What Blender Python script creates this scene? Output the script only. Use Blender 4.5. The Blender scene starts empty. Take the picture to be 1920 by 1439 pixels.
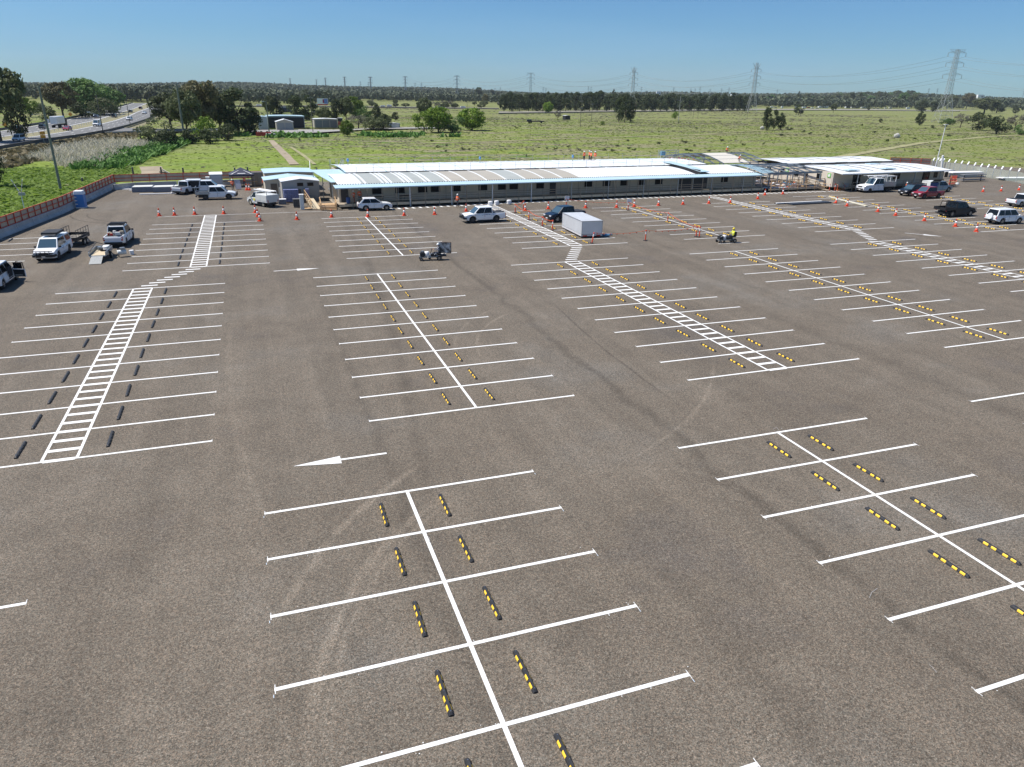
import bpy, bmesh, math, random
import numpy as np
from mathutils import Vector, Matrix
R = math.radians
random.seed(7); rng = np.random.default_rng(7)
scn = bpy.context.scene
COL = scn.collection
# ---------------------------------------------------------------- camera
F_PX, PITCH, YAW, ROLL, CAMH = 1344.68, 0.383906, 0.343547, 0.017165, 14.708
cy, sy, cp, sp = math.cos(YAW), math.sin(YAW), math.cos(PITCH), math.sin(PITCH)
FWD = Vector((sy*cp, cy*cp, -sp)); RT0 = Vector((cy, -sy, 0)); UP0 = RT0.cross(FWD)
RT = math.cos(ROLL)*RT0 + math.sin(ROLL)*UP0
UP = -math.sin(ROLL)*RT0 + math.cos(ROLL)*UP0
CAM = Vector((0, 0, CAMH))
def at(px, py, z=0.0):
    """world point at height z seen at photo pixel (px,py)"""
    px, py, z = float(px), float(py), float(z)
    v = FWD + (px-960)/F_PX*RT - (py-719.5)/F_PX*UP
    t = (z-CAMH)/v.z
    return CAM + t*v
def far(px, depth, z=0.0):
    """ground point in the pixel column px at forward distance depth"""
    px, depth = float(px), float(depth); hz = 159.76 + px*0.017165
    return at(px, hz + CAMH*F_PX/depth*1.08, z)
def height_at(p, py):
    lo, hi = -5.0, 250.0
    for _ in range(50):
        m = (lo+hi)/2
        q = Vector((p[0], p[1], m))-CAM
        y = 719.5 - F_PX*q.dot(UP)/q.dot(FWD)
        if y > py: lo = m
        else: hi = m
    return lo
cam = bpy.data.cameras.new('camera'); co = bpy.data.objects.new('camera', cam); COL.objects.link(co)
M = Matrix((RT, UP, -FWD)).transposed().to_4x4(); M.translation = CAM
co.matrix_world = M
cam.sensor_width = 36; cam.lens = F_PX/1920*36; cam.clip_start = 0.2; cam.clip_end = 20000
scn.camera = co
# ---------------------------------------------------------------- materials
MATS = {}
def mat(name, col, rough=0.6, metal=0.0, noise=0.0, nscale=3.0, bump=0.0, spec=0.5, coat=0.0, detail=4, emis=None):
    if name in MATS: return MATS[name]
    m = bpy.data.materials.new(name); m.use_nodes = True
    nt = m.node_tree; b = nt.nodes['Principled BSDF']
    b.inputs['Base Color'].default_value = (*col, 1); b.inputs['Roughness'].default_value = rough
    b.inputs['Metallic'].default_value = metal; b.inputs['Specular IOR Level'].default_value = spec
    b.inputs['Coat Weight'].default_value = coat
    if noise or bump:
        tc = nt.nodes.new('ShaderNodeTexCoord'); n = nt.nodes.new('ShaderNodeTexNoise')
        n.inputs['Scale'].default_value = nscale; n.inputs['Detail'].default_value = detail
        nt.links.new(tc.outputs['Object'], n.inputs['Vector'])
        if noise:
            r = nt.nodes.new('ShaderNodeValToRGB')
            r.color_ramp.elements[0].position = .3; r.color_ramp.elements[1].position = .7
            r.color_ramp.elements[0].color = (*[c*(1-noise) for c in col], 1)
            r.color_ramp.elements[1].color = (*[min(1, c*(1+noise)) for c in col], 1)
            nt.links.new(n.outputs['Fac'], r.inputs['Fac']); nt.links.new(r.outputs['Color'], b.inputs['Base Color'])
        if bump:
            bp = nt.nodes.new('ShaderNodeBump'); bp.inputs['Strength'].default_value = bump
            nt.links.new(n.outputs['Fac'], bp.inputs['Height']); nt.links.new(bp.outputs['Normal'], b.inputs['Normal'])
    MATS[name] = m
    return m
def leafmat(name, c1, c2, trans=0.25):
    m = bpy.data.materials.new(name); m.use_nodes = True; nt = m.node_tree
    b = nt.nodes['Principled BSDF']; out = nt.nodes['Material Output']
    g = nt.nodes.new('ShaderNodeNewGeometry'); oi = nt.nodes.new('ShaderNodeObjectInfo')
    r = nt.nodes.new('ShaderNodeValToRGB')
    r.color_ramp.elements[0].color = (*c1, 1); r.color_ramp.elements[1].color = (*c2, 1)
    h = nt.nodes.new('ShaderNodeHueSaturation')
    mr = nt.nodes.new('ShaderNodeMapRange'); mr.inputs['To Min'].default_value = .75; mr.inputs['To Max'].default_value = 1.25
    nt.links.new(g.outputs['Random Per Island'], r.inputs['Fac'])
    nt.links.new(oi.outputs['Random'], mr.inputs['Value']); nt.links.new(mr.outputs['Result'], h.inputs['Value'])
    nt.links.new(r.outputs['Color'], h.inputs['Color'])
    nt.links.new(h.outputs['Color'], b.inputs['Base Color'])
    b.inputs['Roughness'].default_value = .7; b.inputs['Specular IOR Level'].default_value = .25
    t = nt.nodes.new('ShaderNodeBsdfTranslucent'); nt.links.new(h.outputs['Color'], t.inputs['Color'])
    mx = nt.nodes.new('ShaderNodeMixShader'); mx.inputs[0].default_value = trans
    nt.links.new(b.outputs[0], mx.inputs[1]); nt.links.new(t.outputs[0], mx.inputs[2])
    nt.links.new(mx.outputs[0], out.inputs['Surface'])
    return m
white = mat('white_paint', (.78, .79, .8), .35, coat=.4)
truck_white = mat('faded_white_paint', (.68, .69, .66), .45, noise=.06, nscale=4)
glass = mat('dark_window_glass', (.008, .010, .012), .08, spec=.35)
glass_blue = mat('windscreen_glass', (.05, .09, .12), .05, spec=1.0)
tyre = mat('tyre_rubber', (.02, .02, .02), .85)
rim_m = mat('alloy_rim', (.42, .43, .44), .3, .8)
rim_d = mat('dark_rim', (.06, .06, .065), .4, .4)
blackp = mat('black_plastic', (.022, .022, .024), .6)
chrome = mat('bright_metal', (.6, .6, .6), .25, .9)
lampm = mat('headlamp_lens', (.7, .72, .75), .1, .2)
redl = mat('tail_lamp_red', (.45, .02, .015), .2)
orange = mat('safety_orange', (.75, .085, .03), .5)
orange2 = mat('hi_vis_orange', (.85, .16, .05), .8)
concrete = mat('concrete', (.42, .41, .39), .85, noise=.18, nscale=.8, bump=.1)
steel_g = mat('galvanised_steel', (.38, .41, .43), .4, .7, noise=.12, nscale=2)
alu = mat('aluminium_sheet', (.56, .58, .6), .35, .6, noise=.05, nscale=1.5)
timber = mat('pine_timber', (.48, .31, .16), .75, noise=.2, nscale=5)
timber_old = mat('weathered_timber', (.32, .26, .19), .85, noise=.25, nscale=4)
beige = mat('beige_cladding', (.66, .59, .49), .6, noise=.03, nscale=1)
fencered = mat('red_oxide_paint', (.58, .075, .03), .55)
ply = mat('plywood', (.50, .41, .30), .8, noise=.14, nscale=2)
# ---------------------------------------------------------------- mesh helpers
class MB:
    def __init__(s): s.v = []; s.f = []; s.m = []; s.mats = []
    def mi(s, m):
        if m not in s.mats: s.mats.append(m)
        return s.mats.index(m)
    def add(s, vs, fs, m):
        o = len(s.v); k = s.mi(m); s.v += [tuple(v) for v in vs]
        for f in fs: s.f.append(tuple(i+o for i in f)); s.m.append(k)
        return s
    def box(s, c, d, m, rz=0.0, T=None):
        x, y, z = [k/2 for k in d]; vs = []
        ca, sa = math.cos(rz), math.sin(rz)
        for dz in (-z, z):
            for dx, dy in ((-x, -y), (x, -y), (x, y), (-x, y)):
                p = Vector((c[0]+dx*ca-dy*sa, c[1]+dx*sa+dy*ca, c[2]+dz))
                vs.append(T @ p if T else p)
        return s.add(vs, [(3, 2, 1, 0), (4, 5, 6, 7), (0, 1, 5, 4), (1, 2, 6, 5), (2, 3, 7, 6), (3, 0, 4, 7)], m)
    def bar(s, a, b, w, m, h=None):
        a = Vector(a); b = Vector(b); h = h or w; d = (b-a)
        if d.length < 1e-6: return s
        d.normalize(); u = d.cross(Vector((0, 0, 1)))
        if u.length < 1e-3: u = Vector((1, 0, 0))
        u.normalize(); n = u.cross(d)
        vs = []
        for p in (a, b):
            for i, j in ((-1, -1), (1, -1), (1, 1), (-1, 1)): vs.append(p+u*i*w/2+n*j*h/2)
        return s.add(vs, [(3, 2, 1, 0), (4, 5, 6, 7), (0, 1, 5, 4), (1, 2, 6, 5), (2, 3, 7, 6), (3, 0, 4, 7)], m)
    def cyl(s, a, b, r0, m, r1=None, n=12):
        a = Vector(a); b = Vector(b); r1 = r0 if r1 is None else r1
        d = (b-a).normalized(); u = d.cross(Vector((0, 0, 1)))
        if u.length < 1e-3: u = Vector((1, 0, 0))
        u.normalize(); w = d.cross(u); vs = []
        for p, r in ((a, r0), (b, r1)):
            for i in range(n):
                t = 2*math.pi*i/n; vs.append(p+u*r*math.cos(t)+w*r*math.sin(t))
        fs = [(i, (i+1) % n, n+(i+1) % n, n+i) for i in range(n)] + [tuple(range(n-1, -1, -1)), tuple(range(n, 2*n))]
        return s.add(vs, fs, m)
    def lathe(s, prof, m, c=(0, 0, 0), n=14):
        vs = []; k = len(prof)
        for r, z in prof:
            for i in range(n):
                t = 2*math.pi*i/n; vs.append((c[0]+r*math.cos(t), c[1]+r*math.sin(t), c[2]+z))
        fs = [(j*n+i, j*n+(i+1) % n, (j+1)*n+(i+1) % n, (j+1)*n+i) for j in range(k-1) for i in range(n)]
        fs += [tuple(range(n-1, -1, -1)), tuple(range((k-1)*n, k*n))]
        return s.add(vs, fs, m)
    def prism(s, poly, y0, y1, m):
        """poly of (x,z) extruded along y"""
        n = len(poly); vs = [(x, y0, z) for x, z in poly]+[(x, y1, z) for x, z in poly]
        fs = [tuple(range(n)), tuple(range(2*n-1, n-1, -1))]+[(i, n+i, n+(i+1) % n, (i+1) % n) for i in range(n)]
        return s.add(vs, fs, m)
    def slab(s, poly, z0, z1, m):
        n = len(poly); vs = [(x, y, z0) for x, y in poly]+[(x, y, z1) for x, y in poly]
        fs = [tuple(range(n-1, -1, -1)), tuple(range(n, 2*n))]+[(i, (i+1) % n, n+(i+1) % n, n+i) for i in range(n)]
        return s.add(vs, fs, m)
    def quad(s, a, b, c, d, m): return s.add([a, b, c, d], [(0, 1, 2, 3)], m)
    def build(s, name, parent=None, bevel=0, smooth=False, **kw):
        me = bpy.data.meshes.new(name); me.from_pydata(s.v, [], s.f)
        for m in s.mats: me.materials.append(m)
        me.polygons.foreach_set('material_index', s.m)
        if bevel or not kw.get('raw'):
            bm = bmesh.new(); bm.from_mesh(me)
            bmesh.ops.recalc_face_normals(bm, faces=bm.faces)
            if bevel:
                es = [e for e in bm.edges if len(e.link_faces) == 2 and e.calc_face_angle(0) > .5]
                bmesh.ops.bevel(bm, geom=es, offset=bevel, segments=2, affect='EDGES', profile=.6, clamp_overlap=True)
            bm.to_mesh(me); bm.free()
        if smooth:
            me.polygons.foreach_set('use_smooth', [True]*len(me.polygons))
        o = bpy.data.objects.new(name, me); COL.objects.link(o)
        if parent: o.parent = parent
        return o
def thing(name, label, cat, loc=(0, 0, 0), rz=0.0, group=None):
    o = bpy.data.objects.new(name, None); COL.objects.link(o); o.empty_display_size = .2
    o.location = loc; o.rotation_euler = (0, 0, rz); o['label'] = label; o['category'] = cat
    if group: o['group'] = group
    return o
def tag(o, label, cat, group=None, loc=None, rz=None):
    o['label'] = label; o['category'] = cat
    if group: o['group'] = group
    if loc is not None: o.location = loc
    if rz is not None: o.rotation_euler = (0, 0, rz)
    return o
def struct(o): o['kind'] = 'structure'; return o
def stuff(o, label=None, cat=None):
    o['kind'] = 'stuff'
    if label: o['label'] = label; o['category'] = cat
    return o
def dup(src, label=None, loc=None, rz=None, scale=None, parent=None):
    c = src.copy(); COL.objects.link(c)
    if parent: c.parent = parent
    if label: c['label'] = label
    if loc is not None: c.location = loc
    if rz is not None: c.rotation_euler = (0, 0, rz)
    if scale is not None: c.scale = scale
    for ch in [o for o in src.children]: dup(ch, parent=c)
    return c
ORD = ['', 'first', 'second', 'third', 'fourth', 'fifth', 'sixth', 'seventh', 'eighth', 'ninth', 'tenth', 'eleventh', 'twelfth',
       'thirteenth', 'fourteenth', 'fifteenth', 'sixteenth', 'seventeenth', 'eighteenth', 'nineteenth', 'twentieth']
# ---------------------------------------------------------------- world, sun
SUNDIR = Vector((-.90, .42, 0)).normalized(); EL = R(59)
w = bpy.data.worlds.new('World'); scn.world = w; w.use_nodes = True
nt = w.node_tree; bg = nt.nodes['Background']; sky = nt.nodes.new('ShaderNodeTexSky')
sky.sky_type = 'NISHITA'; sky.sun_disc = False; sky.sun_elevation = EL
sky.sun_rotation = math.atan2(SUNDIR.x, SUNDIR.y)
sky.altitude = 0; sky.air_density = 1.0; sky.dust_density = 0.2; sky.ozone_density = 3.0
# thin high cloud veil toward the east
tc = nt.nodes.new('ShaderNodeTexCoord'); mp = nt.nodes.new('ShaderNodeMapping'); mp.inputs['Scale'].default_value = (1.2, 1.2, 9)
no = nt.nodes.new('ShaderNodeTexNoise'); no.inputs['Scale'].default_value = 1.6; no.inputs['Detail'].default_value = 5
rp = nt.nodes.new('ShaderNodeValToRGB'); rp.color_ramp.elements[0].position = .45; rp.color_ramp.elements[1].position = .8
rp.color_ramp.elements[1].color = (.42, .42, .42, 1)
mxc = nt.nodes.new('ShaderNodeMixRGB'); mxc.inputs[2].default_value = (6.5, 7.0, 7.4, 1)
nt.links.new(tc.outputs['Generated'], mp.inputs['Vector']); nt.links.new(mp.outputs[0], no.inputs['Vector'])
nt.links.new(no.outputs['Fac'], rp.inputs['Fac']); nt.links.new(rp.outputs['Color'], mxc.inputs[0])
nt.links.new(sky.outputs[0], mxc.inputs[1]); tint = nt.nodes.new('ShaderNodeMixRGB'); tint.blend_type = 'MULTIPLY'; tint.inputs[0].default_value = 1; tint.inputs[2].default_value = (.655, 1.12, 1.60, 1)
nt.links.new(mxc.outputs[0], tint.inputs[1]); nt.links.new(tint.outputs[0], bg.inputs['Color'])
bg.inputs['Strength'].default_value = 0.05
sl = bpy.data.lights.new('sun', 'SUN'); so = bpy.data.objects.new('sun', sl); COL.objects.link(so)
sl.energy = 5.0; sl.angle = R(.5); sl.color = (1, .955, .89)
sv = Vector((SUNDIR.x*math.cos(EL), SUNDIR.y*math.cos(EL), math.sin(EL)))
so.rotation_euler = sv.to_track_quat('Z', 'Y').to_euler()
scn.view_settings.view_transform = 'Standard'; scn.view_settings.look = 'None'
scn.view_settings.exposure = 0.38; scn.view_settings.gamma = 1
# ---------------------------------------------------------------- ground
def terr(x, y):
    r = math.hypot(x, y); a = math.atan2(x, y)
    t = max(0, min(1, (r-1500)/1900)); t = t*t*(3-2*t)
    hgt = 15+7*math.sin(a*9+1)+4*math.sin(a*23+2)
    u = .35*math.sin(x*.021+1)*math.sin(y*.017) if r > 180 else 0
    return -.18 + t*hgt + u*min(1, (r-180)/120 if r > 180 else 0)
def shader_ground():
    m = bpy.data.materials.new('grassland'); m.use_nodes = True; nt = m.node_tree; N = nt.nodes; L = nt.links
    b = N['Principled BSDF']; tc = N.new('ShaderNodeTexCoord')
    def noise(scale, det=5, sc=(1, 1, 1), rot=0, rough=.55):
        mp = N.new('ShaderNodeMapping'); mp.inputs['Scale'].default_value = sc; mp.inputs['Rotation'].default_value = (0, 0, rot)
        n = N.new('ShaderNodeTexNoise'); n.inputs['Scale'].default_value = scale; n.inputs['Detail'].default_value = det
        n.inputs['Roughness'].default_value = rough
        L.new(tc.outputs['Object'], mp.inputs['Vector']); L.new(mp.outputs[0], n.inputs['Vector']); return n
    def ramp(src, stops):
        r = N.new('ShaderNodeValToRGB'); cr = r.color_ramp
        while len(cr.elements) < len(stops): cr.elements.new(.5)
        for e, (p, c) in zip(cr.elements, stops): e.position = p; e.color = (*c, 1)
        L.new(src, r.inputs['Fac']); return r
    def mix(fac, a, b_, mode='MIX'):
        x = N.new('ShaderNodeMixRGB'); x.blend_type = mode
        if isinstance(fac, float): x.inputs[0].default_value = fac
        else: L.new(fac, x.inputs[0])
        for s, v in ((1, a), (2, b_)):
            if isinstance(v, tuple): x.inputs[s].default_value = (*v, 1)
            else: L.new(v, x.inputs[s])
        return x
    big = noise(.011, 4, (1, 1.7, 1), .35)
    base = ramp(big.outputs['Fac'], [(.3, (.14, .165, .048)), (.45, (.165, .215, .042)), (.56, (.20, .235, .06)), (.7, (.23, .215, .10))])
    mid = noise(.055, 6, (1, 2.2, 1), .3)
    dry = ramp(mid.outputs['Fac'], [(.47, (0, 0, 0)), (.56, (1, 1, 1))])
    c1 = mix(dry.outputs[0], base.outputs[0], (.225, .21, .125))
    gn = noise(.09, 5, (1, 1.8, 1), -.2)
    lush = ramp(gn.outputs['Fac'], [(.56, (0, 0, 0)), (.66, (1, 1, 1))])
    c2 = mix(lush.outputs[0], c1.outputs[0], (.085, .155, .035))
    fine = noise(.9, 8, (1, 1, 1), 0, .7)
    fr = ramp(fine.outputs['Fac'], [(.3, (.45, .45, .42)), (.7, (1.4, 1.4, 1.4))])
    c3 = mix(1.0, c2.outputs[0], fr.outputs[0], 'MULTIPLY')
    # bright mown strip close behind the fence (left of the buildings)
    sx = N.new('ShaderNodeSeparateXYZ'); L.new(tc.outputs['Object'], sx.inputs[0])
    def mrange(src, a, b2):
        k = N.new('ShaderNodeMapRange'); k.inputs['From Min'].default_value = a; k.inputs['From Max'].default_value = b2
        L.new(src, k.inputs['Value']); return k
    g1 = mrange(sx.outputs['Y'], 300, 200); g2 = mrange(sx.outputs['X'], 45, 5)
    mm = N.new('ShaderNodeMath'); mm.operation = 'MULTIPLY'; L.new(g1.outputs[0], mm.inputs[0]); L.new(g2.outputs[0], mm.inputs[1])
    m2 = N.new('ShaderNodeMath'); m2.operation = 'MULTIPLY'; L.new(mm.outputs[0], m2.inputs[0]); m2.inputs[1].default_value = .6
    c4 = mix(m2.outputs[0], c3.outputs[0], (.17, .24, .038))
    g3 = mrange(sx.outputs['X'], 40, 230); m3 = N.new('ShaderNodeMath'); m3.operation = 'MULTIPLY'; L.new(g3.outputs[0], m3.inputs[0]); m3.inputs[1].default_value = .55
    bnd = noise(.02, 4, (.5, 2.6, 1), .5); bb = ramp(bnd.outputs['Fac'], [(.35, (.19, .185, .085)), (.65, (.165, .19, .06))])
    c4 = mix(m3.outputs[0], c4.outputs[0], bb.outputs[0])
    fr2 = ramp(fine.outputs['Fac'], [(.35, (.75, .75, .75)), (.65, (1.2, 1.2, 1.2))])
    c5 = mix(1.0, c4.outputs[0], fr2.outputs[0], 'MULTIPLY')
    L.new(c5.outputs[0], b.inputs['Base Color']); b.inputs['Roughness'].default_value = 1; b.inputs['Specular IOR Level'].default_value = .1
    bp = N.new('ShaderNodeBump'); bp.inputs['Strength'].default_value = .6; bp.inputs['Distance'].default_value = .4
    L.new(fine.outputs['Fac'], bp.inputs['Height']); L.new(bp.outputs[0], b.inputs['Normal'])
    return m
rings = [0, 40, 80, 110, 130, 150]+[150+i*12 for i in range(1, 40)]+[640, 700, 780, 880, 1000, 1150, 1300, 1450, 1550, 1650, 1800, 1950, 2100, 2300, 2500, 2700, 2900, 3100, 3300, 3600, 4200, 5200, 7000, 9500]
na = 160; vs = []; fs = []
for r in rings:
    for i in range(na):
        a = 2*math.pi*i/na; x, y = r*math.sin(a), r*math.cos(a); vs.append((x, y, terr(x, y)))
for j in range(len(rings)-1):
    for i in range(na):
        k = (i+1) % na; fs.append((j*na+i, (j+1)*na+i, (j+1)*na+k, j*na+k))
gm = shader_ground()
g = MB(); g.add(vs, fs, gm); go = g.build('grass_field', raw=True, smooth=True); struct(go)
go.data.flip_normals() if go.data.polygons[500].normal.z < 0 else None
# asphalt
def shader_asphalt():
    m = bpy.data.materials.new('asphalt'); m.use_nodes = True; nt = m.node_tree; N = nt.nodes; L = nt.links
    b = N['Principled BSDF']; tc = N.new('ShaderNodeTexCoord')
    def noise(scale, det=3, sc=(1, 1, 1), rot=0, rough=.55, dist=0):
        mp = N.new('ShaderNodeMapping'); mp.inputs['Scale'].default_value = sc; mp.inputs['Rotation'].default_value = (0, 0, rot)
        n = N.new('ShaderNodeTexNoise'); n.inputs['Scale'].default_value = scale; n.inputs['Detail'].default_value = det
        n.inputs['Roughness'].default_value = rough; n.inputs['Distortion'].default_value = dist
        L.new(tc.outputs['Object'], mp.inputs['Vector']); L.new(mp.outputs[0], n.inputs['Vector']); return n
    def ramp(src, stops):
        r = N.new('ShaderNodeValToRGB'); cr = r.color_ramp
        while len(cr.elements) < len(stops): cr.elements.new(.5)
        for e, (p, c) in zip(cr.elements, stops): e.position = p; e.color = (*([c]*3 if isinstance(c, (int, float)) else c), 1)
        L.new(src, r.inputs['Fac']); return r
    def mul(a, b_, f=1.0):
        x = N.new('ShaderNodeMixRGB'); x.blend_type = 'MULTIPLY'; x.inputs[0].default_value = f
        L.new(a, x.inputs[1]); L.new(b_, x.inputs[2]); return x.outputs[0]
    big = noise(.09, 5, rough=.6)
    base = ramp(big.outputs['Fac'], [(.3, (.102, .088, .074)), (.42, (.124, .103, .079)), (.55, (.134, .113, .088)), (.7, (.142, .127, .107))])
    patch = noise(.55, 5, rough=.65, dist=.6)
    c = mul(base.outputs[0], ramp(patch.outputs['Fac'], [(.25, .84), (.5, 1.0), (.75, 1.12)]).outputs[0])
    grain = noise(9, 4, rough=.8)
    c = mul(c, ramp(grain.outputs['Fac'], [(.34, .72), (.5, 1.0), (.66, 1.3)]).outputs[0])
    vo = N.new('ShaderNodeTexVoronoi'); vo.inputs['Scale'].default_value = 37; L.new(tc.outputs['Object'], vo.inputs['Vector'])
    sp_ = N.new('ShaderNodeSeparateColor'); L.new(vo.outputs['Color'], sp_.inputs[0])
    c = mul(c, ramp(sp_.outputs[0], [(0, .42), (.25, .76), (.6, 1.08), (.9, 1.42), (1, 1.9)]).outputs[0])
    c = mul(c, ramp(sp_.outputs[1], [(0, (1.08, .98, .92)), (.5, (1, 1, 1)), (1, (.93, 1.01, 1.06))]).outputs[0])
    # paver run streaks along the lot
    st = noise(.35, 4, (1.6, .06, 1), rough=.6)
    c = mul(c, ramp(st.outputs['Fac'], [(.3, .86), (.7, 1.13)]).outputs[0])
    # paving joints and tyre scuffs: math on position
    sx = N.new('ShaderNodeSeparateXYZ'); L.new(tc.outputs['Object'], sx.inputs[0])
    wob = noise(.25, 3); wob2 = noise(.09, 4)
    def math_(op, a, b_=None):
        k = N.new('ShaderNodeMath'); k.operation = op
        for i, v in enumerate((a, b_)):
            if v is None: continue
            if isinstance(v, (int, float)): k.inputs[i].default_value = v
            else: L.new(v, k.inputs[i])
        return k.outputs[0]
    def band(dist, wdt, amt, noi):
        # 1 outside, 1+amt within band
        mr = N.new('ShaderNodeMapRange'); mr.inputs['From Min'].default_value = wdt; mr.inputs['From Max'].default_value = 0
        mr.inputs['To Min'].default_value = 0; mr.inputs['To Max'].default_value = 1; mr.interpolation_type = 'SMOOTHSTEP'
        L.new(dist, mr.inputs['Value'])
        nr = N.new('ShaderNodeMapRange'); nr.inputs['From Min'].default_value = .25; nr.inputs['From Max'].default_value = .52
        L.new(noi, nr.inputs['Value'])
        t = math_('MULTIPLY', mr.outputs[0], nr.outputs[0]); return math_('ADD', math_('MULTIPLY', t, amt), 1.0)
    def apply(c, f):
        cb = N.new('ShaderNodeCombineColor')
        for i in range(3): L.new(f, cb.inputs[i])
        return mul(c, cb.outputs[0])
    n6 = noise(.8, 5)
    for x0, amt in ((17.3, -.2), (4.2, -.12), (44, -.1)):
        d_ = math_('ABSOLUTE', math_('ADD', math_('SUBTRACT', sx.outputs['X'], x0), math_('MULTIPLY', math_('SUBTRACT', wob.outputs['Fac'], .5), 2.2)))
        c = apply(c, band(d_, .5, amt*1.3, n6.outputs['Fac']))
    ARCS = [((783, 878), (648, 984), (535, 1133), .28, .38), ((786, 966), (662, 1105), (577, 1410), .3, .4), ((805, 972), (690, 1105), (612, 1400), .22, .28),
            ((1336, 678), (1315, 756), (1230, 834), .2, .34), ((960, 585), (904, 620), (900, 665), .18, .3), ((940, 575), (868, 614), (862, 672), .18, .24),
            ((691, 493), (736, 628), (783, 834), .6, -.2), ((640, 410), (665, 450), (700, 510), .7, -.2), ((1039, 571), (1117, 642), (1180, 692), .14, -.35),
            ((440, 590), (432, 740), (470, 900), .3, .14), ((1060, 900), (1250, 880), (1500, 960), .3, .12),
            ((133, 404), (150, 414), (190, 419), .2, -.5), ((165, 402), (185, 413), (232, 417), .2, -.45), ((1420, 800), (1480, 870), (1600, 1000), .35, -.14)]
    for p1, p2, p3, w_, amt in ARCS:
        A1, A2, A3 = [at(*p) for p in (p1, p2, p3)]
        D_ = 2*(A1.x*(A2.y-A3.y)+A2.x*(A3.y-A1.y)+A3.x*(A1.y-A2.y))
        if abs(D_) < 1e-4: D_ = 1e-4
        q1, q2, q3 = [v.x*v.x+v.y*v.y for v in (A1, A2, A3)]
        cx = (q1*(A2.y-A3.y)+q2*(A3.y-A1.y)+q3*(A1.y-A2.y))/D_; cy_ = (q1*(A3.x-A2.x)+q2*(A1.x-A3.x)+q3*(A2.x-A1.x))/D_; r0 = math.hypot(A1.x-cx, A1.y-cy_)
        half = max((A1-A2).length, (A3-A2).length)
        def dist(ux, uy):
            dx = math_('SUBTRACT', sx.outputs['X'], ux); dy = math_('SUBTRACT', sx.outputs['Y'], uy)
            return math_('SQRT', math_('ADD', math_('MULTIPLY', dx, dx), math_('MULTIPLY', dy, dy)))
        rr = math_('ADD', dist(cx, cy_), math_('MULTIPLY', math_('SUBTRACT', wob2.outputs['Fac'], .5), .5))
        d_ = math_('ABSOLUTE', math_('SUBTRACT', rr, r0))
        mk_ = N.new('ShaderNodeMapRange'); mk_.interpolation_type = 'SMOOTHSTEP'; mk_.inputs['From Min'].default_value = half*1.25; mk_.inputs['From Max'].default_value = half*.7
        L.new(dist(A2.x, A2.y), mk_.inputs['Value'])
        f = math_('ADD', math_('MULTIPLY', math_('SUBTRACT', band(d_, w_, amt, n6.outputs['Fac']), 1.0), mk_.outputs[0]), 1.0)
        c = apply(c, f)
    L.new(c, b.inputs['Base Color'])
    b.inputs['Roughness'].default_value = .88; b.inputs['Specular IOR Level'].default_value = .3
    bp = N.new('ShaderNodeBump'); bp.inputs['Strength'].default_value = .25; bp.inputs['Distance'].default_value = .006
    L.new(grain.outputs['Fac'], bp.inputs['Height']); L.new(bp.outputs[0], b.inputs['Normal'])
    return m
asph = shader_asphalt()
lot = [(-30, -30), (70, -30), (190, 60), (171, 150), (152, 146), (60, 131), (-1, 133), (-20.6, 131), (-21.9, 115), (-25.3, 87), (-29, 60), (-33, 20)]
o = MB().slab(lot, -.4, 0.0, asph).build('car_park_asphalt'); struct(o)
# ---------------------------------------------------------------- markings
paint = mat('road_marking_white', (.70, .70, .68), .75, noise=.22, nscale=14, detail=8)
_n = paint.node_tree.nodes['Color Ramp'].color_ramp; _n.elements[0].position = .30; _n.elements[0].color = (.34, .32, .30, 1); _n.elements[1].position = .41; _n.elements[1].color = (.75, .75, .73, 1)
paint.node_tree.nodes['Noise Texture'].inputs['Scale'].default_value = 26
paintb = mat('chalk_blue_white', (.5, .58, .66), .8)
mk = MB()
def rect(x0, y0, x1, y1, z=.004, m=paint): mk.add([(x0, y0, z), (x1, y0, z), (x1, y1, z), (x0, y1, z)], [(0, 1, 2, 3)], m)
W2 = .064
def tick(x, y, dx=0.0, full=True, m=paint):
    mk.add([(x-.01, y-(.17 if full else .0), .012), (x+.01, y-(.17 if full else .0), .012), (x+.01+dx, y+.17, .012), (x-.01+dx, y+.17, .012)], [(0, 1, 2, 3)], m)
stops = []   # (x, y, colour, block, side, kth nearest)
def block(xs, y0, n, walk=False, black=False, name='', y_end=None, st=True, left=True, right=True, pitch=3.0, spine=True, tops=True):
    A = 5.386; hw = .667 if walk else 0.0; off = 1.75 if walk else 1.15
    for k in range(n):
        y = y0-k*pitch; xl, xr = xs-hw-A, xs+hw+A
        gap = (hw+.06) if walk else .066
        end = k == n-1 or k == 0
        if left: rect(xl, y-W2, xs-gap if not end else xs-gap, y+W2); tick(xl+.02, y, full=not end)
        if right: rect(xs+gap, y-W2, xr, y+W2); tick(xr-.02, y, full=not end)
        if k < n-1 and st:
            for sgn, sd in ((-1, 'left'), (1, 'right')):
                if (sgn < 0 and not left) or (sgn > 0 and not right): continue
                stops.append((xs+sgn*off, y-pitch/2, black, name, sd, n-1-k))
    yb = y0-(n-1)*pitch
    yt = y_end if y_end is not None else y0
    if spine:
        if walk:
            for s in (-1, 1): rect(xs+s*hw-.06, yb-W2, xs+s*hw+.06, yt+W2, .008)
            nb = int(round((yt-yb)/1.0))
            for i in range(nb+1):
                yy = yb+i*(yt-yb)/nb; rect(xs-hw+.06, yy-.13, xs+hw-.06, yy+.13)
        else: rect(xs-.066, yb-W2, xs+.066, yt+W2, .008)
block(4.49, 24.73, 8, name='nearest centre block')
block(22.27, 24.73, 7, name='nearest right block')
block(-13.3, 21.7, 5, name='nearest left block', left=False, spine=False, st=False)
block(40.05, 24.75, 5, name='block at the right frame edge', st=False)
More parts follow.
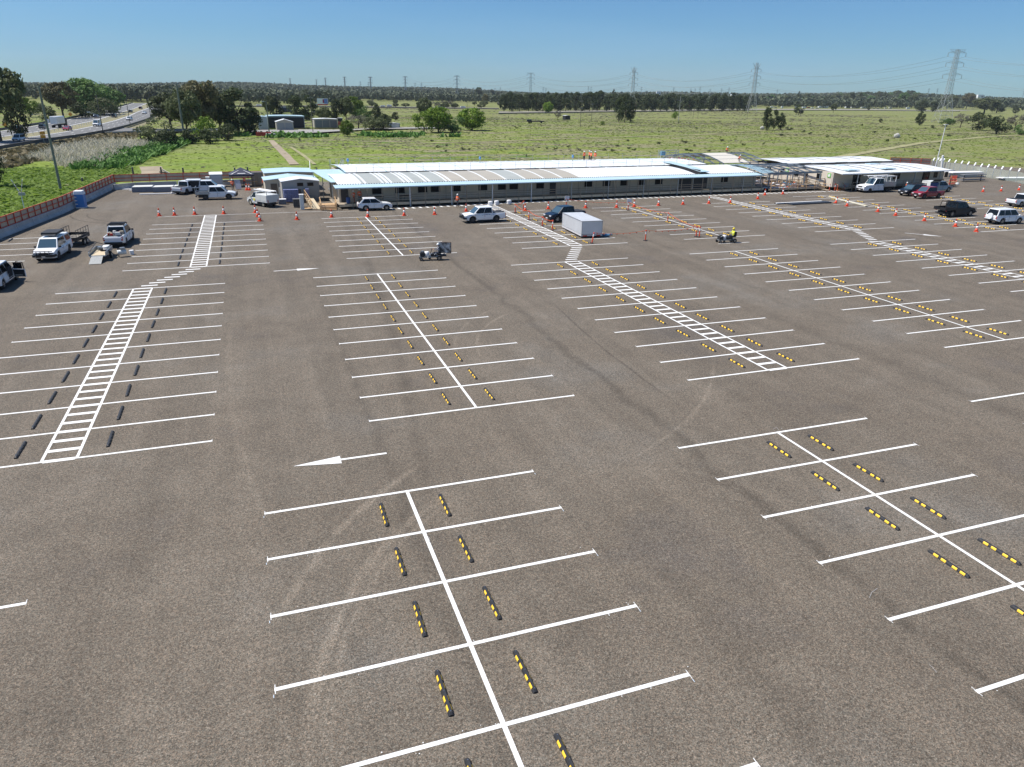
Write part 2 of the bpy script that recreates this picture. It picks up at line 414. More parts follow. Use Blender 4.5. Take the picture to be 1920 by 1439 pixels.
block(-8.98, 61.74, 11, True, True, 'middle row left block')
block(9.47, 61.74, 11, name='middle row second block')
block(27.9, 61.86, 11, True, name='middle row third block')
block(46.36, 61.95, 11, name='middle row fourth block')
block(65.1, 62.4, 8, True, name='middle row fifth block')
block(-5.26, 92.6, 9, True, True, 'far row left block', y_end=98.5)
block(13.12, 92.65, 9, name='far row second block')
block(31.55, 92.9, 9, True, name='far row third block', y_end=98.9)
block(50.1, 93.0, 9, name='far row fourth block')
block(68.95, 93.3, 9, True, name='far row fifth block', y_end=99.6)
block(87.85, 97.1, 12, name='far row sixth block')
block(106.75, 91.6, 8, name='far row seventh block')
block(-25.5, 87.1, 5, name='leftmost block beside the fence', black=True, left=False, spine=False, st=False)
stops += [(-23.9, 86.2, True, 'leftmost block beside the fence', 'right', 5), (-25.0, 83.0, True, 'leftmost block beside the fence', 'right', 4)]
rect(-11.3, 98.52, -5.26-.73, 98.62); rect(-5.26+.73, 98.52, 9.0, 98.62)
# long zebra strip in front of the building
zp = [(8.9, 98.3), (20, 99.0), (34, 100.5), (48, 101.0), (62, 101.2), (80, 101.7), (103, 101.9)]
def zy(x):
    for (a, b), (c, d_) in zip(zp, zp[1:]):
        if x <= c: return b+(d_-b)*(x-a)/(c-a)
    return zp[-1][1]
x = 14.5
while x < 103:
    if not (22 < x < 22): 
        y = zy(x); mk.add([(x, y-.55, .004), (x+.34, y-.62, .004), (x+.2, y+.42, .004), (x-.14, y+.42, .004)], [(0, 1, 2, 3)], paint)
    x += 1.0
for (a, b), (c, d_) in zip(zp, zp[1:]):
    mk.add([(a, b-.72, .008), (c, d_-.72, .008), (c, d_-.66, .008), (a, b-.66, .008)], [(0, 1, 2, 3)], paint)
# diagonal stepping crossings in the aisles
def steps(x0, y0, x1, y1, n):
    for i in range(n):
        t = i/(n-1); x = x0+(x1-x0)*t; y = y0+(y1-y0)*t; rect(x-.6, y-.13, x+.6, y+.13)
steps(-5.65, 67.72, -8.6, 62.6, 7); steps(31.2, 67.95, 28.3, 62.75, 7); steps(68.5, 68.5, 65.8, 63.4, 7)
def arrow(xt, yt, xs_, ys_):
    T = Vector((xt, yt)); S_ = Vector((xs_, ys_)); d = (T-S_).normalized(); n = Vector((-d.y, d.x)); L_ = (T-S_).length
    H_ = S_+d*L_*.5
    pts = [S_-n*.07, H_-n*.07, H_+n*.07, S_+n*.07]
    mk.add([(p.x, p.y, .004) for p in pts], [(0, 1, 2, 3)], paint)
    mk.add([(p.x, p.y, .004) for p in (H_-n*.34, T, H_+n*.34)], [(0, 1, 2)], paint)
arrow(.35, 28.2, 4.3, 28.2); arrow(4.95, 65.25, 1.0, 65.15); arrow(75.8, 62.9, 73.2, 65.9)
# fresh stripe behind the ride-on line marker, loose chalk scribbles
q1, q2 = at(1347, 457.5), at(1405, 454.5); mk.add([(q1.x, q1.y-.06, .004), (q2.x, q2.y-.06, .004), (q2.x, q2.y+.06, .004), (q1.x, q1.y+.06, .004)], [(0, 1, 2, 3)], paint)
for pts in ([(1630, 1122), (1634, 1112), (1645, 1104)], [(1742, 1247), (1748, 1252), (1756, 1262)], [(800, 1005), (806, 1010), (805, 1018)], [(1449, 806), (1456, 802), (1461, 808)]):
    P = [at(*p) for p in pts]
    for a, b in zip(P, P[1:]):
        n = Vector((-(b-a).y, (b-a).x, 0)).normalized()*.008
        mk.add([(a.x-n.x, a.y-n.y, .016), (b.x-n.x, b.y-n.y, .016), (b.x+n.x, b.y+n.y, .016), (a.x+n.x, a.y+n.y, .016)], [(0, 1, 2, 3)], mat('faint_chalk', (.3, .29, .28), .9))
for k, (x, y) in enumerate([(4.49-5.386, 24.73-3*i) for i in range(5)]+[(4.49+5.386, 24.73-3*i) for i in range(6)]):
    mk.add([(x-.035, y-.3, .014), (x-.015, y-.3, .014), (x-.015, y-.19, .014), (x-.035, y-.19, .014)], [(0, 1, 2, 3)], paintb)
# overspray specks
for i in range(260):
    x = random.choice([4.49, 4.49, 22.27])+random.uniform(-5.5, 5.5); y = 24.73-3*random.randint(0, 6)+random.gauss(0, .12)
    s = random.uniform(.006, .016); rect(x-s, y-s, x+s, y+s, .018)
struct(mk.build('parking_line_markings', raw=True))
# ---------------------------------------------------------------- wheel stops
ws_black = mat('wheel_stop_rubber', (.025, .025, .027), .55, noise=.2, nscale=8)
ws_yel = mat('wheel_stop_reflective_yellow', (.95, .58, .05), .4)
def stop_mesh(yellow):
    b = MB(); Lh = .81
    prof = [(-.078, 0), (-.062, .055), (-.034, .098), (.034, .098), (.062, .055), (.078, 0)]
    ys = [-Lh, -Lh+.06, Lh-.06, Lh]; vs = []
    for j, y in enumerate(ys):
        k = .55 if j in (0, 3) else 1
        for px_, pz in prof: vs.append((px_*(.9 if k < 1 else 1), y, pz*k))
    n = len(prof); fs = [(j*n+i, j*n+i+1, (j+1)*n+i+1, (j+1)*n+i) for j in range(3) for i in range(n-1)]
    fs += [tuple(range(n)), tuple(range(3*n, 4*n))]
    b.add(vs, fs, ws_black)
    if yellow:
        for y in (-.58, -.27, .17, .48):
            for s in (-1, 1):
                P3 = [(.076, .018), (.0665, .058), (.0405, .096)]
                for (xa, za), (xb, zb) in zip(P3, P3[1:]): b.add([(s*xa, y-.095, za), (s*xa, y+.095, za), (s*xb, y+.095, zb), (s*xb, y-.095, zb)], [(0, 1, 2, 3)], ws_yel)
    else:
        for y in (-.5, -.18, .18, .5):
            for s in (-1, 1):
                b.box((s*.052, y, .07), (.03, .1, .012), mat('scuffed_rubber', (.07, .07, .07), .8))
    for y in (-.72, -.02, .72): b.cyl((0, y, .095), (0, y, .104), .014, chrome, n=6)
    return b
ws = {}
for x, y, blk, name, sd, k in stops:
    lab = ('plain black' if blk else 'yellow-striped black')+' wheel stop %s of centre, %s-nearest bay, %s' % (sd, ORD[k], name)
    if blk not in ws: o = ws[blk] = stop_mesh(not blk).build('wheel_stop')
    else: o = ws[blk].copy(); COL.objects.link(o)
    tag(o, lab, 'wheel stop', 'plain black wheel stops' if blk else 'yellow striped wheel stops',
        (x+random.gauss(0, .02), y+random.gauss(0, .03), .002), random.gauss(0, .008))
# ---------------------------------------------------------------- cones
def cone_mesh():
    t = thing('traffic_cone', 'c', 'traffic cone', group='orange traffic cones')
    MB().box((0, 0, .03), (.4, .4, .06), orange).build('base', t, bevel=.012)
    MB().lathe([(.16, .06), (.135, .2), (.112, .36)], orange).build('cone_body', t, smooth=True)
    b = MB().lathe([(.1135, .36), (.078, .62)], mat('reflective_white', (.82, .82, .82), .35)); b.build('reflective_band', t, smooth=True)
    MB().lathe([(.077, .62), (.05, .84), (.04, .88)], orange).build('cone_tip', t, smooth=True)
    return t
cone0 = None
CN = [((299, 405.8), 'first cone from the left in the row by the left crossing'), ((327.5, 404.5), 'second cone from the left in the row by the left crossing'),
      ((365.5, 403), 'orange cone just left of the left striped crossing'), ((420, 401.8), 'orange cone just right of the left striped crossing'),
      ((479, 399.6), 'farthest of three close cones right of the left crossing'), ((483.5, 407), 'middle of three close cones right of the left crossing'),
      ((487.5, 415), 'nearest of three close cones right of the left crossing'), ((557, 412.5), 'lone cone in the aisle before the dark crate'),
      ((622, 408), 'orange cone in front of the timber steps'), ((690, 407.4), 'orange cone in front of the white parked car'),
      ((758, 404.8), 'orange cone right of the white parked car'), ((815, 403), 'lone orange cone between the white car and lettered ute'),
      ((874, 396.7), 'orange cone behind the bonnet of the lettered ute'), ((984.8, 396), 'orange cone beside the chained posts by the third crossing'),
      ((1028, 392.5), 'orange cone behind the dark blue ute bonnet'), ((1098, 390.4), 'orange cone behind the tray of the dark blue ute'),
      ((1156, 389.8), 'orange cone left of the right paper-signed post'), ((1189, 388.2), 'orange cone right of the right paper-signed post'),
      ((1234.5, 386), 'first lone cone right of the paper-signed posts'), ((1280.5, 384), 'second lone cone right of the paper-signed posts'),
      ((1329, 382), 'orange cone left of the long right crossing'), ((1369, 381), 'orange cone standing on the long right crossing'),
      ((1420.6, 373.7), 'nearer of two cones before the open frame left end'), ((1434, 366.4), 'farther of two cones before the open frame left end'),
      ((1467.6, 364.6), 'orange cone before the middle of the open steel frame'), ((1566.6, 381.5), 'leaning cone right of the stacked steel sheets'),
      ((1588, 387), 'second cone right of the stacked steel sheets'), ((1645.8, 397.5), 'third cone right of the stacked steel sheets'),
      ((1679, 404.8), 'fourth cone right of the stacked steel sheets'), ((1732.7, 414.7), 'orange cone nearest the black ute tail'),
      ((1791, 425.3), 'orange cone below the black ute, left of two'), ((1830, 435), 'orange cone nearest the camera, below the white wagon'),
      ((1842.8, 360.3), 'left cone of three on open asphalt at right'), ((1876.6, 359), 'middle cone of three on open asphalt at right'),
      ((1910, 357), 'right cone of three on open asphalt at right'), ((462.8, 357), 'left of two cones in front of the tent'),
      ((467.8, 357.3), 'right of two cones in front of the tent'), ((230, 236.5), 'tiny cone beside the highway side road')]
for (p, lab) in CN:
    if cone0 is None: cone0 = cone_mesh(); o = cone0; o['label'] = lab
    else: o = dup(cone0, lab)
    q = at(*p); o.location = (q.x, q.y, .002); o.rotation_euler = (0, 0, random.uniform(0, 1.5)); o.scale = (1.25, 1.25, 1.12)
    if 'leaning' in lab: o.rotation_euler = (.1, .18, .3)
# delineator posts with chain
def post_mesh():
    t = thing('delineator_post', 'x', 'bollard', group='orange delineator posts')
    MB().lathe([(.24, 0), (.23, .05), (.12, .08)], blackp).build('base', t)
    MB().lathe([(.065, .08), (.06, .72)], orange).build('tube', t)
    MB().lathe([(.066, .72), (.064, .98)], mat('reflective_white', (0,0,0))).build('reflective_band', t)
    MB().lathe([(.06, .98), (.055, 1.02), (.055, 1.08), (.09, 1.1), (.09, 1.16)], orange).build('cap', t)
    return t
PN = [((966, 399.5), 'leftmost orange post by the third crossing'), ((981.7, 393), 'orange post behind the third crossing chain corner'),
      ((991.5, 412.7), 'orange post midway along the left chain'), ((1017, 424.6), 'orange post just before the blue ute bumper'),
      ((1035.8, 432), 'orange post at the trailer tow bar'), ((1109.8, 456.5), 'leaning orange post in front of the silver box trailer'),
      ((1210, 451.7), 'lone orange post right of the silver box trailer'), ((1305, 444), 'left of two touching posts near the yellow rider'),
      ((1311, 445), 'right of two touching posts near the yellow rider'), ((1251.7, 416.3), 'orange post on the centre line of the chained block'),
      ((1177.5, 394.6), 'orange post with white paper sign, right one'), ((1061.5, 388.7), 'orange post with white paper sign, left one')]
post0 = None; PP = []
papw = mat('white_paper', (.8, .8, .8), .7)
for p, lab in PN:
    if post0 is None: post0 = post_mesh(); o = post0; o['label'] = lab
    else: o = dup(post0, lab)
    q = at(*p); o.location = (q.x, q.y, .002); PP.append(Vector((q.x, q.y, 1.12)))
    if 'leaning' in lab: o.rotation_euler = (0, .16, 0); PP[-1].x += .17
    if 'paper' in lab:
        s = MB(); s.box((-.16, -.1, 1.3), (.36, .02, .5), papw, .35); s.box((.2, -.1, 1.28), (.36, .02, .5), papw, -.4); s.build('paper_sign', o)
def chain(a, b, lab):
    c = MB(); n = 16; sag = .18*(a-b).length**.5; pr = None
    for i in range(n+1):
        t = i/n; p = a.lerp(b, t); p.z -= sag*4*t*(1-t)*.5
        if pr: c.bar(pr, p, .025, orange2)
        if 0 < i < n and i % 2: c.box((p.x, p.y, p.z-.05), (.09, .02, .12), orange)
        pr = p
    tag(c.build('barrier_chain'), lab, 'barrier chain', 'orange flagged chains')
chain(PP[0], PP[2], 'orange chain from the leftmost post to the next near post'); chain(PP[2], PP[3], 'orange chain between the second and third left posts')
chain(PP[3], PP[4], 'short orange chain before the blue ute bumper'); chain(PP[0], PP[1], 'short orange chain at the back corner by the crossing')
chain(PP[5], PP[6], 'flagged orange chain right of the silver box trailer'); chain(PP[6], PP[7], 'orange chain running from lone post to paired posts')
chain(PP[8], PP[9], 'orange chain from paired posts back across the block'); chain(PP[9], PP[10], 'orange chain ending at the right paper-signed post')
chain(PP[11], PP[10], 'long orange chain between the two paper-signed posts')
# ---------------------------------------------------------------- vehicles
def wheel(parent, x, y, r, wid=.24, rim=None, n=18):
    s = 1 if y > 0 else -1
    b = MB(); b.lathe([(r*.62, -wid/2), (r*.93, -wid/2), (r, -wid*.35), (r, wid*.35), (r*.93, wid/2), (r*.62, wid/2)], tyre, n=n)
    o = b.build('wheel', parent, smooth=False); o.location = (x, y, r); o.rotation_euler = (R(90), 0, 0)
    q = MB(); q.cyl((0, 0, -wid*.4), (0, 0, wid*.4), r*.63, blackp, n=n)
    for k in range(6):
        a = k*math.pi/3; q.bar((0, 0, -s*wid*.44), (r*.58*math.cos(a), r*.58*math.sin(a), -s*wid*.44), r*.2, rim or rim_m, .03)
    q.cyl((0, 0, -s*wid*.4), (0, 0, -s*wid*.5), r*.2, rim or rim_m, n=10)
    q.build('rim', o)
    return o
def vehicle(name, label, cat, paint_m, loc, ang, kind='ute', L=5.3, W=1.86, wb=3.1, r=.405, group=None, top=1.83, extras=(), rimm=None, belt=1.08, lowpoly=False):
    t = thing(name, label, cat, loc, ang, group)
    h = L/2; fx = wb/2+.12; rx = fx-wb; ra = r+.06
    if kind == 'ute': cab = (-.98 if 'single' not in extras else .1, 1.58, -.84 if 'single' not in extras else .2, .74); tub = belt+.04
    elif kind == 'suv': cab = (-h+.08, 1.42, -h+.38, .62); tub = belt
    elif kind == 'coupe_suv': cab = (-h+.12, 1.05, -h+.8, .05); tub = belt
    elif kind == 'hatch': cab = (-h+.12, 1.2, -h+.7, .3); tub = belt
    elif kind == 'sedan': cab = (-h+.75, 1.15, -h+1.35, .25); tub = belt
    elif kind == 'van': cab = (-h+.04, 1.9, -h+.12, 1.05); tub = belt
    hood = belt-.02; cf = cab[1]
    pts = [(-h, .5), (-h-.02, tub-.15), (-h+.05, tub)]
    if kind == 'ute' and 'notub' in extras: pts = [(cab[0]-.05, .45), (cab[0]-.05, tub)]
    pts += [(cf, belt), (cf+(h-cf)*.55, hood-.03), (h-.14, hood-.14), (h, hood-.32), (h+.03, .55), (h-.05, .36)]
    def arch(cx):
        return [(cx+ra*math.cos(a), max(.3, r+ra*math.sin(a))) for a in [i*math.pi/8 for i in range(9)]]
    pts += [(fx+ra+.02, .32)]+[p for p in arch(fx)]+[(fx-ra-.02, .32)]
    if not (kind == 'ute' and 'notub' in extras): pts += [(rx+ra+.02, .32)]+[p for p in arch(rx)]+[(rx-ra-.02, .34)]
    elif True: pts += [(cab[0]-.05, .32)]
    b = MB(); b.prism(pts, -W/2, W/2, paint_m)
    def shp(v):
        x, y, z = v; k = 1.0
        if z > belt-.2: k *= .965
        if z < .45: k *= .97
        if x > h-.35: k *= .90 if x > h-.1 else .95
        if x < -h+.1: k *= .95
        return (x, y*k, z)
    b.v = [shp(v) for v in b.v]; b.build('body', t, bevel=.045)
    MB().box((0, 0, .52), (L-.5, W-.5, .42), blackp).build('chassis', t)
    zt = top; yb = W/2*.945; yt = W/2*.80
    if kind == 'van': yt = W/2*.9
    c8 = [(cab[0], -yb, belt-.03), (cf, -yb, belt-.03), (cf, yb, belt-.03), (cab[0], yb, belt-.03),
          (cab[2], -yt, zt), (cab[3], -yt, zt), (cab[3], yt, zt), (cab[2], yt, zt)]
    b = MB(); b.add(c8, [(3, 2, 1, 0), (4, 5, 6, 7), (0, 1, 5, 4), (1, 2, 6, 5), (2, 3, 7, 6), (3, 0, 4, 7)], paint_m)
    b.build('cabin', t, bevel=.06)
    def P(s, u, v):   # point on side plane s, u along 0 rear..1 front, v up
        lo = Vector((cab[0]+(cf-cab[0])*u, s*yb, belt-.03)); hi = Vector((cab[2]+(cab[3]-cab[2])*u, s*yt, zt))
        p = lo.lerp(hi, v); p.y += s*.012; return p
    def pane(nm, pts_, m=glass): return MB().add(pts_, [(0, 1, 2, 3)], m).build(nm, t)
    ucuts = {'ute': [(.05, .49), (.505, .965)], 'suv': [(.04, .31), (.325, .62), (.635, .965)], 'coupe_suv': [(.10, .5), (.515, .96)],
             'hatch': [(.1, .5), (.53, .93)], 'sedan': [(.12, .5), (.53, .93)], 'van': [(.72, .95)]}[kind]
    if 'single' in extras: ucuts = [(.12, .9)]
    for s in (-1, 1):
        for u0, u1 in ucuts: pane('side_window', [P(s, u0, .12), P(s, u1, .12), P(s, u1-.01, .90), P(s, u0+.01, .90)])
    def Q(f, v, e=.015):
        if f: x0, x1 = cf, cab[3]
        else: x0, x1 = cab[0], cab[2]
        x = x0+(x1-x0)*v+(e if f else -e); z = belt-.03+(zt-belt+.03)*v+.006; y = yb+(yt-yb)*v; return x, y, z
    for f, nm in ((1, 'windscreen'), (0, 'rear_window')):
        a = Q(f, .08); c = Q(f, .9)
        pane(nm, [(a[0], -a[1]*.88, a[2]), (a[0], a[1]*.88, a[2]), (c[0], c[1]*.88, c[2]), (c[0], -c[1]*.88, c[2])], glass_blue if f else glass)
    tr = W/2-.14
    for x in (fx, rx):
        for s in (-1, 1): wheel(t, x, s*tr, r, rim=rimm, n=12 if lowpoly else 18)
    for s in (-1, 1):
        MB().box((h-.10, s*(W/2-.30), hood-.25), (.2, .38, .15), lampm).build('headlight', t, bevel=.02)
        MB().box((-h+(.02 if 'notub' not in extras else .02), s*(W/2-.13), belt-.2), (.07, .15, .34), redl).build('tail_light', t)
        MB().box((cf-.28, s*(W/2+.08), belt+.08), (.12, .2, .16), blackp if 'blkmir' in extras else paint_m).build('wing_mirror', t, bevel=.02)
    MB().box((h-.02, 0, .58), (.14, W*.72, .26), blackp).box((h-.01, 0, hood-.28), (.1, W*.42, .17), blackp).build('grille', t)
    MB().box((h+.06, 0, .52), (.015, .37, .11), papw).build('number_plate', t)
    MB().box((-h-.03, 0, .5), (.14, W*.85, .16), blackp).build('rear_bumper', t)
    for s in (-1, 1): MB().box((0, s*(W/2-.06), .33), (wb-1.0, .12, .06), blackp).build('side_step', t)
    if not lowpoly:
        b = MB(); xs_ = {'ute': (cab[0]+.02, (cab[0]+cab[1])/2-.1, cab[1]-.25), 'suv': (-h+1.1, -.35, .8), 'coupe_suv': (-h+1.35, -.15, .9)}.get(kind, ())
        for s in (-1, 1):
            for x in xs_:
                if 'single' in extras and x == xs_[1]: continue
                b.box((x, s*(W/2+.001), .78), (.02, .012, .62), blackp)
            for x in xs_[:-1]: b.box((x+.22, s*(W/2+.008), belt-.2), (.18, .02, .035), blackp if 'blkmir' in extras else steel_g)
        if xs_: b.build('door_seams', t)
    if 'bullbar' in extras:
        b = MB()
        for z in (.62, .82, 1.02): b.bar((h+.16, -W/2+.15, z), (h+.16, W/2-.15, z), .06, blackp)
        for s in (-.55, -.2, .2, .55): b.bar((h+.16, s*W/2, .5), (h+.16, s*W/2, 1.02), .05, blackp)
        for s in (-1, 1): b.bar((h+.16, s*(W/2-.15), .6), (h-.2, s*(W/2-.02), .62), .2, blackp)
        b.build('bull_bar', t)
    if 'cover' in extras:
        MB().box(((cab[0]-h)/2-.02, 0, tub+.015), (h+cab[0]-.1, W*.84, .04), blackp).build('tonneau_cover', t)
    if 'opentub' in extras:
        MB().box(((cab[0]-h)/2-.02, 0, tub+.012), (h+cab[0]-.2, W*.76, .02), mat('tub_liner', (.05, .05, .055), .8)).build('tub_floor', t)
    if 'canopy' in extras:
        b = MB(); x0, x1 = -h+.06, cab[0]; b.add([(x0, -yb, tub), (x1, -yb, tub), (x1, yb, tub), (x0, yb, tub), (x0+.25, -yt, zt), (x1, -yt, zt), (x1, yt, zt), (x0+.25, yt, zt)],
              [(3, 2, 1, 0), (4, 5, 6, 7), (0, 1, 5, 4), (1, 2, 6, 5), (2, 3, 7, 6), (3, 0, 4, 7)], paint_m); k = b.build('canopy', t, bevel=.04)
        for s in (-1, 1):
            y0 = yb+.01; y1 = yt+(yb-yt)*.2+.012
            MB().add([(x0+.2, s*(y0-(yb-yt)*.15), tub+.12), (x1-.1, s*(y0-(yb-yt)*.15), tub+.12), (x1-.1, s*y1, zt-.12), (x0+.35, s*y1, zt-.12)], [(0, 1, 2, 3)], glass).build('canopy_window', k)
    if 'rack' in extras:
        b = MB(); z = zt+.14
        for s in (-1, 1): b.bar((cab[2], s*yt, z), (cab[3]-.05, s*yt, z), .05, blackp)
        for i in range(6): x = cab[2]+(cab[3]-cab[2]-.05)*i/5; b.bar((x, -yt, z), (x, yt, z), .06, blackp)
        for s in (-1, 1):
            for x in (cab[2]+.1, cab[3]-.2): b.bar((x, s*yt, zt-.02), (x, s*yt, z), .05, blackp)
        b.build('roof_rack', t)
    if 'rtent' in extras:
        MB().box((cab[2]+.2, 0, zt+.3), (1.9, 1.35, .22), blackp).box((cab[3]-.35, 0, zt+.18), (.12, 1.2, .1), lampm).build('roof_box', t, bevel=.04)
    if 'traycargo' in extras: pass
    return t, dict(h=h, W=W, cab=cab, belt=belt, top=zt, yt=yt, yb=yb, fx=fx, rx=rx, tub=tub)
def place(F, Rr, near, W, wb):
    """centre and heading from the near-side wheel contacts; near='L'/'R' side of the vehicle faces the camera"""
    a = at(*F); b = at(*Rr); v = (a-b); v.z = 0; v.normalize(); n = Vector((-v.y, v.x, 0))   # n = vehicle left
    c = (a+b)/2; c -= n*(W/2-.1)*(1 if near == 'L' else -1); c -= v*.12
    return (c.x, c.y, .002), math.atan2(v.y, v.x)
def ang_c(F, L, near, W, ang, wb):   # from front near wheel + heading
    a = at(*F); v = Vector((math.cos(ang), math.sin(ang), 0)); n = Vector((-v.y, v.x, 0))
    c = a-v*(wb/2+.12)-n*(W/2-.1)*(1 if near == 'L' else -1)
    return (c.x, c.y, .002), ang
def tray(t, x0, x1, W, z, m, sides=.28, headboard=True, name='tray'):
    b = MB(); b.box(((x0+x1)/2, 0, z), (x1-x0, W, .08), m)
    for s in (-1, 1): b.box(((x0+x1)/2, s*(W/2-.02), z+.04+sides/2), (x1-x0, .035, sides), m)
    b.box((x0+.02, 0, z+.04+sides/2), (.035, W-.08, sides), m)
    k = b.build(name, t)
    if headboard:
        h = MB()
        for s in (-1, -.33, .33, 1): h.bar((x1-.03, s*(W/2-.06), z), (x1-.03, s*(W/2-.06), z+1.0), .05, m)
        for zz in (.55, 1.0): h.bar((x1-.03, -W/2+.06, z+zz), (x1-.03, W/2-.06, z+zz), .05, m)
        h.build('headboard', t)
    return k
# lettered ute
loc, an = place((885, 419), (932, 416.5), 'L', 1.86, 3.1)
t, g_ = vehicle('pickup_ute', 'white dual-cab ute with black and red lettering on its rear door', 'ute', white, loc, an, extras=('bullbar', 'cover'), rimm=rim_d)
def text_obj(body, size, m, parent, name, align='CENTER'):
    cu = bpy.data.curves.new(name, 'FONT'); cu.body = body; cu.size = size; cu.extrude = .004; cu.align_x = align; cu.offset = size*.02
    tmp = bpy.data.objects.new(name, cu); COL.objects.link(tmp); dg = bpy.context.evaluated_depsgraph_get()
    me = bpy.data.meshes.new_from_object(tmp.evaluated_get(dg)); bpy.data.objects.remove(tmp); me.materials.clear(); me.materials.append(m)
    o = bpy.data.objects.new(name, me); COL.objects.link(o); o.parent = parent; return o
navy = mat('dark_navy_print', (.02, .025, .06), .5); redp = mat('red_print', (.55, .03, .04), .5)
for body, z, m, sz in (('JOHN', .86, navy, .30), ('HOLLAND', .58, navy, .30)):
    o = text_obj(body, sz, m, t, 'door_lettering'); o.location = (-.28, g_['W']/2-.012, z-.06); o.rotation_euler = (R(90), 0, R(180))
MB().box((.08, g_['W']/2-.008, .79), (.2, .02, .03), redp).build('red_underline', t)
b = MB()
for z in (1.5, 1.85): b.bar((-.85, -.75, z), (-.85, .75, z), .05, white)
for s in (-.75, -.25, .25, .75): b.bar((-.85, s, 1.1), (-.85, s, 1.85), .05, white)
b.bar((-2.3, -.75, 1.5), (-.85, -.75, 1.5), .05, white).bar((-2.3, -.75, 1.1), (-2.3, -.75, 1.5), .05, white); b.build('ladder_rack', t)
loc, an = place((724, 395), (687.5, 396), 'R', 1.84, 2.7)
vehicle('parked_car', 'white coupe-roofed SUV parked in front of the veranda steps', 'car', white, loc, an, 'coupe_suv', L=4.5, W=1.84, wb=2.72, r=.36, top=1.6, belt=.98, rimm=rim_m)
loc, an = place((429, 374.7), (387, 375.6), 'R', 1.86, 3.1)
t, g_ = vehicle('tray_ute', 'white dual-cab ute with dark steel tray near the tent', 'ute', white, loc, an, extras=('notub', 'bullbar'), rimm=rim_d)
tray(t, -2.75, -.85, 1.85, .82, steel_g, .3)
MB().box((-1.8, 0, 1.0), (1.2, 1.3, .22), blackp).build('tray_load', t, bevel=.03)
b = MB()
for s in (-1, 1): b.bar((-2.7, s*.85, .9), (-2.7, s*.85, 1.75), .06, steel_g)
b.bar((-2.7, -.85, 1.75), (-2.7, .85, 1.75), .06, steel_g); b.build('rear_rack', t)
# second ute behind with tall white canopy box
q = at(380, 364)
t, g_ = vehicle('canopy_ute', 'white ute with open dark canopy box behind the tray ute', 'ute', white, (q.x+.6, q.y+1.6, .002), R(-3), extras=('notub',), rimm=rim_d)
b = MB(); b.box((-1.75, 0, 1.9), (2.0, 1.9, .12), white); b.box((-1.75, 0, .85), (2.0, 1.85, .1), white)
for sx in (-2.7, -.8):
    for s in (-1, 1): b.bar((sx, s*.9, .9), (sx, s*.9, 1.85), .08, white)
b.build('canopy_box', t); MB().box((-1.75, 0, 1.35), (1.7, 1.6, .85), mat('painted_shade', (.03, .03, .035), .9)).build('canopy_shade', t)  # near-black block paints the shade inside the open canopy
q = at(352, 364)
vehicle('parked_ute', 'white ute nose-in beside the stacked grey slabs', 'ute', white, (q.x, q.y+1.2, .002), R(58), extras=('cover',), rimm=rim_d)
# old service-body ute facing left
loc, an = place((469.8, 384.5), (495.6, 389), 'L', 1.8, 2.95); 
t, g_ = vehicle('service_ute', 'old white single-cab service truck with pipes on its roof rack', 'ute', truck_white, loc, an, extras=('notub', 'single'), L=4.9, W=1.78, wb=2.95, r=.38, rimm=mat('cream_rim', (.6, .56, .42), .5))
b = MB(); b.box((-1.2, 0, 1.15), (2.5, 1.95, 1.0), truck_white); b.build('service_body', t, bevel=.04)
for s in (-1, 1):
    for x in (-1.85, -.6): MB().box((x, s*.985, 1.2), (1.1, .02, .72), mat('locker_door', (.62, .63, .6), .5)).build('locker_door', t)
MB().box((-2.46, 0, 1.2), (.03, 1.5, .75), mat('locker_door', (0, 0, 0))).build('rear_door', t)
b = MB()
for x in (-2.3, -.2, 1.0):
    b.bar((x, -.8, 2.02), (x, .8, 2.02), .06, steel_g)
for s in (-1, 1): b.bar((-2.35, s*.8, 2.02), (1.1, s*.8, 2.02), .05, steel_g); b.bar((1.05, s*.8, 1.7), (1.05, s*.8, 2.02), .05, steel_g); b.bar((-2.3, s*.8, 1.6), (-2.3, s*.8, 2.02), .05, steel_g)
b.build('ladder_rack', t)
b = MB()
for y in (-.45, -.15, .35): b.cyl((-2.7, y, 2.1), (1.2, y, 2.1), .06, papw, n=8)
b.build('pipes', t)
MB().box((.55, .9, .85), (.35, .02, .3), mat('yellow_sticker', (.8, .72, .05), .5)).build('door_sticker', t)
# white ute with canopy and roof box towing black trailer
loc, an = place((112, 487.5), (131, 475), 'L', 1.9, 3.1)
t, g_ = vehicle('touring_ute', 'white ute with canopy, bull bar and black roof box, facing the camera', 'ute', white, loc, an, extras=('bullbar', 'canopy', 'rtent', 'blkmir'), rimm=rim_d, top=1.85, r=.41)
# rear-view ute
loc, an = place((250, 450), (238, 460.5), 'R', 1.9, 3.05)
t, g_ = vehicle('work_ute', 'white ute seen from behind with laden tub and black roof rack', 'ute', white, loc, an, extras=('opentub', 'rack', 'blkmir'), rimm=rim_d, r=.4)
b = MB()
for i in range(26):
    x = random.uniform(-2.4, -.95); y = random.uniform(-.65, .65); s = random.uniform(.1, .3)
    b.box((x, y, 1.15+s/2+random.uniform(0, .08)), (s, s*random.uniform(.6, 1.4), s), random.choice([papw, steel_g, blackp, mat('tan_sack', (.42, .36, .27), .9), redl, truck_white]), random.uniform(0, 1.5))
b.build('tub_load', t)
b = MB()
for i in range(9): b.cyl((-.5, -.62+i*.155, 2.02), (.5, -.62+i*.155, 2.02), .06, blackp, n=8)
b.build('roof_load', t)
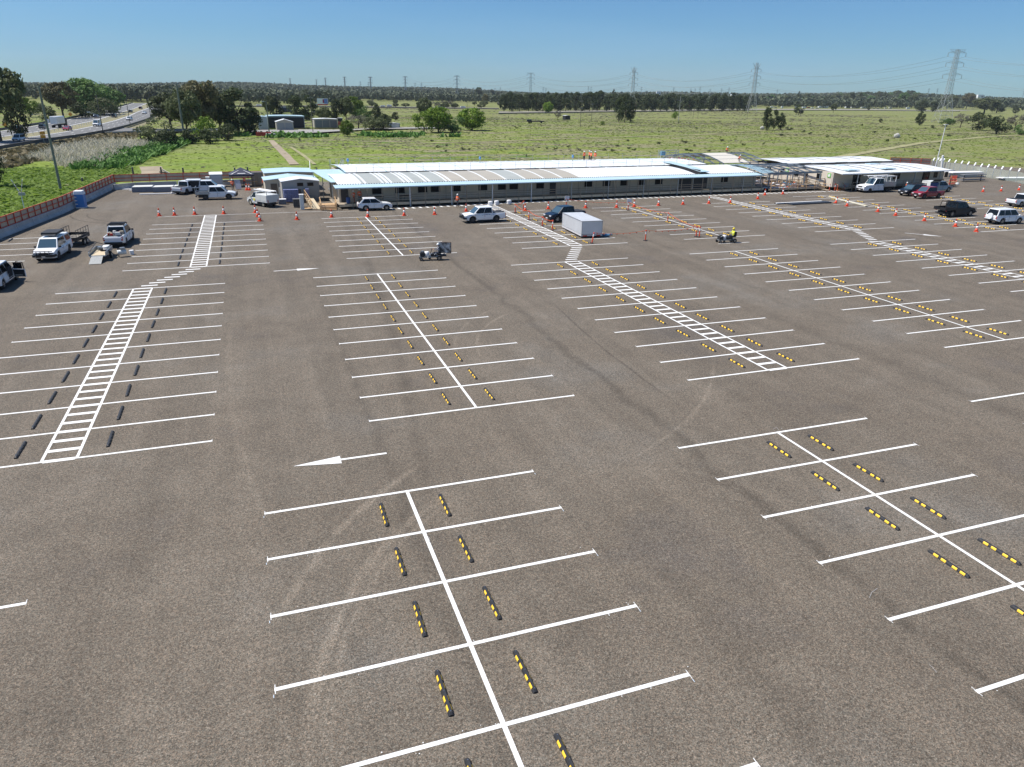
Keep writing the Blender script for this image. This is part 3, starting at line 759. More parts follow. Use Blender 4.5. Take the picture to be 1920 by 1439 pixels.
# left-edge ute with open doors
loc, an = place((33, 524.5), (8, 543), 'R', 1.9, 3.15)
t, g_ = vehicle('open_door_car', 'white four-wheel drive at the left frame edge with its door open', 'car', white, loc, an, 'suv', L=4.9, extras=(), r=.39, top=1.85)
b = MB(); b.box((0, 0, .72), (1.0, .07, .62), white, T=Matrix.Translation((0, 0, 0))); b.box((0, .045, .72), (.92, .03, .56), mat('door_card', (.03, .03, .032), .7))
b.bar((-.45, 0, 1.03), (-.4, 0, 1.6), .05, blackp).bar((.1, 0, 1.62), (-.4, 0, 1.6), .05, blackp).bar((.1, 0, 1.62), (.48, 0, 1.03), .05, blackp)
b.box((0.02, 0, 1.3), (.7, .015, .5), glass); b.box((0, .07, .55), (.6, .04, .08), steel_g)
o = b.build('open_door', t); o.location = (.95, -1.35, 0); o.rotation_euler = (0, 0, R(72))
MB().box((.28, -.935, .95), (.95, .02, .95), mat('painted_shade', (0, 0, 0))).build('door_opening_shade', t)  # near-black panel on the body side paints the shaded doorway
# dark blue ute behind the box trailer
blue = mat('dark_blue_paint', (.004, .014, .034), .35, spec=.3, coat=.25)
loc, an = ang_c((1044.7, 417.5), 5.3, 'L', 1.86, R(-168), 3.1)
vehicle('blue_ute', 'dark blue dual-cab ute behind the silver box trailer', 'ute', blue, loc, an, extras=('cover', 'blkmir'), rimm=rim_m)
# small truck
loc, an = ang_c((1630, 361.8), 6.9, 'L', 2.0, R(-177), 3.9)
t, g_ = vehicle('crew_cab_truck', 'white crew-cab truck with grey tray and ladder rack by the right building', 'truck', white, loc, an, 'ute', L=6.9, W=2.0, wb=3.9, r=.36, top=2.35, belt=1.3, extras=('notub', 'blkmir'), rimm=rim_d)
tray(t, -3.6, -.85, 2.1, .95, steel_g, .75, name='drop_side_tray')
b = MB()
for x in (-3.5, -2.2, -.9, .9):
    z0 = 1.0 if x < 0 else 2.3
    for s in (-1, 1): b.bar((x, s*.95, z0), (x, s*.95, 2.6), .07, papw)
    b.bar((x, -.95, 2.6), (x, .95, 2.6), .07, papw)
for s in (-1, 1): b.bar((-3.6, s*.95, 2.62), (2.0, s*.95, 2.62), .07, papw)
b.build('ladder_rack', t); MB().box((-.3, -.1, 2.7), (4.6, .5, .06), papw).build('ladder', t)
MB().box((.3, 0, 2.5), (.12, .3, .12), mat('beacon_amber', (.9, .35, .02), .3)).build('beacon', t)
dblue = mat('black_blue_paint', (.006, .010, .018), .3, spec=.3, coat=.3)
loc, an = ang_c((1705.5, 368.5), 4.9, 'L', 1.88, R(-176), 2.85)
vehicle('dark_suv', 'dark blue station wagon parked left of the red ute', 'car', dblue, loc, an, 'suv', L=4.85, W=1.88, wb=2.85, top=1.78, rimm=rim_m, extras=('rack',))
redc = mat('red_paint', (.26, .008, .016), .3, coat=.35)
loc, an = place((1729.5, 373.6), (1760.5, 372.2), 'L', 1.86, 3.2)
vehicle('red_ute', 'dark red dual-cab ute with chrome mirrors, right car park', 'ute', redc, loc, an, extras=('opentub',), rimm=rim_d)
loc, an = ang_c((1777, 360.3), 5.2, 'R', 1.84, R(-1), 3.1)
greyc = mat('silver_blue_paint', (.25, .30, .35), .3, metal=.4, coat=.6)
t, g_ = vehicle('canopy_work_ute', 'silver blue ute with open canopy behind the red ute', 'ute', greyc, loc, an, extras=('notub',), rimm=rim_m, L=5.1)
b = MB(); b.box((-1.7, 0, .8), (2.1, 1.8, .1), truck_white).box((-1.7, 0, 1.8), (2.1, 1.8, .08), truck_white).box((-2.72, 0, 1.3), (.06, 1.8, 1), truck_white).box((-.7, 0, 1.3), (.06, 1.8, 1), truck_white)
b.build('canopy_box', t); MB().add([(-2.7, -.95, 1.82), (-.72, -.95, 1.82), (-.72, -1.6, 2.25), (-2.7, -1.6, 2.25)], [(0, 1, 2, 3)], blackp).build('raised_lid', t)
MB().box((-1.7, -.2, 1.25), (1.8, 1.2, .7), mat('blue_tools', (.02, .06, .2), .6)).build('canopy_load', t)
blk = mat('matt_black_paint', (.012, .012, .014), .45)
loc, an = place((1818.4, 405.8), (1783.2, 407.5), 'R', 1.95, 3.3)
t, g_ = vehicle('black_truck', 'matt black boxy tray-back ute between two rows of wheel stops', 'ute', blk, loc, an, extras=('notub', 'bullbar', 'blkmir'), L=5.4, W=1.9, wb=3.3, r=.42, top=1.95, belt=1.15, rimm=rim_m)
tray(t, -3.0, -.9, 1.95, .95, blk, .3)
b = MB()
for x in (-2.0, -.95):
    for s in (-1, 1): b.bar((x, s*.9, 1.2), (x+.1, s*.8, 1.98), .06, blk)
    b.bar((x+.1, -.8, 1.98), (x+.1, .8, 1.98), .06, blk)
b.build('sports_bar', t)
loc, an = place((1908.5, 420), (1878, 421.2), 'R', 1.9, 2.8)
t, g_ = vehicle('white_wagon', 'white station wagon with spare wheel on its tailgate', 'car', white, loc, an, 'suv', L=4.8, W=1.9, wb=2.8, r=.4, top=1.88, rimm=rim_m)
b = MB(); b.cyl((-2.4, 0, .98), (-2.62, 0, .98), .39, white, n=20); b.build('spare_wheel_cover', t, bevel=.03)
q = at(1910.5, 388.6)
vehicle('edge_ute', 'white ute tail cut by the right frame edge', 'ute', white, (q.x+1.7, q.y+.8, .002), R(0), extras=('cover',), rimm=rim_m)
# ---------------------------------------------------------------- trailers and machines
def trailer_wheels(t, xs, W, r=.33):
    for x in xs:
        for s in (-1, 1): wheel(t, x, s*(W/2+.12), r, .2, mat('white_rim', (.65, .65, .63), .5))
    for s in (-1, 1):
        b = MB(); x0, x1 = min(xs)-r-.1, max(xs)+r+.1
        b.box(((x0+x1)/2, s*(W/2+.13), r*2+.1), (x1-x0, .26, .04), blackp); b.build('mudguard', t)
t = thing('cage_trailer', 'black tandem trailer with mesh cage sides behind the canopy ute', 'trailer', (-17.35, 82.3, .002), R(80))
b = MB(); b.box((0, 0, .62), (3.3, 1.8, .1), blackp)
for s in (-1, 1): b.box((0, s*.9, .80), (3.3, .04, .32), blackp); b.box((s*1.63, 0, .80), (.04, 1.8, .32), blackp)
b.build('tray', t)
MB().box((0, 0, .685), (3.2, 1.7, .02), mat('trailer_deck', (.2, .18, .15), .8)).build('deck', t)
for s in (-1, 1):
    b = MB()
    for i in range(6): x = -1.6+i*.64; b.bar((x, s*.9, .95), (x, s*.9, 1.62), .035, blackp)
    b.bar((-1.6, s*.9, 1.62), (1.6, s*.9, 1.62), .045, blackp).bar((-1.6, s*.9, 1.28), (1.6, s*.9, 1.28), .02, blackp); b.build('mesh_gate', t)
b = MB(); b.bar((-1.63, -.88, 1.05), (-1.63, .88, 1.05), .03, blackp)
b.bar((1.6, .6, .55), (2.8, 0, .5), .08, blackp).bar((1.6, -.6, .55), (2.8, 0, .5), .08, blackp).build('drawbar', t)
trailer_wheels(t, (-.35, .35), 1.8)
t = thing('plant_trailer', 'small white trailer with ramp down and timber deck', 'trailer', (-13.8, 74.75, .002), R(88))
b = MB(); b.box((0, 0, .5), (3.2, 1.35, .08), truck_white)
for s in (-1, 1): b.box((0, s*.68, .68), (3.2, .05, .3), steel_g)
b.box((1.6, 0, .68), (.05, 1.35, .3), steel_g).build('tray', t)
MB().box((0, 0, .552), (3.1, 1.25, .02), mat('pale_ply', (.52, .43, .29), .8)).build('deck', t)
MB().add([(-1.6, -.45, .5), (-1.6, .5, .5), (-2.8, .55, .04), (-2.8, -.45, .04)], [(0, 1, 2, 3)], mat('ramp_mesh', (.26, .27, .27), .6, .4, noise=.4, nscale=30)).build('ramp', t)
b = MB(); b.bar((1.6, .5, .45), (2.7, 0, .42), .08, steel_g).bar((1.6, -.5, .45), (2.7, 0, .42), .08, steel_g).bar((1.5, -.6, .8), (1.5, .6, 1.2), .05, blackp).bar((-1.2, .66, .8), (1.5, .6, 1.2), .05, blackp).build('drawbar', t)
trailer_wheels(t, (-.1,), 1.35, .3)
MB().box((.9, -.3, .75), (.9, .5, .4), truck_white).box((1.1, .3, .7), (.5, .3, .3), steel_g).cyl((.2, -.35, .72), (.2, -.35, 1.0), .16, papw).box((.5, -.1, .7), (.4, .5, .25), blackp, .5).build('toolbox', t)
q = at(230, 482); 
t = thing('compressor', 'pale portable machine between the small trailer and rear-facing ute', 'machine', (q.x, q.y, .002), R(20))
MB().cyl((-.35, 0, .45), (.35, 0, .45), .24, truck_white).build('tank', t, smooth=True)
MB().box((.1, 0, .75), (.4, .3, .25), steel_g).bar((-.3, 0, .8), (-.3, 0, .02), .08, blackp).bar((-.3, 0, .8), (.1, 0, .75), .06, blackp).build('motor', t)
q = at(228, 478)
b = MB(); b.lathe([(.17, 0), (.2, .38), (.2, .4)], papw); tag(b.build('paint_bucket'), 'white paint bucket just right of the small trailer', 'bucket', None, (q.x+.9, q.y-.1, .002))
# silver box trailer
pa, pb, pc = at(1052, 426), at(1089.5, 447), at(1125, 443.5)
dx = (pc-pb); dx.z = 0; wid = dx.length; dx = Vector((.998, -.05, 0)); ln = 6.15; wid = 2.42; ang = math.atan2(dx.y, dx.x)
cen = pb+dx*(wid/2+.05)+Vector((-dx.y, dx.x, 0))*(ln/2+.05)
t = thing('box_trailer', 'large silver box trailer with tow bar beside the blue ute', 'trailer', (cen.x, cen.y, .002), ang)
b = MB(); silver = mat('silver_corrugated_sheet', (.68, .69, .70), .45, .25, noise=.05, nscale=1.2)
b.box((0, 0, 1.12), (wid, ln, 1.44), silver); o = b.build('box_body', t, bevel=.03)
b = MB()
for i in range(int(ln/.22)):
    y = -ln/2+.1+i*.22
    for s in (-1, 1): b.box((s*(wid/2+.006), y, 1.08), (.018, .05, 1.44), silver)
b.build('side_ribs', t)
b = MB()
for i in range(9): b.box((0, -ln/2+.3+i*(ln-.6)/8, 1.85), (wid-.1, .05, .02), silver)
b.build('roof_seams', t)
b = MB()
for z in (.34, 1.82):
    for s in (-1, 1): b.box((s*(wid/2+.012), 0, z), (.05, ln+.06, .07), alu); b.box((0, s*(ln/2+.012), z), (wid+.07, .05, .07), alu)
for sx in (-1, 1):
    for s in (-1, 1): b.box((sx*(wid/2+.012), s*(ln/2+.012), 1.08), (.055, .055, 1.5), alu)
b.build('edge_trim', t)
b = MB(); b.box((0, 0, .27), (wid+.1, ln+.06, .16), mat('trailer_frame', (.58, .56, .57), .6)).box((0, 0, .14), (wid-.3, ln-.3, .12), blackp); b.build('frame', t)
b = MB(); yq = ln/2
b.bar((-.8, yq, .25), (0, yq+1.5, .35), .1, steel_g).bar((.8, yq, .25), (0, yq+1.5, .35), .1, steel_g).cyl((0, yq+1.3, .02), (0, yq+1.3, .6), .05, steel_g).build('tow_bar', t)
for s in (-1, 1):
    MB().box((s*.8, -ln/2-.03, .22), (.5, .04, .14), redl).build('tail_light', t)
for y in (-.5, .5):
    for s in (-1, 1): wheel(t, s*(wid/2-.15), y, .24, .2)
for ch in t.children:
    if ch.name.startswith('wheel'): ch.rotation_euler = (0, R(90), 0)
q = at(1140, 443)
b = MB(); b.box((0, 0, .05), (1.0, .5, .1), mat('blue_tarp', (.1, .25, .38), .6), .5).box((.3, .2, .12), (.8, .4, .06), mat('blue_tarp', (0, 0, 0)), -.4).bar((-.6, -.4, .05), (.9, .5, .1), .06, navy)
tag(b.build('folded_tarp'), 'folded blue tarpaulin on the ground right of the silver trailer', 'tarpaulin', None, (q.x, q.y+.3, .004))
# ---------------------------------------------------------------- people
skin = mat('skin', (.48, .28, .2), .6); navyc = mat('navy_cloth', (.02, .025, .045), .9); tanc = mat('tan_cloth', (.42, .34, .22), .9)
boot = mat('boot_leather', (.05, .035, .02), .8); helmet_w = mat('white_helmet', (.85, .85, .83), .35); refl = mat('reflective_tape', (.75, .76, .76), .4)
hivy = mat('hi_vis_yellow', (.75, .8, .05), .8); helm_y = mat('yellow_helmet', (.85, .68, .03), .4); hairm = mat('brown_hair', (.06, .035, .02), .8)
PM = {}
def body_mesh(pose):
    if pose in PM: return PM[pose]
    J = dict(pel=(0, 0, .95), sp=(0, 0, 1.15), ch=(0, -.01, 1.38), nk=(0, 0, 1.50), hd=(.0, .015, 1.60), ht=(0, .01, 1.71),
             hl=(-.1, 0, .9), kl=(-.11, .02, .5), al=(-.12, -.02, .1), tl=(-.13, .14, .04),
             hr=(.1, 0, .9), kr=(.11, .02, .5), ar=(.12, -.02, .1), tr=(.13, .14, .04),
             sl=(-.19, 0, 1.42), el=(-.25, -.02, 1.14), wl=(-.25, .10, .9), sr=(.19, 0, 1.42), er=(.25, -.02, 1.14), wr=(.25, .10, .9))
    if pose == 'walk': J.update(kl=(-.1, .2, .53), al=(-.11, .22, .12), tl=(-.11, .38, .08), kr=(.1, -.06, .5), ar=(.11, -.34, .15), tr=(.11, -.24, .05), wl=(-.24, -.1, .92), wr=(.24, .28, .98), er=(.25, .08, 1.16))
    if pose == 'fold': J.update(el=(-.26, .08, 1.16), wl=(-.05, .24, 1.2), er=(.26, .08, 1.16), wr=(.05, .24, 1.14))
    if pose == 'point': J.update(er=(.42, .12, 1.4), wr=(.66, .22, 1.42))
    if pose == 'crouch': J.update(pel=(0, -.1, .45), sp=(0, 0, .62), ch=(0, .16, .82), nk=(0, .22, .93), hd=(0, .28, 1.02), ht=(0, .30, 1.13), hl=(-.11, -.08, .42), kl=(-.17, .30, .52), al=(-.13, .1, .1), tl=(-.13, .26, .04),
                                  hr=(.11, -.08, .42), kr=(.17, .30, .52), ar=(.13, .1, .1), tr=(.13, .26, .04), sl=(-.19, .16, .84), el=(-.25, .34, .64), wl=(-.16, .5, .42), sr=(.19, .16, .84), er=(.25, .34, .64), wr=(.16, .5, .42))
    if pose == 'sit': J.update({k: (v[0], v[1], v[2]-.42) for k, v in J.items() if k in ('pel', 'sp', 'ch', 'nk', 'hd', 'ht', 'hl', 'hr', 'sl', 'sr')})
    if pose == 'sit': J.update(kl=(-.16, .42, .5), al=(-.16, .5, .1), tl=(-.16, .64, .06), kr=(.16, .42, .5), ar=(.16, .5, .1), tr=(.16, .64, .06), el=(-.26, .14, .78), wl=(-.2, .42, .78), er=(.26, .14, .78), wr=(.2, .42, .78))
    rad = dict(pel=.135, sp=.13, ch=.15, nk=.055, hd=.095, ht=.07, hl=.09, kl=.062, al=.045, tl=.04, hr=.09, kr=.062, ar=.045, tr=.04,
               sl=.07, el=.045, wl=.032, sr=.07, er=.045, wr=.032)
    E_ = [('pel', 'sp'), ('sp', 'ch'), ('ch', 'nk'), ('nk', 'hd'), ('hd', 'ht'), ('pel', 'hl'), ('hl', 'kl'), ('kl', 'al'), ('al', 'tl'),
          ('pel', 'hr'), ('hr', 'kr'), ('kr', 'ar'), ('ar', 'tr'), ('ch', 'sl'), ('sl', 'el'), ('el', 'wl'), ('ch', 'sr'), ('sr', 'er'), ('er', 'wr')]
    names = list(J); V = [Vector(J[n]) for n in names]; rr = [rad[n] for n in names]; edges = [(names.index(a), names.index(b)) for a, b in E_]
    for s, wn, en in ((-1, 'wl', 'el'), (1, 'wr', 'er')):
        w_ = Vector(J[wn]); d = (w_-Vector(J[en])).normalized(); side = Vector((0, 0, 1)).cross(d); 
        if side.length < .1: side = Vector((1, 0, 0))
        side.normalize(); dn = d.cross(side).normalized()
        pi = len(V); V.append(w_+d*.07); rr.append(.034); edges.append((names.index(wn), pi))
        for k, ln in zip((-1.5, -.5, .5, 1.5), (.055, .07, .075, .062)):
            a = len(V); base = w_+d*.095+side*k*.019; V.append(base); rr.append(.010)
            V.append(base+d*ln*.55+dn*.008); rr.append(.009); V.append(base+d*ln*.9+dn*.03); rr.append(.008)
            edges += [(pi, a), (a, a+1), (a+1, a+2)]
        a = len(V); V.append(w_+d*.05-side*.042*s); rr.append(.012); V.append(w_+d*.095-side*.06*s+dn*.01); rr.append(.010); edges += [(pi, a), (a, a+1)]
    me = bpy.data.meshes.new('fig'); me.from_pydata(V, edges, []); ob = bpy.data.objects.new('fig', me); COL.objects.link(ob)
    sk = ob.modifiers.new('s', 'SKIN'); sk.use_smooth_shade = True; sb = ob.modifiers.new('d', 'SUBSURF'); sb.levels = 1; sb.render_levels = 1
    for i, r_ in enumerate(rr): me.skin_vertices[0].data[i].radius = (r_, r_*(.75 if i in (0, 1, 2) else 1)); 
    me.skin_vertices[0].data[0].use_root = True
    dg = bpy.context.evaluated_depsgraph_get(); out = bpy.data.meshes.new_from_object(ob.evaluated_get(dg)); bpy.data.objects.remove(ob)
    for m in (skin, orange2, navyc, boot): out.materials.append(m)
    nk = J['nk'][2]; pz = J['pel'][2]
    segs = [(Vector(J[a]), Vector(J[b]), c) for a, b, c in (('pel', 'sp', 1), ('sp', 'ch', 1), ('ch', 'nk', 1), ('nk', 'hd', 0), ('hd', 'ht', 0), ('hl', 'kl', 2), ('kl', 'al', 2), ('al', 'tl', 3), ('hr', 'kr', 2), ('kr', 'ar', 2), ('ar', 'tr', 3), ('sl', 'el', 1), ('sr', 'er', 1), ('el', 'wl', 1), ('er', 'wr', 1))]
    for s in ('wl', 'wr'):
        segs.append((Vector(J[s]), Vector(J[s])+(Vector(J[s])-Vector(J['el' if s == 'wl' else 'er'])).normalized()*.17, 0))
    for p in out.polygons:
        c = p.center; best = 9; k = 1
        for a, b, m in segs:
            ab = b-a; t_ = max(0, min(1, (c-a).dot(ab)/ab.length_squared)); d = (c-(a+ab*t_)).length
            if d < best: best = d; k = m
        p.material_index = k
        p.use_smooth = True
    PM[pose] = (out, J); return PM[pose]
def person(label, loc, ang, pose='stand', shirt=orange2, trousers=navyc, helm=helmet_w, sc=1.0):
    src, J = body_mesh(pose); me = src.copy(); me.materials[1] = shirt; me.materials[2] = trousers
    t = bpy.data.objects.new('person', me); COL.objects.link(t); tag(t, label, 'person', 'people in hi-vis work clothes', loc, ang); t.scale = (sc, sc, sc)
    hd = Vector(J['hd']); ht = Vector(J['ht']); up = (ht-hd).normalized(); rot = Vector((0, 0, 1)).rotation_difference(up).to_matrix().to_4x4()
    def loc_(o, off): o.matrix_local = Matrix.Translation(hd)@rot@Matrix.Translation(off)
    b = MB(); b.lathe([(.118, .05), (.122, .09), (.11, .15), (.075, .2), (.02, .22)], helm, n=14); b.lathe([(.15, .045), (.15, .06)], helm, n=14)
    o = b.build('helmet', t, smooth=True); loc_(o, (0, .01, 0))
    b = MB(); b.add([(-.016, .088, -.02), (.016, .088, -.02), (0, .09, .03), (0, .118, -.016)], [(0, 1, 3), (1, 2, 3), (2, 0, 3), (0, 2, 1)], skin)
    for s in (-1, 1): b.box((s*.035, .092, .022), (.02, .012, .008), navy); b.box((s*.098, 0, 0), (.015, .035, .055), skin)
    b.box((0, .09, -.045), (.04, .01, .008), redl); o = b.build('face_features', t); loc_(o, (0, 0, 0))
    b = MB(); b.lathe([(.103, -.03), (.108, .03), (.11, .06)], hairm, n=12); o = b.build('hair', t); loc_(o, (0, -.012, 0)); o.scale = (.95, .95, 1)
    # reflective tape hoops round the vest
    a, c = Vector(J['sp']), Vector(J['ch']); b = MB(); d = (c-a)
    rot2 = Vector((0, 0, 1)).rotation_difference(d.normalized()).to_matrix().to_4x4()
    b.lathe([(.168, 0), (.168, .05)], refl, n=14); o = b.build('reflective_tape', t); o.matrix_local = Matrix.Translation(a.lerp(c, .25))@rot2@Matrix.Diagonal((1, .8, 1, 1))
    return t
def pp(px, py, z=0.0): q = at(px, py, z); return (q.x, q.y, z)
person('worker in orange vest and white helmet walking in front of the veranda', pp(858, 389), R(-60), 'walk')
person('worker behind the bonnet of the tray ute, white helmet, arms folded', pp(437.5, 358.5), R(170), 'fold')
person('worker under the tent pointing right with an outstretched arm', pp(459, 351), R(200), 'point')
person('worker in white helmet standing left of the small cream building', pp(496, 354), R(150), 'stand')
person('worker standing alone at the left of the group on the roof', pp(1095, 303, 3.6), R(20), 'stand')
person('worker at the back of the roof group, white helmet', pp(1104.5, 302.4, 3.6), R(-90), 'stand')
person('worker in the middle front of the roof group, orange shirt', pp(1108, 303.8, 3.6), R(90), 'fold')
person('worker in tan trousers at the right of the roof group', pp(1115.5, 303.5, 3.6), R(120), 'stand', trousers=tanc)
person('worker crouching on top of the pale arched roof', pp(1361.5, 287, 4.6), R(180), 'crouch')
person('worker crouching inside the open roof frame near the arch', pp(1384.5, 303, 3.5), R(200), 'crouch')
person('worker in orange and white beside the dark blue wagon', pp(1697, 362), R(190), 'fold')
person('worker in tan trousers climbing the steps of the right building', pp(1577, 352.5, .3), R(40), 'walk', trousers=tanc)
# ---------------------------------------------------------------- ride-on line markers
def line_marker(label, loc, ang, board):
    t = thing('line_marking_machine', label, 'machine', loc, ang)
    b = MB(); b.box((0, 0, .32), (2.1, .5, .1), steel_g).box((-.25, 0, .5), (.5, .6, .25), blackp).build('chassis', t)
    MB().lathe([(.22, 0), (.24, .1), (.24, .42), (.1, .46)], papw, (.38, 0, .36)).build('paint_tank', t, smooth=True)
    MB().box((.8, 0, .55), (.45, .6, .4), blackp).box((.78, 0, .8), (.3, .34, .12), steel_g).build('engine', t, bevel=.04)
    MB().box((-.72, 0, .62), (.45, .5, .1), blackp).box((-.95, 0, .9), (.1, .48, .5), blackp).build('seat', t, bevel=.03)
    b = MB(); b.bar((.1, 0, .4), (-.1, 0, 1.05), .05, blackp).bar((-.1, -.3, 1.05), (-.1, .3, 1.05), .04, blackp).build('handlebar', t)
    for x, rr_ in ((.95, .16), (-.75, .24)):
        for s in (-1, 1): wheel(t, x, s*.38, rr_, .13)
    wheel(t, .1, -.34, .14, .1)
    b = MB()
    for i in range(14):
        a = Vector((random.uniform(-.6, .9), random.choice((-.3, .3))+random.uniform(-.06, .06), random.uniform(.35, .8))); b.bar(a, a+Vector((random.uniform(-.3, .3), random.uniform(-.1, .1), random.uniform(-.2, .25))), .03, random.choice([steel_g, papw, blackp]))
    b.build('hoses', t)
    if board:
        b = MB(); b.box((-1.25, 0, 1.15), (.05, 1.3, 1.05), mat('rusty_board_edge', (.16, .09, .06), .8)); k = b.build('arrow_board', t)
        k2 = MB().box((0, 0, 0), (.09, 1.2, .95), mat('paint_spattered_board', (.38, .38, .37), .8, noise=.75, nscale=3.5)).build('board_face', k); k2.location = (-1.25, 0, 1.15); k2.data.materials[0].node_tree.nodes['Color Ramp'].color_ramp.elements[0].color = (.04, .03, .025, 1)
        k.matrix_local = Matrix.Translation((-1.3, 0, 0))@Matrix.Rotation(R(72), 4, 'Z')@Matrix.Translation((1.25, 0, 0))
        MB().bar((-1.2, 0, .4), (-1.3, 0, .8), .08, blackp).build('board_post', t)
        MB().box((-1.15, 0, .42), (.6, .6, .12), blackp).build('rear_step', t)
    return t
q1 = at(790, 489.5); q2 = at(829, 488.5); a1 = math.atan2(q1.y-q2.y, q1.x-q2.x); c = (q1+q2)/2
line_marker('paint-spattered ride-on line marker with tall rusty board, no yellow', (c.x, c.y+.3, .002), a1, True)
v = Vector((math.cos(a1), math.sin(a1), 0)); p = c-v*.72
person('rider in grey shirt and white helmet behind the rusty board', (p.x, p.y+.3, .2), a1-R(90), 'sit', shirt=mat('grey_shirt', (.22, .22, .24), .9))
q1 = at(1350, 456.5); q2 = at(1380, 455.5); a1 = math.atan2(q1.y-q2.y, q1.x-q2.x); c = (q1+q2)/2
line_marker('ride-on line marker driven by the rider in yellow', (c.x, c.y+.3, .002), a1, False)
v = Vector((math.cos(a1), math.sin(a1), 0)); p = c-v*.72
person('rider in yellow shirt and yellow helmet on the line marker', (p.x, p.y+.3, .2), a1-R(90), 'sit', shirt=hivy, helm=helm_y)
# ---------------------------------------------------------------- fence on concrete barriers (left)
FC = [Vector((-29.0, 60)), Vector((-25.3, 87.4)), Vector((-22.6, 104.3)), Vector((-20.7, 126.5)), Vector((-20.3, 130.9))]
def along(path, step):
    out = []; carry = 0.0
    for a, b in zip(path, path[1:]):
        L_ = (b-a).length; d = (b-a)/L_; s = carry
        while s < L_: out.append((a+d*s, d)); s += step
        carry = s-L_
    return out
def barrier_mb(b, a, c, h=.82, w=.6):
    d = (c-a).normalized(); n = Vector((-d.y, d.x)); vs = []
    for p in (a, c):
        for off, z in ((-w/2, 0), (-w/2, .1), (-w*.22, .4), (-w*.17, h), (w*.17, h), (w*.22, .4), (w/2, .1), (w/2, 0)):
            q = p+n*off; vs.append((q.x, q.y, z))
    b.add(vs, [(i, i+1, 9+i, 8+i) for i in range(7)]+[tuple(range(7, -1, -1)), tuple(range(8, 16))], concrete)
pts = along(FC, 4.0)
for i, ((p, d), (p2, d2)) in enumerate(zip(pts, pts[1:]+[(FC[-1], pts[-1][1])])):
    if (p2-p).length < .5: continue
    b = MB(); barrier_mb(b, p+d*.02, p2-d*.02)
    tag(b.build('concrete_barrier'), 'concrete barrier under the left fence, %s from its near end' % ORD[i+1], 'barrier', 'concrete barriers under the left fence')
def panel_fence(name, label, path, z0, z1, side, post=1.55, shift=0.0):
    t = thing(name, label, 'fence', (0, 0, 0))
    bp = MB(); br = MB(); posts = along(path, post)
    for a, b in zip(path, path[1:]):
        d = (b-a).normalized(); n = Vector((-d.y, d.x))*side; a2, b2 = a+n*shift, b+n*shift
        e = n*.03
        bp.add([(a2.x-e.x, a2.y-e.y, z0), (b2.x-e.x, b2.y-e.y, z0), (b2.x-e.x, b2.y-e.y, z1), (a2.x-e.x, a2.y-e.y, z1),
                (a2.x+e.x*.3, a2.y+e.y*.3, z0), (b2.x+e.x*.3, b2.y+e.y*.3, z0), (b2.x+e.x*.3, b2.y+e.y*.3, z1), (a2.x+e.x*.3, a2.y+e.y*.3, z1)],
               [(3, 2, 1, 0), (4, 5, 6, 7), (0, 1, 5, 4), (1, 2, 6, 5), (2, 3, 7, 6), (3, 0, 4, 7)], ply)
        for z in (z0+.05, (z0+z1)/2, z1-.03):
            br.bar((a2.x+n.x*.06, a2.y+n.y*.06, z), (b2.x+n.x*.06, b2.y+n.y*.06, z), .07, fencered, .09)
    bp.build('plywood_panels', t); br.build('rail', t)
    b = None
    for p, d in posts:
        n = Vector((-d.y, d.x))*side; q = p+n*shift
        if b is None: b = MB().box((0, 0, (z0+z1)/2-.1), (.09, .09, z1-z0+.25), fencered).build('post', t); o = b
        else: o = b.copy(); COL.objects.link(o)
        o.parent = t; o.location = (q.x+n.x*.09, q.y+n.y*.09, 0)
    return t
panel_fence('hoarding_fence', 'plywood hoarding in red steel frame along the left edge', FC, .8, 1.95, -1, post=1.7, shift=-.12)
FB = [Vector((-20.3, 131.0)), Vector((-11, 132.3)), Vector((-1.5, 133.0)), Vector((2.0, 133.2))]
panel_fence('rear_hoarding_fence', 'plywood hoarding in red steel frame behind the white utes', FB, .78, 1.9, -1, post=2.5, shift=0)
for i, ((a, c), nm) in enumerate(zip([((-20.0, 127.2), (-17.3, 129.4)), ((-17.2, 129.5), (-11.3, 130.2)), ((-11.2, 130.2), (-5.3, 130.8)), ((-5.2, 130.8), (1.5, 131.2))],
                         ['angled concrete barrier at the corner of the two hoardings', 'concrete barrier just right of the angled corner piece', 'concrete barrier behind the stacked slabs', 'concrete barrier behind the grey cabinet'])):
    b = MB(); barrier_mb(b, Vector(a), Vector(c)); tag(b.build('concrete_barrier'), nm, 'barrier', 'concrete barriers at the rear corner')
# brace on barrier, porta loo
t = thing('portable_toilet', 'blue portable toilet with white roof by the left fence', 'portable toilet', (at(152.5, 391).x, at(152.5, 391).y+.5, .002), R(-6))
bl = mat('toilet_blue', (.05, .2, .5), .5); b = MB(); b.box((0, 0, .98), (1.05, 1.1, 1.9), bl); b.build('cabin', t, bevel=.06)
MB().box((0, 0, .08), (1.15, 1.2, .14), truck_white).build('base', t)
b = MB(); b.add([(-.58, -.6, 1.72), (.58, -.6, 1.72), (.58, .6, 1.72), (-.58, .6, 1.72), (-.5, -.5, 2.2), (.5, -.5, 2.2), (.5, .5, 2.2), (-.5, .5, 2.2)], [(3, 2, 1, 0), (4, 5, 6, 7), (0, 1, 5, 4), (1, 2, 6, 5), (2, 3, 7, 6), (3, 0, 4, 7)], papw); b.build('roof', t, bevel=.08)
for z in (.5, .95, 1.4): MB().add([(-.545, -.45, z-.03), (-.53, -.57, z+.12), (.2, -.57, z+.02), (-.53, -.57, z-.06)], [(0, 1, 2, 3)], truck_white).build('white_flash', t)
MB().box((.12, -.56, 1.0), (.7, .03, 1.5), mat('toilet_door_blue', (.06, .23, .55), .5)).build('door', t)
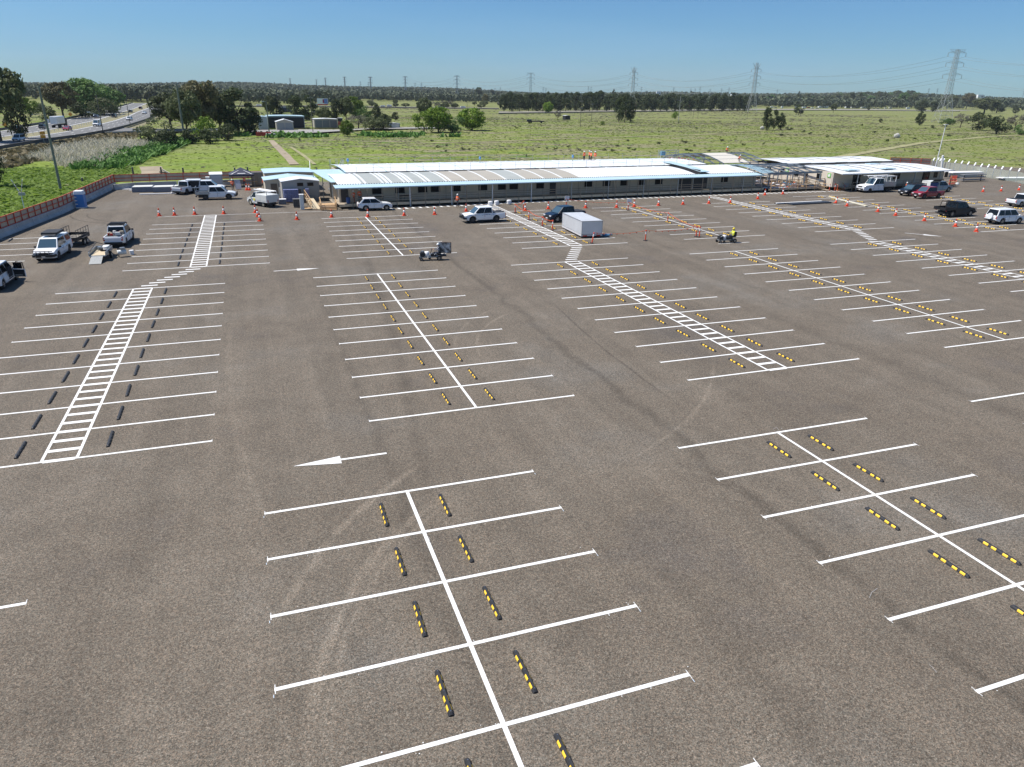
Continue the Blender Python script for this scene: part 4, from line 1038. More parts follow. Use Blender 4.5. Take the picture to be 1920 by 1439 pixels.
q = at(163, 378); b = MB(); b.bar((0, 0, 1.0), (1.3, -.3, .03), .06, steel_g).bar((0, .5, 1.0), (1.3, .3, .03), .06, steel_g)
tag(b.build('fence_brace'), 'steel fence brace leaning from the barrier right of the toilet', 'brace', None, (q.x-1.0, q.y-.2, 0))
# stacked slabs / bins
for (px, py), wd, lab in (((267, 361), 2.9, 'left grey open bin with pale lining near the corner'), ((306, 361), 2.9, 'middle grey open bin with pale lining'), ((338, 360), 2.0, 'right grey bin beside the nosed-in ute')):
    q = at(px, py); t = thing('steel_bin', lab, 'bin', (q.x, q.y+1.1, .002), R(3), 'grey steel bins in a row')
    b = MB(); b.slab([(-wd/2, -1.0), (wd/2, -1.0), (wd/2, 1.0), (-wd/2, 1.0)], 0, .72, mat('slate_grey_steel', (.16, .18, .22), .5, noise=.1)); b.build('bin_body', t, bevel=.03)
    MB().slab([(-wd/2+.1, -.95), (wd/2-.1, -.95), (wd/2+.05, 1.1), (-wd/2+.3, 1.1)], .73, .80, mat('pale_sheet', (.6, .6, .56), .7, noise=.08)).build('cover_sheet', t)
q = at(300, 364.3); b = MB(); b.box((0, 0, .06), (5.5, .3, .1), papw, .03).box((2.2, .2, .16), (1.3, .5, .18), papw, .2)
tag(b.build('plastic_wrap'), 'strip of white plastic sheet on the ground before the bins', 'plastic sheet', None, (q.x, q.y, .004))
q = at(236, 358); b = MB(); b.box((0, 0, .04), (2.6, .5, .07), papw, .05).box((.5, -1.3, .03), (1.3, .35, .05), papw)
tag(b.build('white_board'), 'white boards lying at the foot of the corner barrier', 'board', None, (q.x+.6, q.y+1.6, .004))
# cabinets, tent
q = at(407, 351); t = thing('site_cabinet', 'grey steel cabinet with pitched lid left of the tent', 'cabinet', (q.x, q.y+.8, .002), R(3))
b = MB(); b.box((0, 0, .95), (1.9, 1.6, 1.9), steel_g); b.build('body', t, bevel=.04); b = MB(); b.add([(-1, -.85, 1.9), (1, -.85, 1.9), (1, .85, 2.15), (-1, .85, 2.15), (-1, -.85, 1.96), (1, -.85, 1.96), (1, .85, 2.21), (-1, .85, 2.21)], [(3, 2, 1, 0), (4, 5, 6, 7), (0, 1, 5, 4), (1, 2, 6, 5), (2, 3, 7, 6), (3, 0, 4, 7)], truck_white); b.build('roof', t)
MB().box((0, -.815, 1.0), (1.5, .03, 1.6), mat('cabinet_door', (.45, .48, .52), .4, .3)).build('door', t)
MB().box((-1.3, .2, .75), (.6, 1.0, 1.5), truck_white).build('side_unit', t)
q = at(455, 351); t = thing('canopy_tent', 'navy pop-up tent with white logo stripes', 'tent', (q.x, q.y+1.2, .002), R(2))
tentm = mat('navy_canvas', (.035, .04, .07), .8); b = MB(); b.add([(-1.9, -1.5, 1.95), (1.9, -1.5, 1.95), (1.9, 1.5, 1.95), (-1.9, 1.5, 1.95), (0, 0, 2.95)], [(0, 1, 4), (1, 2, 4), (2, 3, 4), (3, 0, 4)], tentm)
b.add([(-1.9, -1.5, 1.7), (1.9, -1.5, 1.7), (1.9, -1.5, 1.95), (-1.9, -1.5, 1.95)], [(0, 1, 2, 3)], tentm); b.add([(-1.9, 1.5, 1.7), (1.9, 1.5, 1.7), (1.9, 1.5, 1.95), (-1.9, 1.5, 1.95)], [(0, 1, 2, 3)], tentm)
for s in (-1, 1): b.add([(s*1.9, -1.5, 1.7), (s*1.9, 1.5, 1.7), (s*1.9, 1.5, 1.95), (s*1.9, -1.5, 1.95)], [(0, 1, 2, 3)], tentm)
b.build('canopy', t)
def tentpt(u, v): return (u*1.9*(1-v), -1.5*(1-v)-.02, 1.95+v*1.0+.02)
for s in (-1, 1): MB().add([tentpt(s*.93, .05), tentpt(s*.82, .07), tentpt(s*.42, .6), tentpt(s*.5, .6)], [(0, 1, 2, 3)], papw).build('white_stripe', t)
MB().add([tentpt(-.4, .13), tentpt(.4, .13), tentpt(.34, .19), tentpt(-.34, .19)], [(0, 1, 2, 3)], papw).build('white_logo_bar', t)
for sx in (-1, 1):
    for s in (-1, 1): MB().bar((sx*1.85, s*1.45, 0), (sx*1.85, s*1.45, 1.95), .05, steel_g).build('leg', t)
q = at(446, 355)
for i, (px, lab) in enumerate(((441, 'left timber trestle table under the tent edge'), (472, 'right timber trestle table under the tent'))):
    q = at(px-12 if i == 0 else px, 350.5); t = thing('trestle_table', lab, 'table', (q.x, q.y+.9, .002), R(2), 'timber tables at the tent')
    MB().box((0, 0, .72), (2.0, .75, .05), timber).build('tabletop', t)
    for sx in (-.85, .85):
        for s in (-.3, .3): MB().bar((sx, s, 0), (sx, s, .7), .06, timber_old).build('leg', t)
q = at(450, 355.5); t = thing('display_board', 'grey and white display boards standing before the tent', 'sign board', (q.x, q.y, .002), R(4))
b = MB(); b.box((-.25, 0, .75), (.8, .05, 1.5), mat('grey_board', (.42, .46, .52), .5, noise=.2, nscale=4), .15, T=Matrix.Rotation(R(-10), 4, 'X')); b.build('upper_board', t)
MB().box((-.15, -.25, .45), (.75, .04, .85), papw, .1, T=Matrix.Rotation(R(-14), 4, 'X')).build('lower_board', t)
q = at(478, 349); t = thing('steel_locker', 'tall grey-brown locker right of the tent', 'locker', (q.x+.5, q.y+1.2, .002), R(2))
MB().box((0, 0, 1.05), (1.9, 1.2, 2.1), mat('taupe_steel', (.22, .2, .18), .6)).build('body', t, bevel=.02)
for s in (-.48, .48): MB().box((s, -.61, 1.05), (.88, .03, 1.95), mat('taupe_door', (.26, .24, .21), .6)).build('door', t)
MB().box((1.35, .3, 1.05), (.6, .6, 2.1), alu).build('side_panel', t)
# ---------------------------------------------------------------- buildings
roof_white = mat('white_roof_sheet', (.74, .75, .74), .4, noise=.03, nscale=.6)
roof_blue = mat('pale_blue_roof_sheet', (.47, .62, .68), .4, .02, noise=.04, nscale=.5)
roof_grey = mat('grey_green_roof_sheet', (.37, .385, .355), .5, noise=.06, nscale=.6)
roof_tan = mat('sand_roof_sheet', (.40, .365, .30), .5, noise=.06, nscale=.6)
wallg = mat('taupe_wall_panel', (.52, .46, .36), .7, noise=.05, nscale=.8)
shade_dark = mat('painted_shade', (0, 0, 0))  # near-black colour standing for shade in gaps and openings
trimw = mat('white_trim', (.66, .66, .64), .5)
def frame_at(ox, oy, ang):
    c, s = math.cos(ang), math.sin(ang)
    def toW(u, v, z=0): return Vector((ox+u*c-v*s, oy+u*s+v*c, z))
    return toW
def u_of(toW, px, v, z):
    lo, hi = -30, 120
    for _ in range(40):
        m = (lo+hi)/2; q = toW(m, v, z)-CAM; x = 960+F_PX*q.dot(RT)/q.dot(FWD)
        if x < px: lo = m
        else: hi = m
    return lo
def curved(b, u0, u1, prof, m, th=.05):
    n = len(prof); vs = [(u0, v, z) for v, z in prof]+[(u1, v, z) for v, z in prof]+[(u0, v, z-th) for v, z in prof]+[(u1, v, z-th) for v, z in prof]
    fs = []
    for i in range(n-1):
        fs += [(i, i+1, n+i+1, n+i), (2*n+i, 3*n+i, 3*n+i+1, 2*n+i+1), (i, 2*n+i, 2*n+i+1, i+1), (n+i, n+i+1, 3*n+i+1, 3*n+i)]
    fs += [(0, n, 3*n, 2*n), (n-1, 3*n-1, 4*n-1, 2*n-1)]
    b.add(vs, fs, m)
def windows(t, lst, v, face=-1, zc=1.9, w=.95, h=.85, name='window'):
    for uu, ww, hh, zz in lst:
        o = MB().box((uu, v+face*.03, zz), (ww+.12, .05, hh+.12), trimw if False else mat('window_frame_dark', (.05, .05, .05), .5)).build(name, t)
        MB().box((uu, v+face*.065, zz), (ww, .03, hh), mat('office_window_glass', (.006, .007, .009), .35, spec=.15)).build('pane', o)
OA = (10.4, 99.9); AA = R(3.0); A = frame_at(*OA, AA)
t = thing('long_site_building', 'long portable office building with white and sand roof and veranda', 'building', (OA[0], OA[1], 0), AA); TA = t
ULEN = 71.4
# veranda sheet
b = MB(); curved(b, 0, ULEN, [(-.12, 2.72), (.8, 2.84), (1.75, 2.97)], roof_blue); b.build('veranda_roof', t)
b = MB(); b.box((ULEN/2, -.16, 2.70), (ULEN+.1, .12, .14), roof_blue); b.build('gutter', t)
for k in range(7): MB().cyl((9+k*9.9, 2.2, .55), (9+k*9.9, 2.2, 2.75), .05, trimw, n=8).build('downpipe', t)
b = MB()
for i in range(int(ULEN/.36)): b.box((.2+i*.36, 1.75, 3.0), (.16, .1, .07), blackp)
b.build('flashing', t)
prof1 = [(1.8, 2.97), (2.8, 3.10), (4, 3.24), (5.5, 3.38), (7, 3.47), (8.6, 3.52), (10.3, 3.53)]
u = 3.8-3.05; i = -1; cols = []
while u < 57.5:
    m = roof_white if (i < 0 or i >= 11) else (roof_grey if i in (0, 1, 2, 3, 7) else roof_tan)
    b = MB(); curved(b, u, u+3.0, prof1, m); b.build('roof_panel', t)
    ribs = MB(); curved(ribs, u-.1, u+.14, [(v, z+.035) for v, z in prof1], roof_white, .06)
    if 0 <= i < 5: curved(ribs, u+.5, u+.85, [(v, z+.02) for v, z in prof1], roof_white, .03)
    if i in (1, 2): curved(ribs, u+1.1, u+1.4, [(v, z+.02) for v, z in prof1], roof_white, .03)
    ribs.build('roof_rib', t); u += 3.05; i += 1
uend = u
for k in range(3):
    b = MB(); curved(b, 61.4+k*3.33, 61.4+k*3.33+3.28, prof1, roof_white); b.build('roof_panel', t)
b = MB(); curved(b, uend+.9, 61.3, [(1.9, 3.35), (6, 3.72), (11, 3.95), (13.5, 4.0)], roof_blue, .08); b.build('raised_roof_panel', t)
b = MB(); b.box(((uend+61.3)/2, 6.2, 2.9), (61.3-uend-.05, 8.4, .05), shade_dark); b.box((uend+.95, 6.2, 3.25), (.04, 8.2, .7), shade_dark); b.build('roof_gap_shade', t)  # dark sheets paint the shaded void beside the raised panel
# walls front row
b = MB(); b.box((.8+ULEN/2-.4, 2.3, 1.75), (ULEN-.8, .12, 2.4), wallg).box((ULEN-.06, 6.3, 1.8), (.12, 7.9, 2.4), wallg).box((1.2, 6.4, 1.75), (.12, 8.1, 2.4), wallg).box((.8+ULEN/2-.4, 10.25, 1.9), (ULEN-.9, .1, 3.1), wallg)
for k in range(23): b.box((3.8+k*3.05, 2.235, 1.75), (.05, .02, 2.38), mat('panel_joint', (.2, .18, .155), .8))
b.build('wall', t)
wl = []
for px in (706.5, 749.5, 792, 816, 855, 905, 941.5, 963, 1013, 1103, 1137, 1170, 1202.5, 1234.5, 1358):
    wl.append((u_of(A, px, 2.3, 2.1), 1.25, 1.05, 2.1))
windows(t, wl, 2.24)
for px, ww in ((1036, 1.0), (1284, 2.4), (1304, 1.6), (1318, 1.5), (646, 1.0)):
    uu = u_of(A, px, 2.3, 1.6); o = MB().box((uu, 2.22, 1.6), (ww, .06, 2.05), mat('door_dark', (.04, .04, .042), .6)).build('door', t)
    MB().box((uu+ww*.35, 2.17, 1.6), (.04, .05, .14), chrome).build('handle', o)
for k in range(22):
    MB().box((4.9+k*3.05+(.5 if k % 3 else 0), 2.2, 2.72), (.42, .08, .12), blackp).build('wall_vent', t)
# deck
b = MB(); b.box((ULEN/2+.2, 1.2, .53), (ULEN-.4, 2.2, .05), timber_old).build('deck', t)
b = MB(); b.box((ULEN/2+.2, .06, .43), (ULEN-.4, .05, .34), mat('deck_bearer', (.75, .58, .38), .8, noise=.1)).build('deck_bearer', t)
MB().box((ULEN/2, 1.5, .2), (ULEN-1, .05, .4), shade_dark).build('underfloor_shade', t)  # dark sheet paints the shade below the veranda deck
k = 0; px_ = 0
pst = MB().box((0, 0, 1.36), (.085, .085, 2.72), timber_old).build('timber_post', t); pst.location = (2.2, 0.0, 0)
uu = 2.2+2.02
while uu < ULEN:
    o = pst.copy(); COL.objects.link(o); o.parent = t; o.location = (uu, 0, 0); uu += 2.02
for p_ in (768.9, 847, 923, 996, 1071, 1140, 1206, 1270, 1333, 1392):
    o = MB().box((u_of(A, p_, -.02, .9), -.06, 1.35), (.11, .11, 2.7), trimw if p_ < 1000 else steel_g).build('steel_post', t)
b = MB()
for z in (.95, 1.3, 1.6): b.box((ULEN/2+1, .0, z), (ULEN-3, .035, .085), timber_old)
b.build('railing', t)
# row 2
t = thing('rear_office_row', 'rear row of portable offices with white roof and edge rails', 'building', (OA[0], OA[1], 0), AA)
prof2 = [(10.95, 3.62), (12.5, 3.74), (15, 3.86), (18, 3.88), (21, 3.8), (24, 3.6)]
u = 3.4; k = 0
while u < 67:
    b = MB(); curved(b, u, u+3.0, prof2, roof_white); b.build('roof_panel', t)
    b = MB(); curved(b, u-.08, u+.1, [(v, z+.03) for v, z in prof2], roof_blue if k % 2 == 0 else roof_white, .05); b.build('roof_rib', t); u += 3.05; k += 1
b = MB(); b.box((3.4+32, 10.8, 1.83), (64, .1, 3.55), mat('painted_gap_shade', (.05, .048, .045), .8)).box((3.45, 17.4, 1.9), (.1, 13, 2.7), wallg).box((67.2, 17.4, 1.8), (.1, 13, 2.7), wallg).box((35.4, 23.9, 1.8), (64, .1, 2.7), wallg).build('wall', t)  # front wall coloured near-black to paint the shade line between rows
def rails(u0, u1, v, z, step, nm):
    b = MB(); u = u0
    while u <= u1: b.bar((u, v, z-.1), (u, v, z+1.0), .035, steel_g); u += step
    for zz in (.55, .98): b.bar((u0, v, z+zz), (u1, v, z+zz), .022, steel_g)
    return b.build(nm, t)
rails(5, 67, 11.1, 3.65, 2.55, 'front_edge_rail'); rails(5, 67, 23.9, 3.6, 3.1, 'rear_edge_rail')
b = MB()   # access scaffold at the left end
for i in range(7): b.bar((2.2+.35*i, 19, .3+.5*i), (2.2+.35*i, 20.2, .3+.5*i), .05, alu, .2)
for s in (19, 20.2): b.bar((2.0, s, 0), (4.6, s, 3.6), .07, alu).bar((2.0, s, 1.0), (4.6, s, 4.7), .05, alu)
for x in (2.6, 3.6, 4.6):
    for s in (19, 20.2): b.bar((x, s, 0), (x, s, 4.8), .05, alu)
tag(b.build('scaffold_stair'), 'aluminium scaffold stair at the left end of the rear office row', 'scaffold', None, (OA[0], OA[1], 0), AA)
bluec = mat('blue_cap', (.13, .30, .58), .6)
for px, py, lab in ((652, 301, 'leftmost blue marker on the rear roof rail'), (900, 297, 'middle blue marker on the rear roof rail'), (1074, 294, 'right blue marker on the rear roof rail')):
    q = at(px, py, 4.6); b = MB(); b.lathe([(.05, -1.1), (.05, -.1)], steel_g, n=6).lathe([(.14, -.2), (.2, 0), (.14, .25), (.04, .3)], bluec, n=10)
    tag(b.build('blue_marker'), lab, 'marker', 'blue markers on the roof rail', (q.x, q.y, 4.6))
q = at(1262, 297, 3.6); t = thing('scaffold_tower', 'small aluminium scaffold tower with blue tarp on the white roof', 'scaffold', (q.x-1, q.y, 3.55), AA)
b = MB()
for x in (-1.9, 0, 2.2):
    for y in (0, .8): b.bar((x, y, 0), (x, y, 1.6), .06, alu)
for y in (0, .8):
    for z in (.5, 1.05, 1.5): b.bar((-1.9, y, z), (2.2, y, z), .04, alu)
    b.bar((0, y, .1), (2.2, y, 1.4), .05, alu)
b.build('frame', t); MB().box((-1.2, .4, .95), (.9, .7, .7), mat('blue_tarp', (0, 0, 0))).build('blue_tarp', t)
# clutter on roof
for i in range(26):
    px = random.choice([random.uniform(1150, 1280), random.uniform(900, 1180), random.uniform(1250, 1275)]); q = at(px, random.uniform(298, 301), 3.6)
    pass
b = MB()
for i in range(30): b.box((random.gauss(0, 2.2), random.gauss(0, .5), random.uniform(.05, .3)), (random.uniform(.1, .5), .2, random.uniform(.1, .35)), random.choice([orange2, papw, papw, timber, redp]), random.random())
q = at(1262, 299.5, 3.6); tag(b.build('tool_pile'), 'pile of tools and offcuts below the roof scaffold tower', 'tools', None, (q.x, q.y, 3.5))
for (px, py) in ((941, 317), (965, 316), (1155, 303)):
    pass
# stairs, ramp, canopy at the left
OA2 = frame_at(8.3, 98.9, R(1))
t = thing('timber_steps', 'pine entry steps with handrails at the left end of the veranda', 'steps', (8.35, 98.9, 0), R(2))
for i in range(4): MB().box((1.0, .15+i*.3, .09+i*.14), (2.0, .3, .05), timber).build('step', t)
b = MB()
for x in (0, 2.0): b.bar((x, .1, 0), (x, .1, 1.0), .09, timber).bar((x, 1.3, 0), (x, 1.3, 1.6), .09, timber).bar((x, .1, 1.0), (x, 1.3, 1.6), .09, timber).bar((x, .1, .5), (x, 1.3, 1.1), .07, timber)
b.build('handrail', t)
b = MB(); b.slab([(-.1, 1.4), (2.1, 1.4), (2.1, 3.0), (-.1, 3.0)], .5, .56, timber).build('landing', t)
t = thing('access_ramp', 'long timber access ramp with rails left of the veranda steps', 'ramp', (6.4, 100.2, 0), R(4))
b = MB(); b.add([(.9, .1, .05), (2.0, .1, .05), (2.2, 9, .75), (1.1, 9, .75), (.9, .1, 0), (2.0, .1, 0), (2.2, 9, .68), (1.1, 9, .68)], [(0, 1, 2, 3), (7, 6, 5, 4), (0, 4, 5, 1), (1, 5, 6, 2), (2, 6, 7, 3), (3, 7, 4, 0)], mat('pale_ply', (0, 0, 0))).build('ramp_deck', t)
b = MB()
for i in range(7):
    y = .2+i*1.45; b.bar((.9+i*.03, y, 0), (.9+i*.03, y, 1.15+i*.1), .08, timber)
for z in (.6, 1.1): b.bar((.9, .2, z), (1.1, 9, z+.65), .07, timber)
b.build('ramp_rail', t)
MB().box((.3, 1.2, .03), (1.2, .9, .04), timber, .3).box((.8, .3, .05), (1.6, .25, .05), timber, -.1).build('loose_plank', t)
t = thing('entry_canopy', 'flat pale blue canopy roof between small cream building and veranda', 'canopy', (9.3, 103.6, 0), R(3))
b = MB(); b.add([(1.0, -.2, 3.12), (5.6, -.2, 3.12), (4.9, 13.5, 3.5), (.1, 13.5, 3.5), (1.0, -.2, 3.04), (5.6, -.2, 3.04), (4.9, 13.5, 3.42), (.1, 13.5, 3.42)], [(0, 1, 2, 3), (7, 6, 5, 4), (0, 4, 5, 1), (1, 5, 6, 2), (2, 6, 7, 3), (3, 7, 4, 0)], roof_blue).build('roof', t)
for x, y in ((1.1, 0), (5.4, 0), (.4, 13), (4.8, 13), (.8, 6.5)): MB().bar((x, y, 0), (x, y, 3.1), .1, steel_g).build('post', t)
MB().box((3.2, 2.4, 1.6), (3.4, .1, 2.0), mat('cream_inner_wall', (.55, .47, .36), .7)).build('inner_wall', t)
MB().box((3.2, .2, .5), (4.6, 4.0, .06), timber_old).build('floor', t)
# small cream building
def shed(name, label, loc, ang, W, D, h, roofm, wallm, rise=.25, over=.15, wins=(), doors=(), cat='building'):
    t = thing(name, label, cat, loc, ang)
    b = MB(); b.add([(0, 0, 0), (W, 0, 0), (W, 0, h), (W/2, 0, h+rise), (0, 0, h), (0, D, 0), (W, D, 0), (W, D, h), (W/2, D, h+rise), (0, D, h)],
                    [(0, 1, 2, 3, 4), (9, 8, 7, 6, 5), (0, 5, 6, 1), (1, 6, 7, 2), (4, 9, 5, 0)], wallm).build('wall', t)
    b = MB(); o_ = over
    def pr(x, y, z): return (x, y, z)
    zt = h+rise+.05; ze = h-.02
    b.add([(-o_, -o_, ze), (W/2, -o_, zt), (W+o_, -o_, ze), (-o_, D+o_, ze), (W/2, D+o_, zt), (W+o_, D+o_, ze),
           (-o_, -o_, ze+.08), (W/2, -o_, zt+.08), (W+o_, -o_, ze+.08), (-o_, D+o_, ze+.08), (W/2, D+o_, zt+.08), (W+o_, D+o_, ze+.08)],
          [(6, 7, 10, 9), (7, 8, 11, 10), (0, 3, 4, 1), (1, 4, 5, 2), (0, 1, 7, 6), (1, 2, 8, 7), (9, 10, 4, 3), (10, 11, 5, 4), (0, 6, 9, 3), (2, 5, 11, 8)], roofm).build('roof', t)
    for uu, zz, ww, hh in wins:
        o = MB().box((uu, -.03, zz), (ww+.1, .05, hh+.1), blackp).build('window', t); MB().box((uu, -.06, zz), (ww, .03, hh), glass).build('pane', o)
    for uu, ww, hh, mm in doors:
        o = MB().box((uu, -.04, hh/2), (ww, .06, hh), mm).build('door', t); MB().box((uu+ww*.38, -.09, hh*.5), (.05, .05, .12), chrome).build('handle', o)
    return t
doorb = mat('brown_door', (.13, .1, .075), .6)
shed('small_site_office', 'small grey-cream gabled building behind the blue-wrapped pallets', (4.0, 108.4, 0), R(2), 5.1, 3.6, 2.75, roof_white, mat('warm_grey_cladding', (.36, .34, .30), .7, noise=.03), .28, .12,
     wins=((2.5, 2.35, .75, .38), (3.9, 2.35, .75, .38)), doors=((2.1, .85, 1.7, doorb),))
t = shed('left_site_office', 'wider cream office with pale blue gable roof behind the service truck', (1.9, 114.2, 0), R(2), 7.4, 4.5, 2.35, roof_blue, wallg, .35, .2,
     doors=((1.2, .9, 1.9, doorb), (2.3, .9, 1.9, mat('taupe_door', (0, 0, 0)))))
t = shed('back_site_office', 'rearmost cream office with flat pale blue roof at the left', (2.2, 121.5, 0), R(2), 7.2, 6.5, 2.65, roof_blue, wallg, .08, .25)
MB().bar((7.3, 4.5, 2.8), (7.9, 9.5, 3.6), .1, trimw).build('roof_pole', t)
# blue-wrapped pallets etc
blw = mat('printed_carton', (.16, .18, .32), .5, noise=.55, nscale=9)
def pallet(label, loc, nx, nz, ang=R(2)):
    t = thing('pallet_stack', label, 'pallet', loc, ang, 'blue wrapped carton pallets')
    MB().box((nx*.25, .5, .07), (nx*.5, 1.0, .12), timber).build('pallet', t)
    for i in range(nx):
        for k in range(nz):
            MB().box((.25+i*.5, .5, .14+.22+k*.42), (.48, .98, .40), blw).build('carton', t, bevel=.02)
pallet('wide stack of blue-printed cartons before the small cream building', (4.1, 107.1, 0), 4, 4)
pallet('narrow stack of blue-printed cartons right of the brown door', (7.1, 107.4, 0), 1, 4)
q = at(564, 377.5); t = thing('door_frame', 'white-framed brown panel standing between the carton stacks', 'panel', (q.x, q.y+1.0, .002), R(2))
MB().box((-.45, 0, .95), (.08, .1, 1.9), trimw).box((.45, 0, .95), (.08, .1, 1.9), trimw).box((0, 0, 1.9), (1.1, .1, .08), trimw).build('frame', t); MB().box((0, .02, .93), (.82, .05, 1.82), doorb).build('panel', t)
q = at(557.5, 390); b = MB(); b.box((0, .5, .6), (1.2, .9, .95), mat('charcoal_crate', (.045, .047, .05), .7)).box((0, .5, 1.1), (1.3, 1.0, .06), mat('crate_lid', (.12, .12, .12), .7)).box((0, .5, .06), (1.25, .95, .1), timber_old)
tag(b.build('dark_crate', bevel=.01), 'charcoal crate on a pallet before the cartons', 'crate', None, (q.x+.15, q.y, .002))
q = at(567.5, 393.5); b = MB(); b.box((0, .3, .95), (.5, .5, 1.9), truck_white).box((0, .3, 1.93), (.6, .6, .06), papw)
tag(b.build('white_pillar'), 'tall white pillar box left of the timber steps', 'pillar', None, (q.x, q.y, .002))
q = at(530, 384); b = MB(); b.box((0, .4, .3), (1.0, .7, .6), mat('slate_grey_steel', (0, 0, 0))).box((0, .4, .66), (1.05, .75, .1), papw); tag(b.build('grey_cabinet_box'), 'low grey box with white lid behind the service truck', 'box', None, (q.x, q.y, .002))
q = at(531, 372); b = MB(); b.box((0, .3, .8), (.9, .35, 1.3), truck_white).cyl((0, .1, .9), (0, .14, .9), .35, steel_g).box((0, .3, .08), (1.0, .5, .12), timber_old); tag(b.build('air_conditioner_unit'), 'white air conditioner unit at the left corner of the small building', 'air conditioner', None, (q.x, q.y, .002))
# people and clutter on the deck
dq = A(u_of(A, 663.5, 1.3, .6), 1.3, .56); person('worker in orange sitting by the veranda rail, left of two', dq, R(180), 'fold', trousers=mat('orange_trousers', (.4, .07, .03), .9), sc=.92)
dq = A(u_of(A, 675, 1.5, .6), 1.5, .56); person('worker in striped orange shirt on the veranda, right of two', dq, R(180), 'stand')
dq = A(u_of(A, 653, 1.2, .9), 1.2, .56); b = MB().lathe([(.22, 0), (.26, .05), (.28, .75), (.2, .8)], mat('bin_blue', (.03, .09, .25), .5)); tag(b.build('blue_bin'), 'blue bin on the veranda left of the two workers', 'bin', None, dq)
for px, lab in ((708, 'left dark bench table on the veranda behind the white car'), (760, 'right dark bench on the veranda, by the first steel post')):
    dq = A(u_of(A, px, 1.6, .9), 1.6, .56); t = thing('veranda_table', lab, 'table', dq, AA, 'tables on the veranda'); MB().box((0, 0, .72), (1.6, .7, .06), blackp).build('tabletop', t)
    for s in (-.7, .7):
        for s2 in (-.3, .3): MB().bar((s, s2, 0), (s, s2, .7), .06, blackp).build('leg', t)
for px, py, lab in ((919.5, 386, 'left white drum beside the lettered ute roof'), (931, 385, 'middle white drum behind the lettered ute tray'), (954.5, 383.5, 'right white drum on the zebra strip')):
    q = at(px, py); b = MB().lathe([(.25, 0), (.32, .06), (.34, .5), (.3, .6), (.12, .62)], papw); tag(b.build('white_drum', smooth=False), lab, 'drum', 'white drums by the zebra strip', (q.x, q.y, .006))
# open steel frame
OF = (82.6, 103.5); t = thing('steel_frame_shelter', 'open grey steel roof frame over a deck between the two buildings', 'frame', (OF[0], OF[1], 0), R(4))
stf = mat('blue_grey_steel', (.22, .26, .30), .45, .4)
for x in (0, 3.9, 7.8, 11.3):
    for y in (.2, 6.6, 13): MB().bar((x, y, .5), (x, y, 2.95), .16, stf).build('column', t)
fp = [(.1, 2.95), (2.2, 3.3), (4.4, 3.55), (6.6, 3.65), (8.8, 3.55), (11, 3.3), (13.1, 2.95)]
for x in (-.2, 2.0, 3.9, 5.8, 7.8, 9.6, 11.3):
    b = MB()
    for (a, c), (e, f) in zip(fp, fp[1:]): b.bar((x, a, c), (x, e, f), .12, stf, .2)
    b.build('rafter', t)
b = MB()
for v, z in fp: b.bar((-.3, v, z+.12), (11.5, v, z+.12), .1, stf)
b.bar((-.3, .1, 2.9), (11.5, .1, 2.9), .14, stf, .24); b.build('purlin', t)
b = MB()
for i in range(2): curved(b, -1.6+i*0, 1.2, [(.1, 3.02), (2.2, 3.4), (4.4, 3.67), (6.6, 3.78), (9, 3.66)], roof_blue, .03)
b.build('roof_sheet', t)
b = MB(); b.box((5.6, 5.8, .5), (12.4, 13.0, .06), mat('deck_membrane', (.13, .1, .09), .8, noise=.35, nscale=.7)); b.build('deck', t)
b = MB(); b.box((5.6, -.65, .42), (12.4, .06, .26), mat('deck_bearer', (0, 0, 0))); b.build('deck_bearer', t)
MB().box((5.6, 0.4, .2), (12.2, .05, .38), shade_dark).build('underfloor_shade', t)  # dark sheet standing for the shade under this deck
pst2 = None
for i in range(7):
    if pst2 is None: pst2 = MB().box((0, 0, 1.0), (.09, .09, 2.0), timber).build('timber_post', t); o = pst2
    else: o = pst2.copy(); COL.objects.link(o); o.parent = t
    o.location = (-.2+i*1.95, -.72, 0)
b = MB()
for z in (.95, 1.4, 1.95): b.bar((-.2, -.72, z), (11.6, -.72, z), .07, timber_old)
b.build('railing', t)
cols_ = [timber, timber, timber, papw, orange2, mat('blue_tarp', (0, 0, 0)), redp, timber_old, alu, mat('brown_membrane', (.2, .1, .08), .8)]
b = MB()
for i in range(60):
    x = random.uniform(.5, 11); y = random.uniform(.3, 11); L_ = random.choice([.3, .5, .8, 2.4, 3.0]); b.box((x, y, .56+random.uniform(0, .25)), (L_, random.uniform(.12, .6), random.uniform(.05, .35)), random.choice(cols_), random.choice([0, .1, 1.5, -.3, .7]))
b.box((1.8, .5, .57), (4.6, .5, .06), papw, -.12)
o = tag(b.build('timber_offcuts'), 'scattered timber, sheets and offcuts on the open deck', 'timber', None, (OF[0], OF[1], .0), R(4))
t = thing('deck_stair', 'short stair with timber rails from the open deck to the zebra strip', 'steps', tuple(at(1533, 357)), R(4))
for i in range(3): MB().box((0, .4+i*.28, .1+i*.14), (1.4, .28, .05), timber_old).build('step', t)
MB().bar((-.7, .2, 0), (-.7, .2, .9), .08, timber_old).bar((.7, .2, 0), (.7, .2, .9), .08, timber_old).bar((-.7, .2, .9), (-1.8, 1.2, 1.5), .08, timber_old).bar((.7, .2, .9), (.7, 1.2, 1.5), .08, timber_old).build('handrail', t)
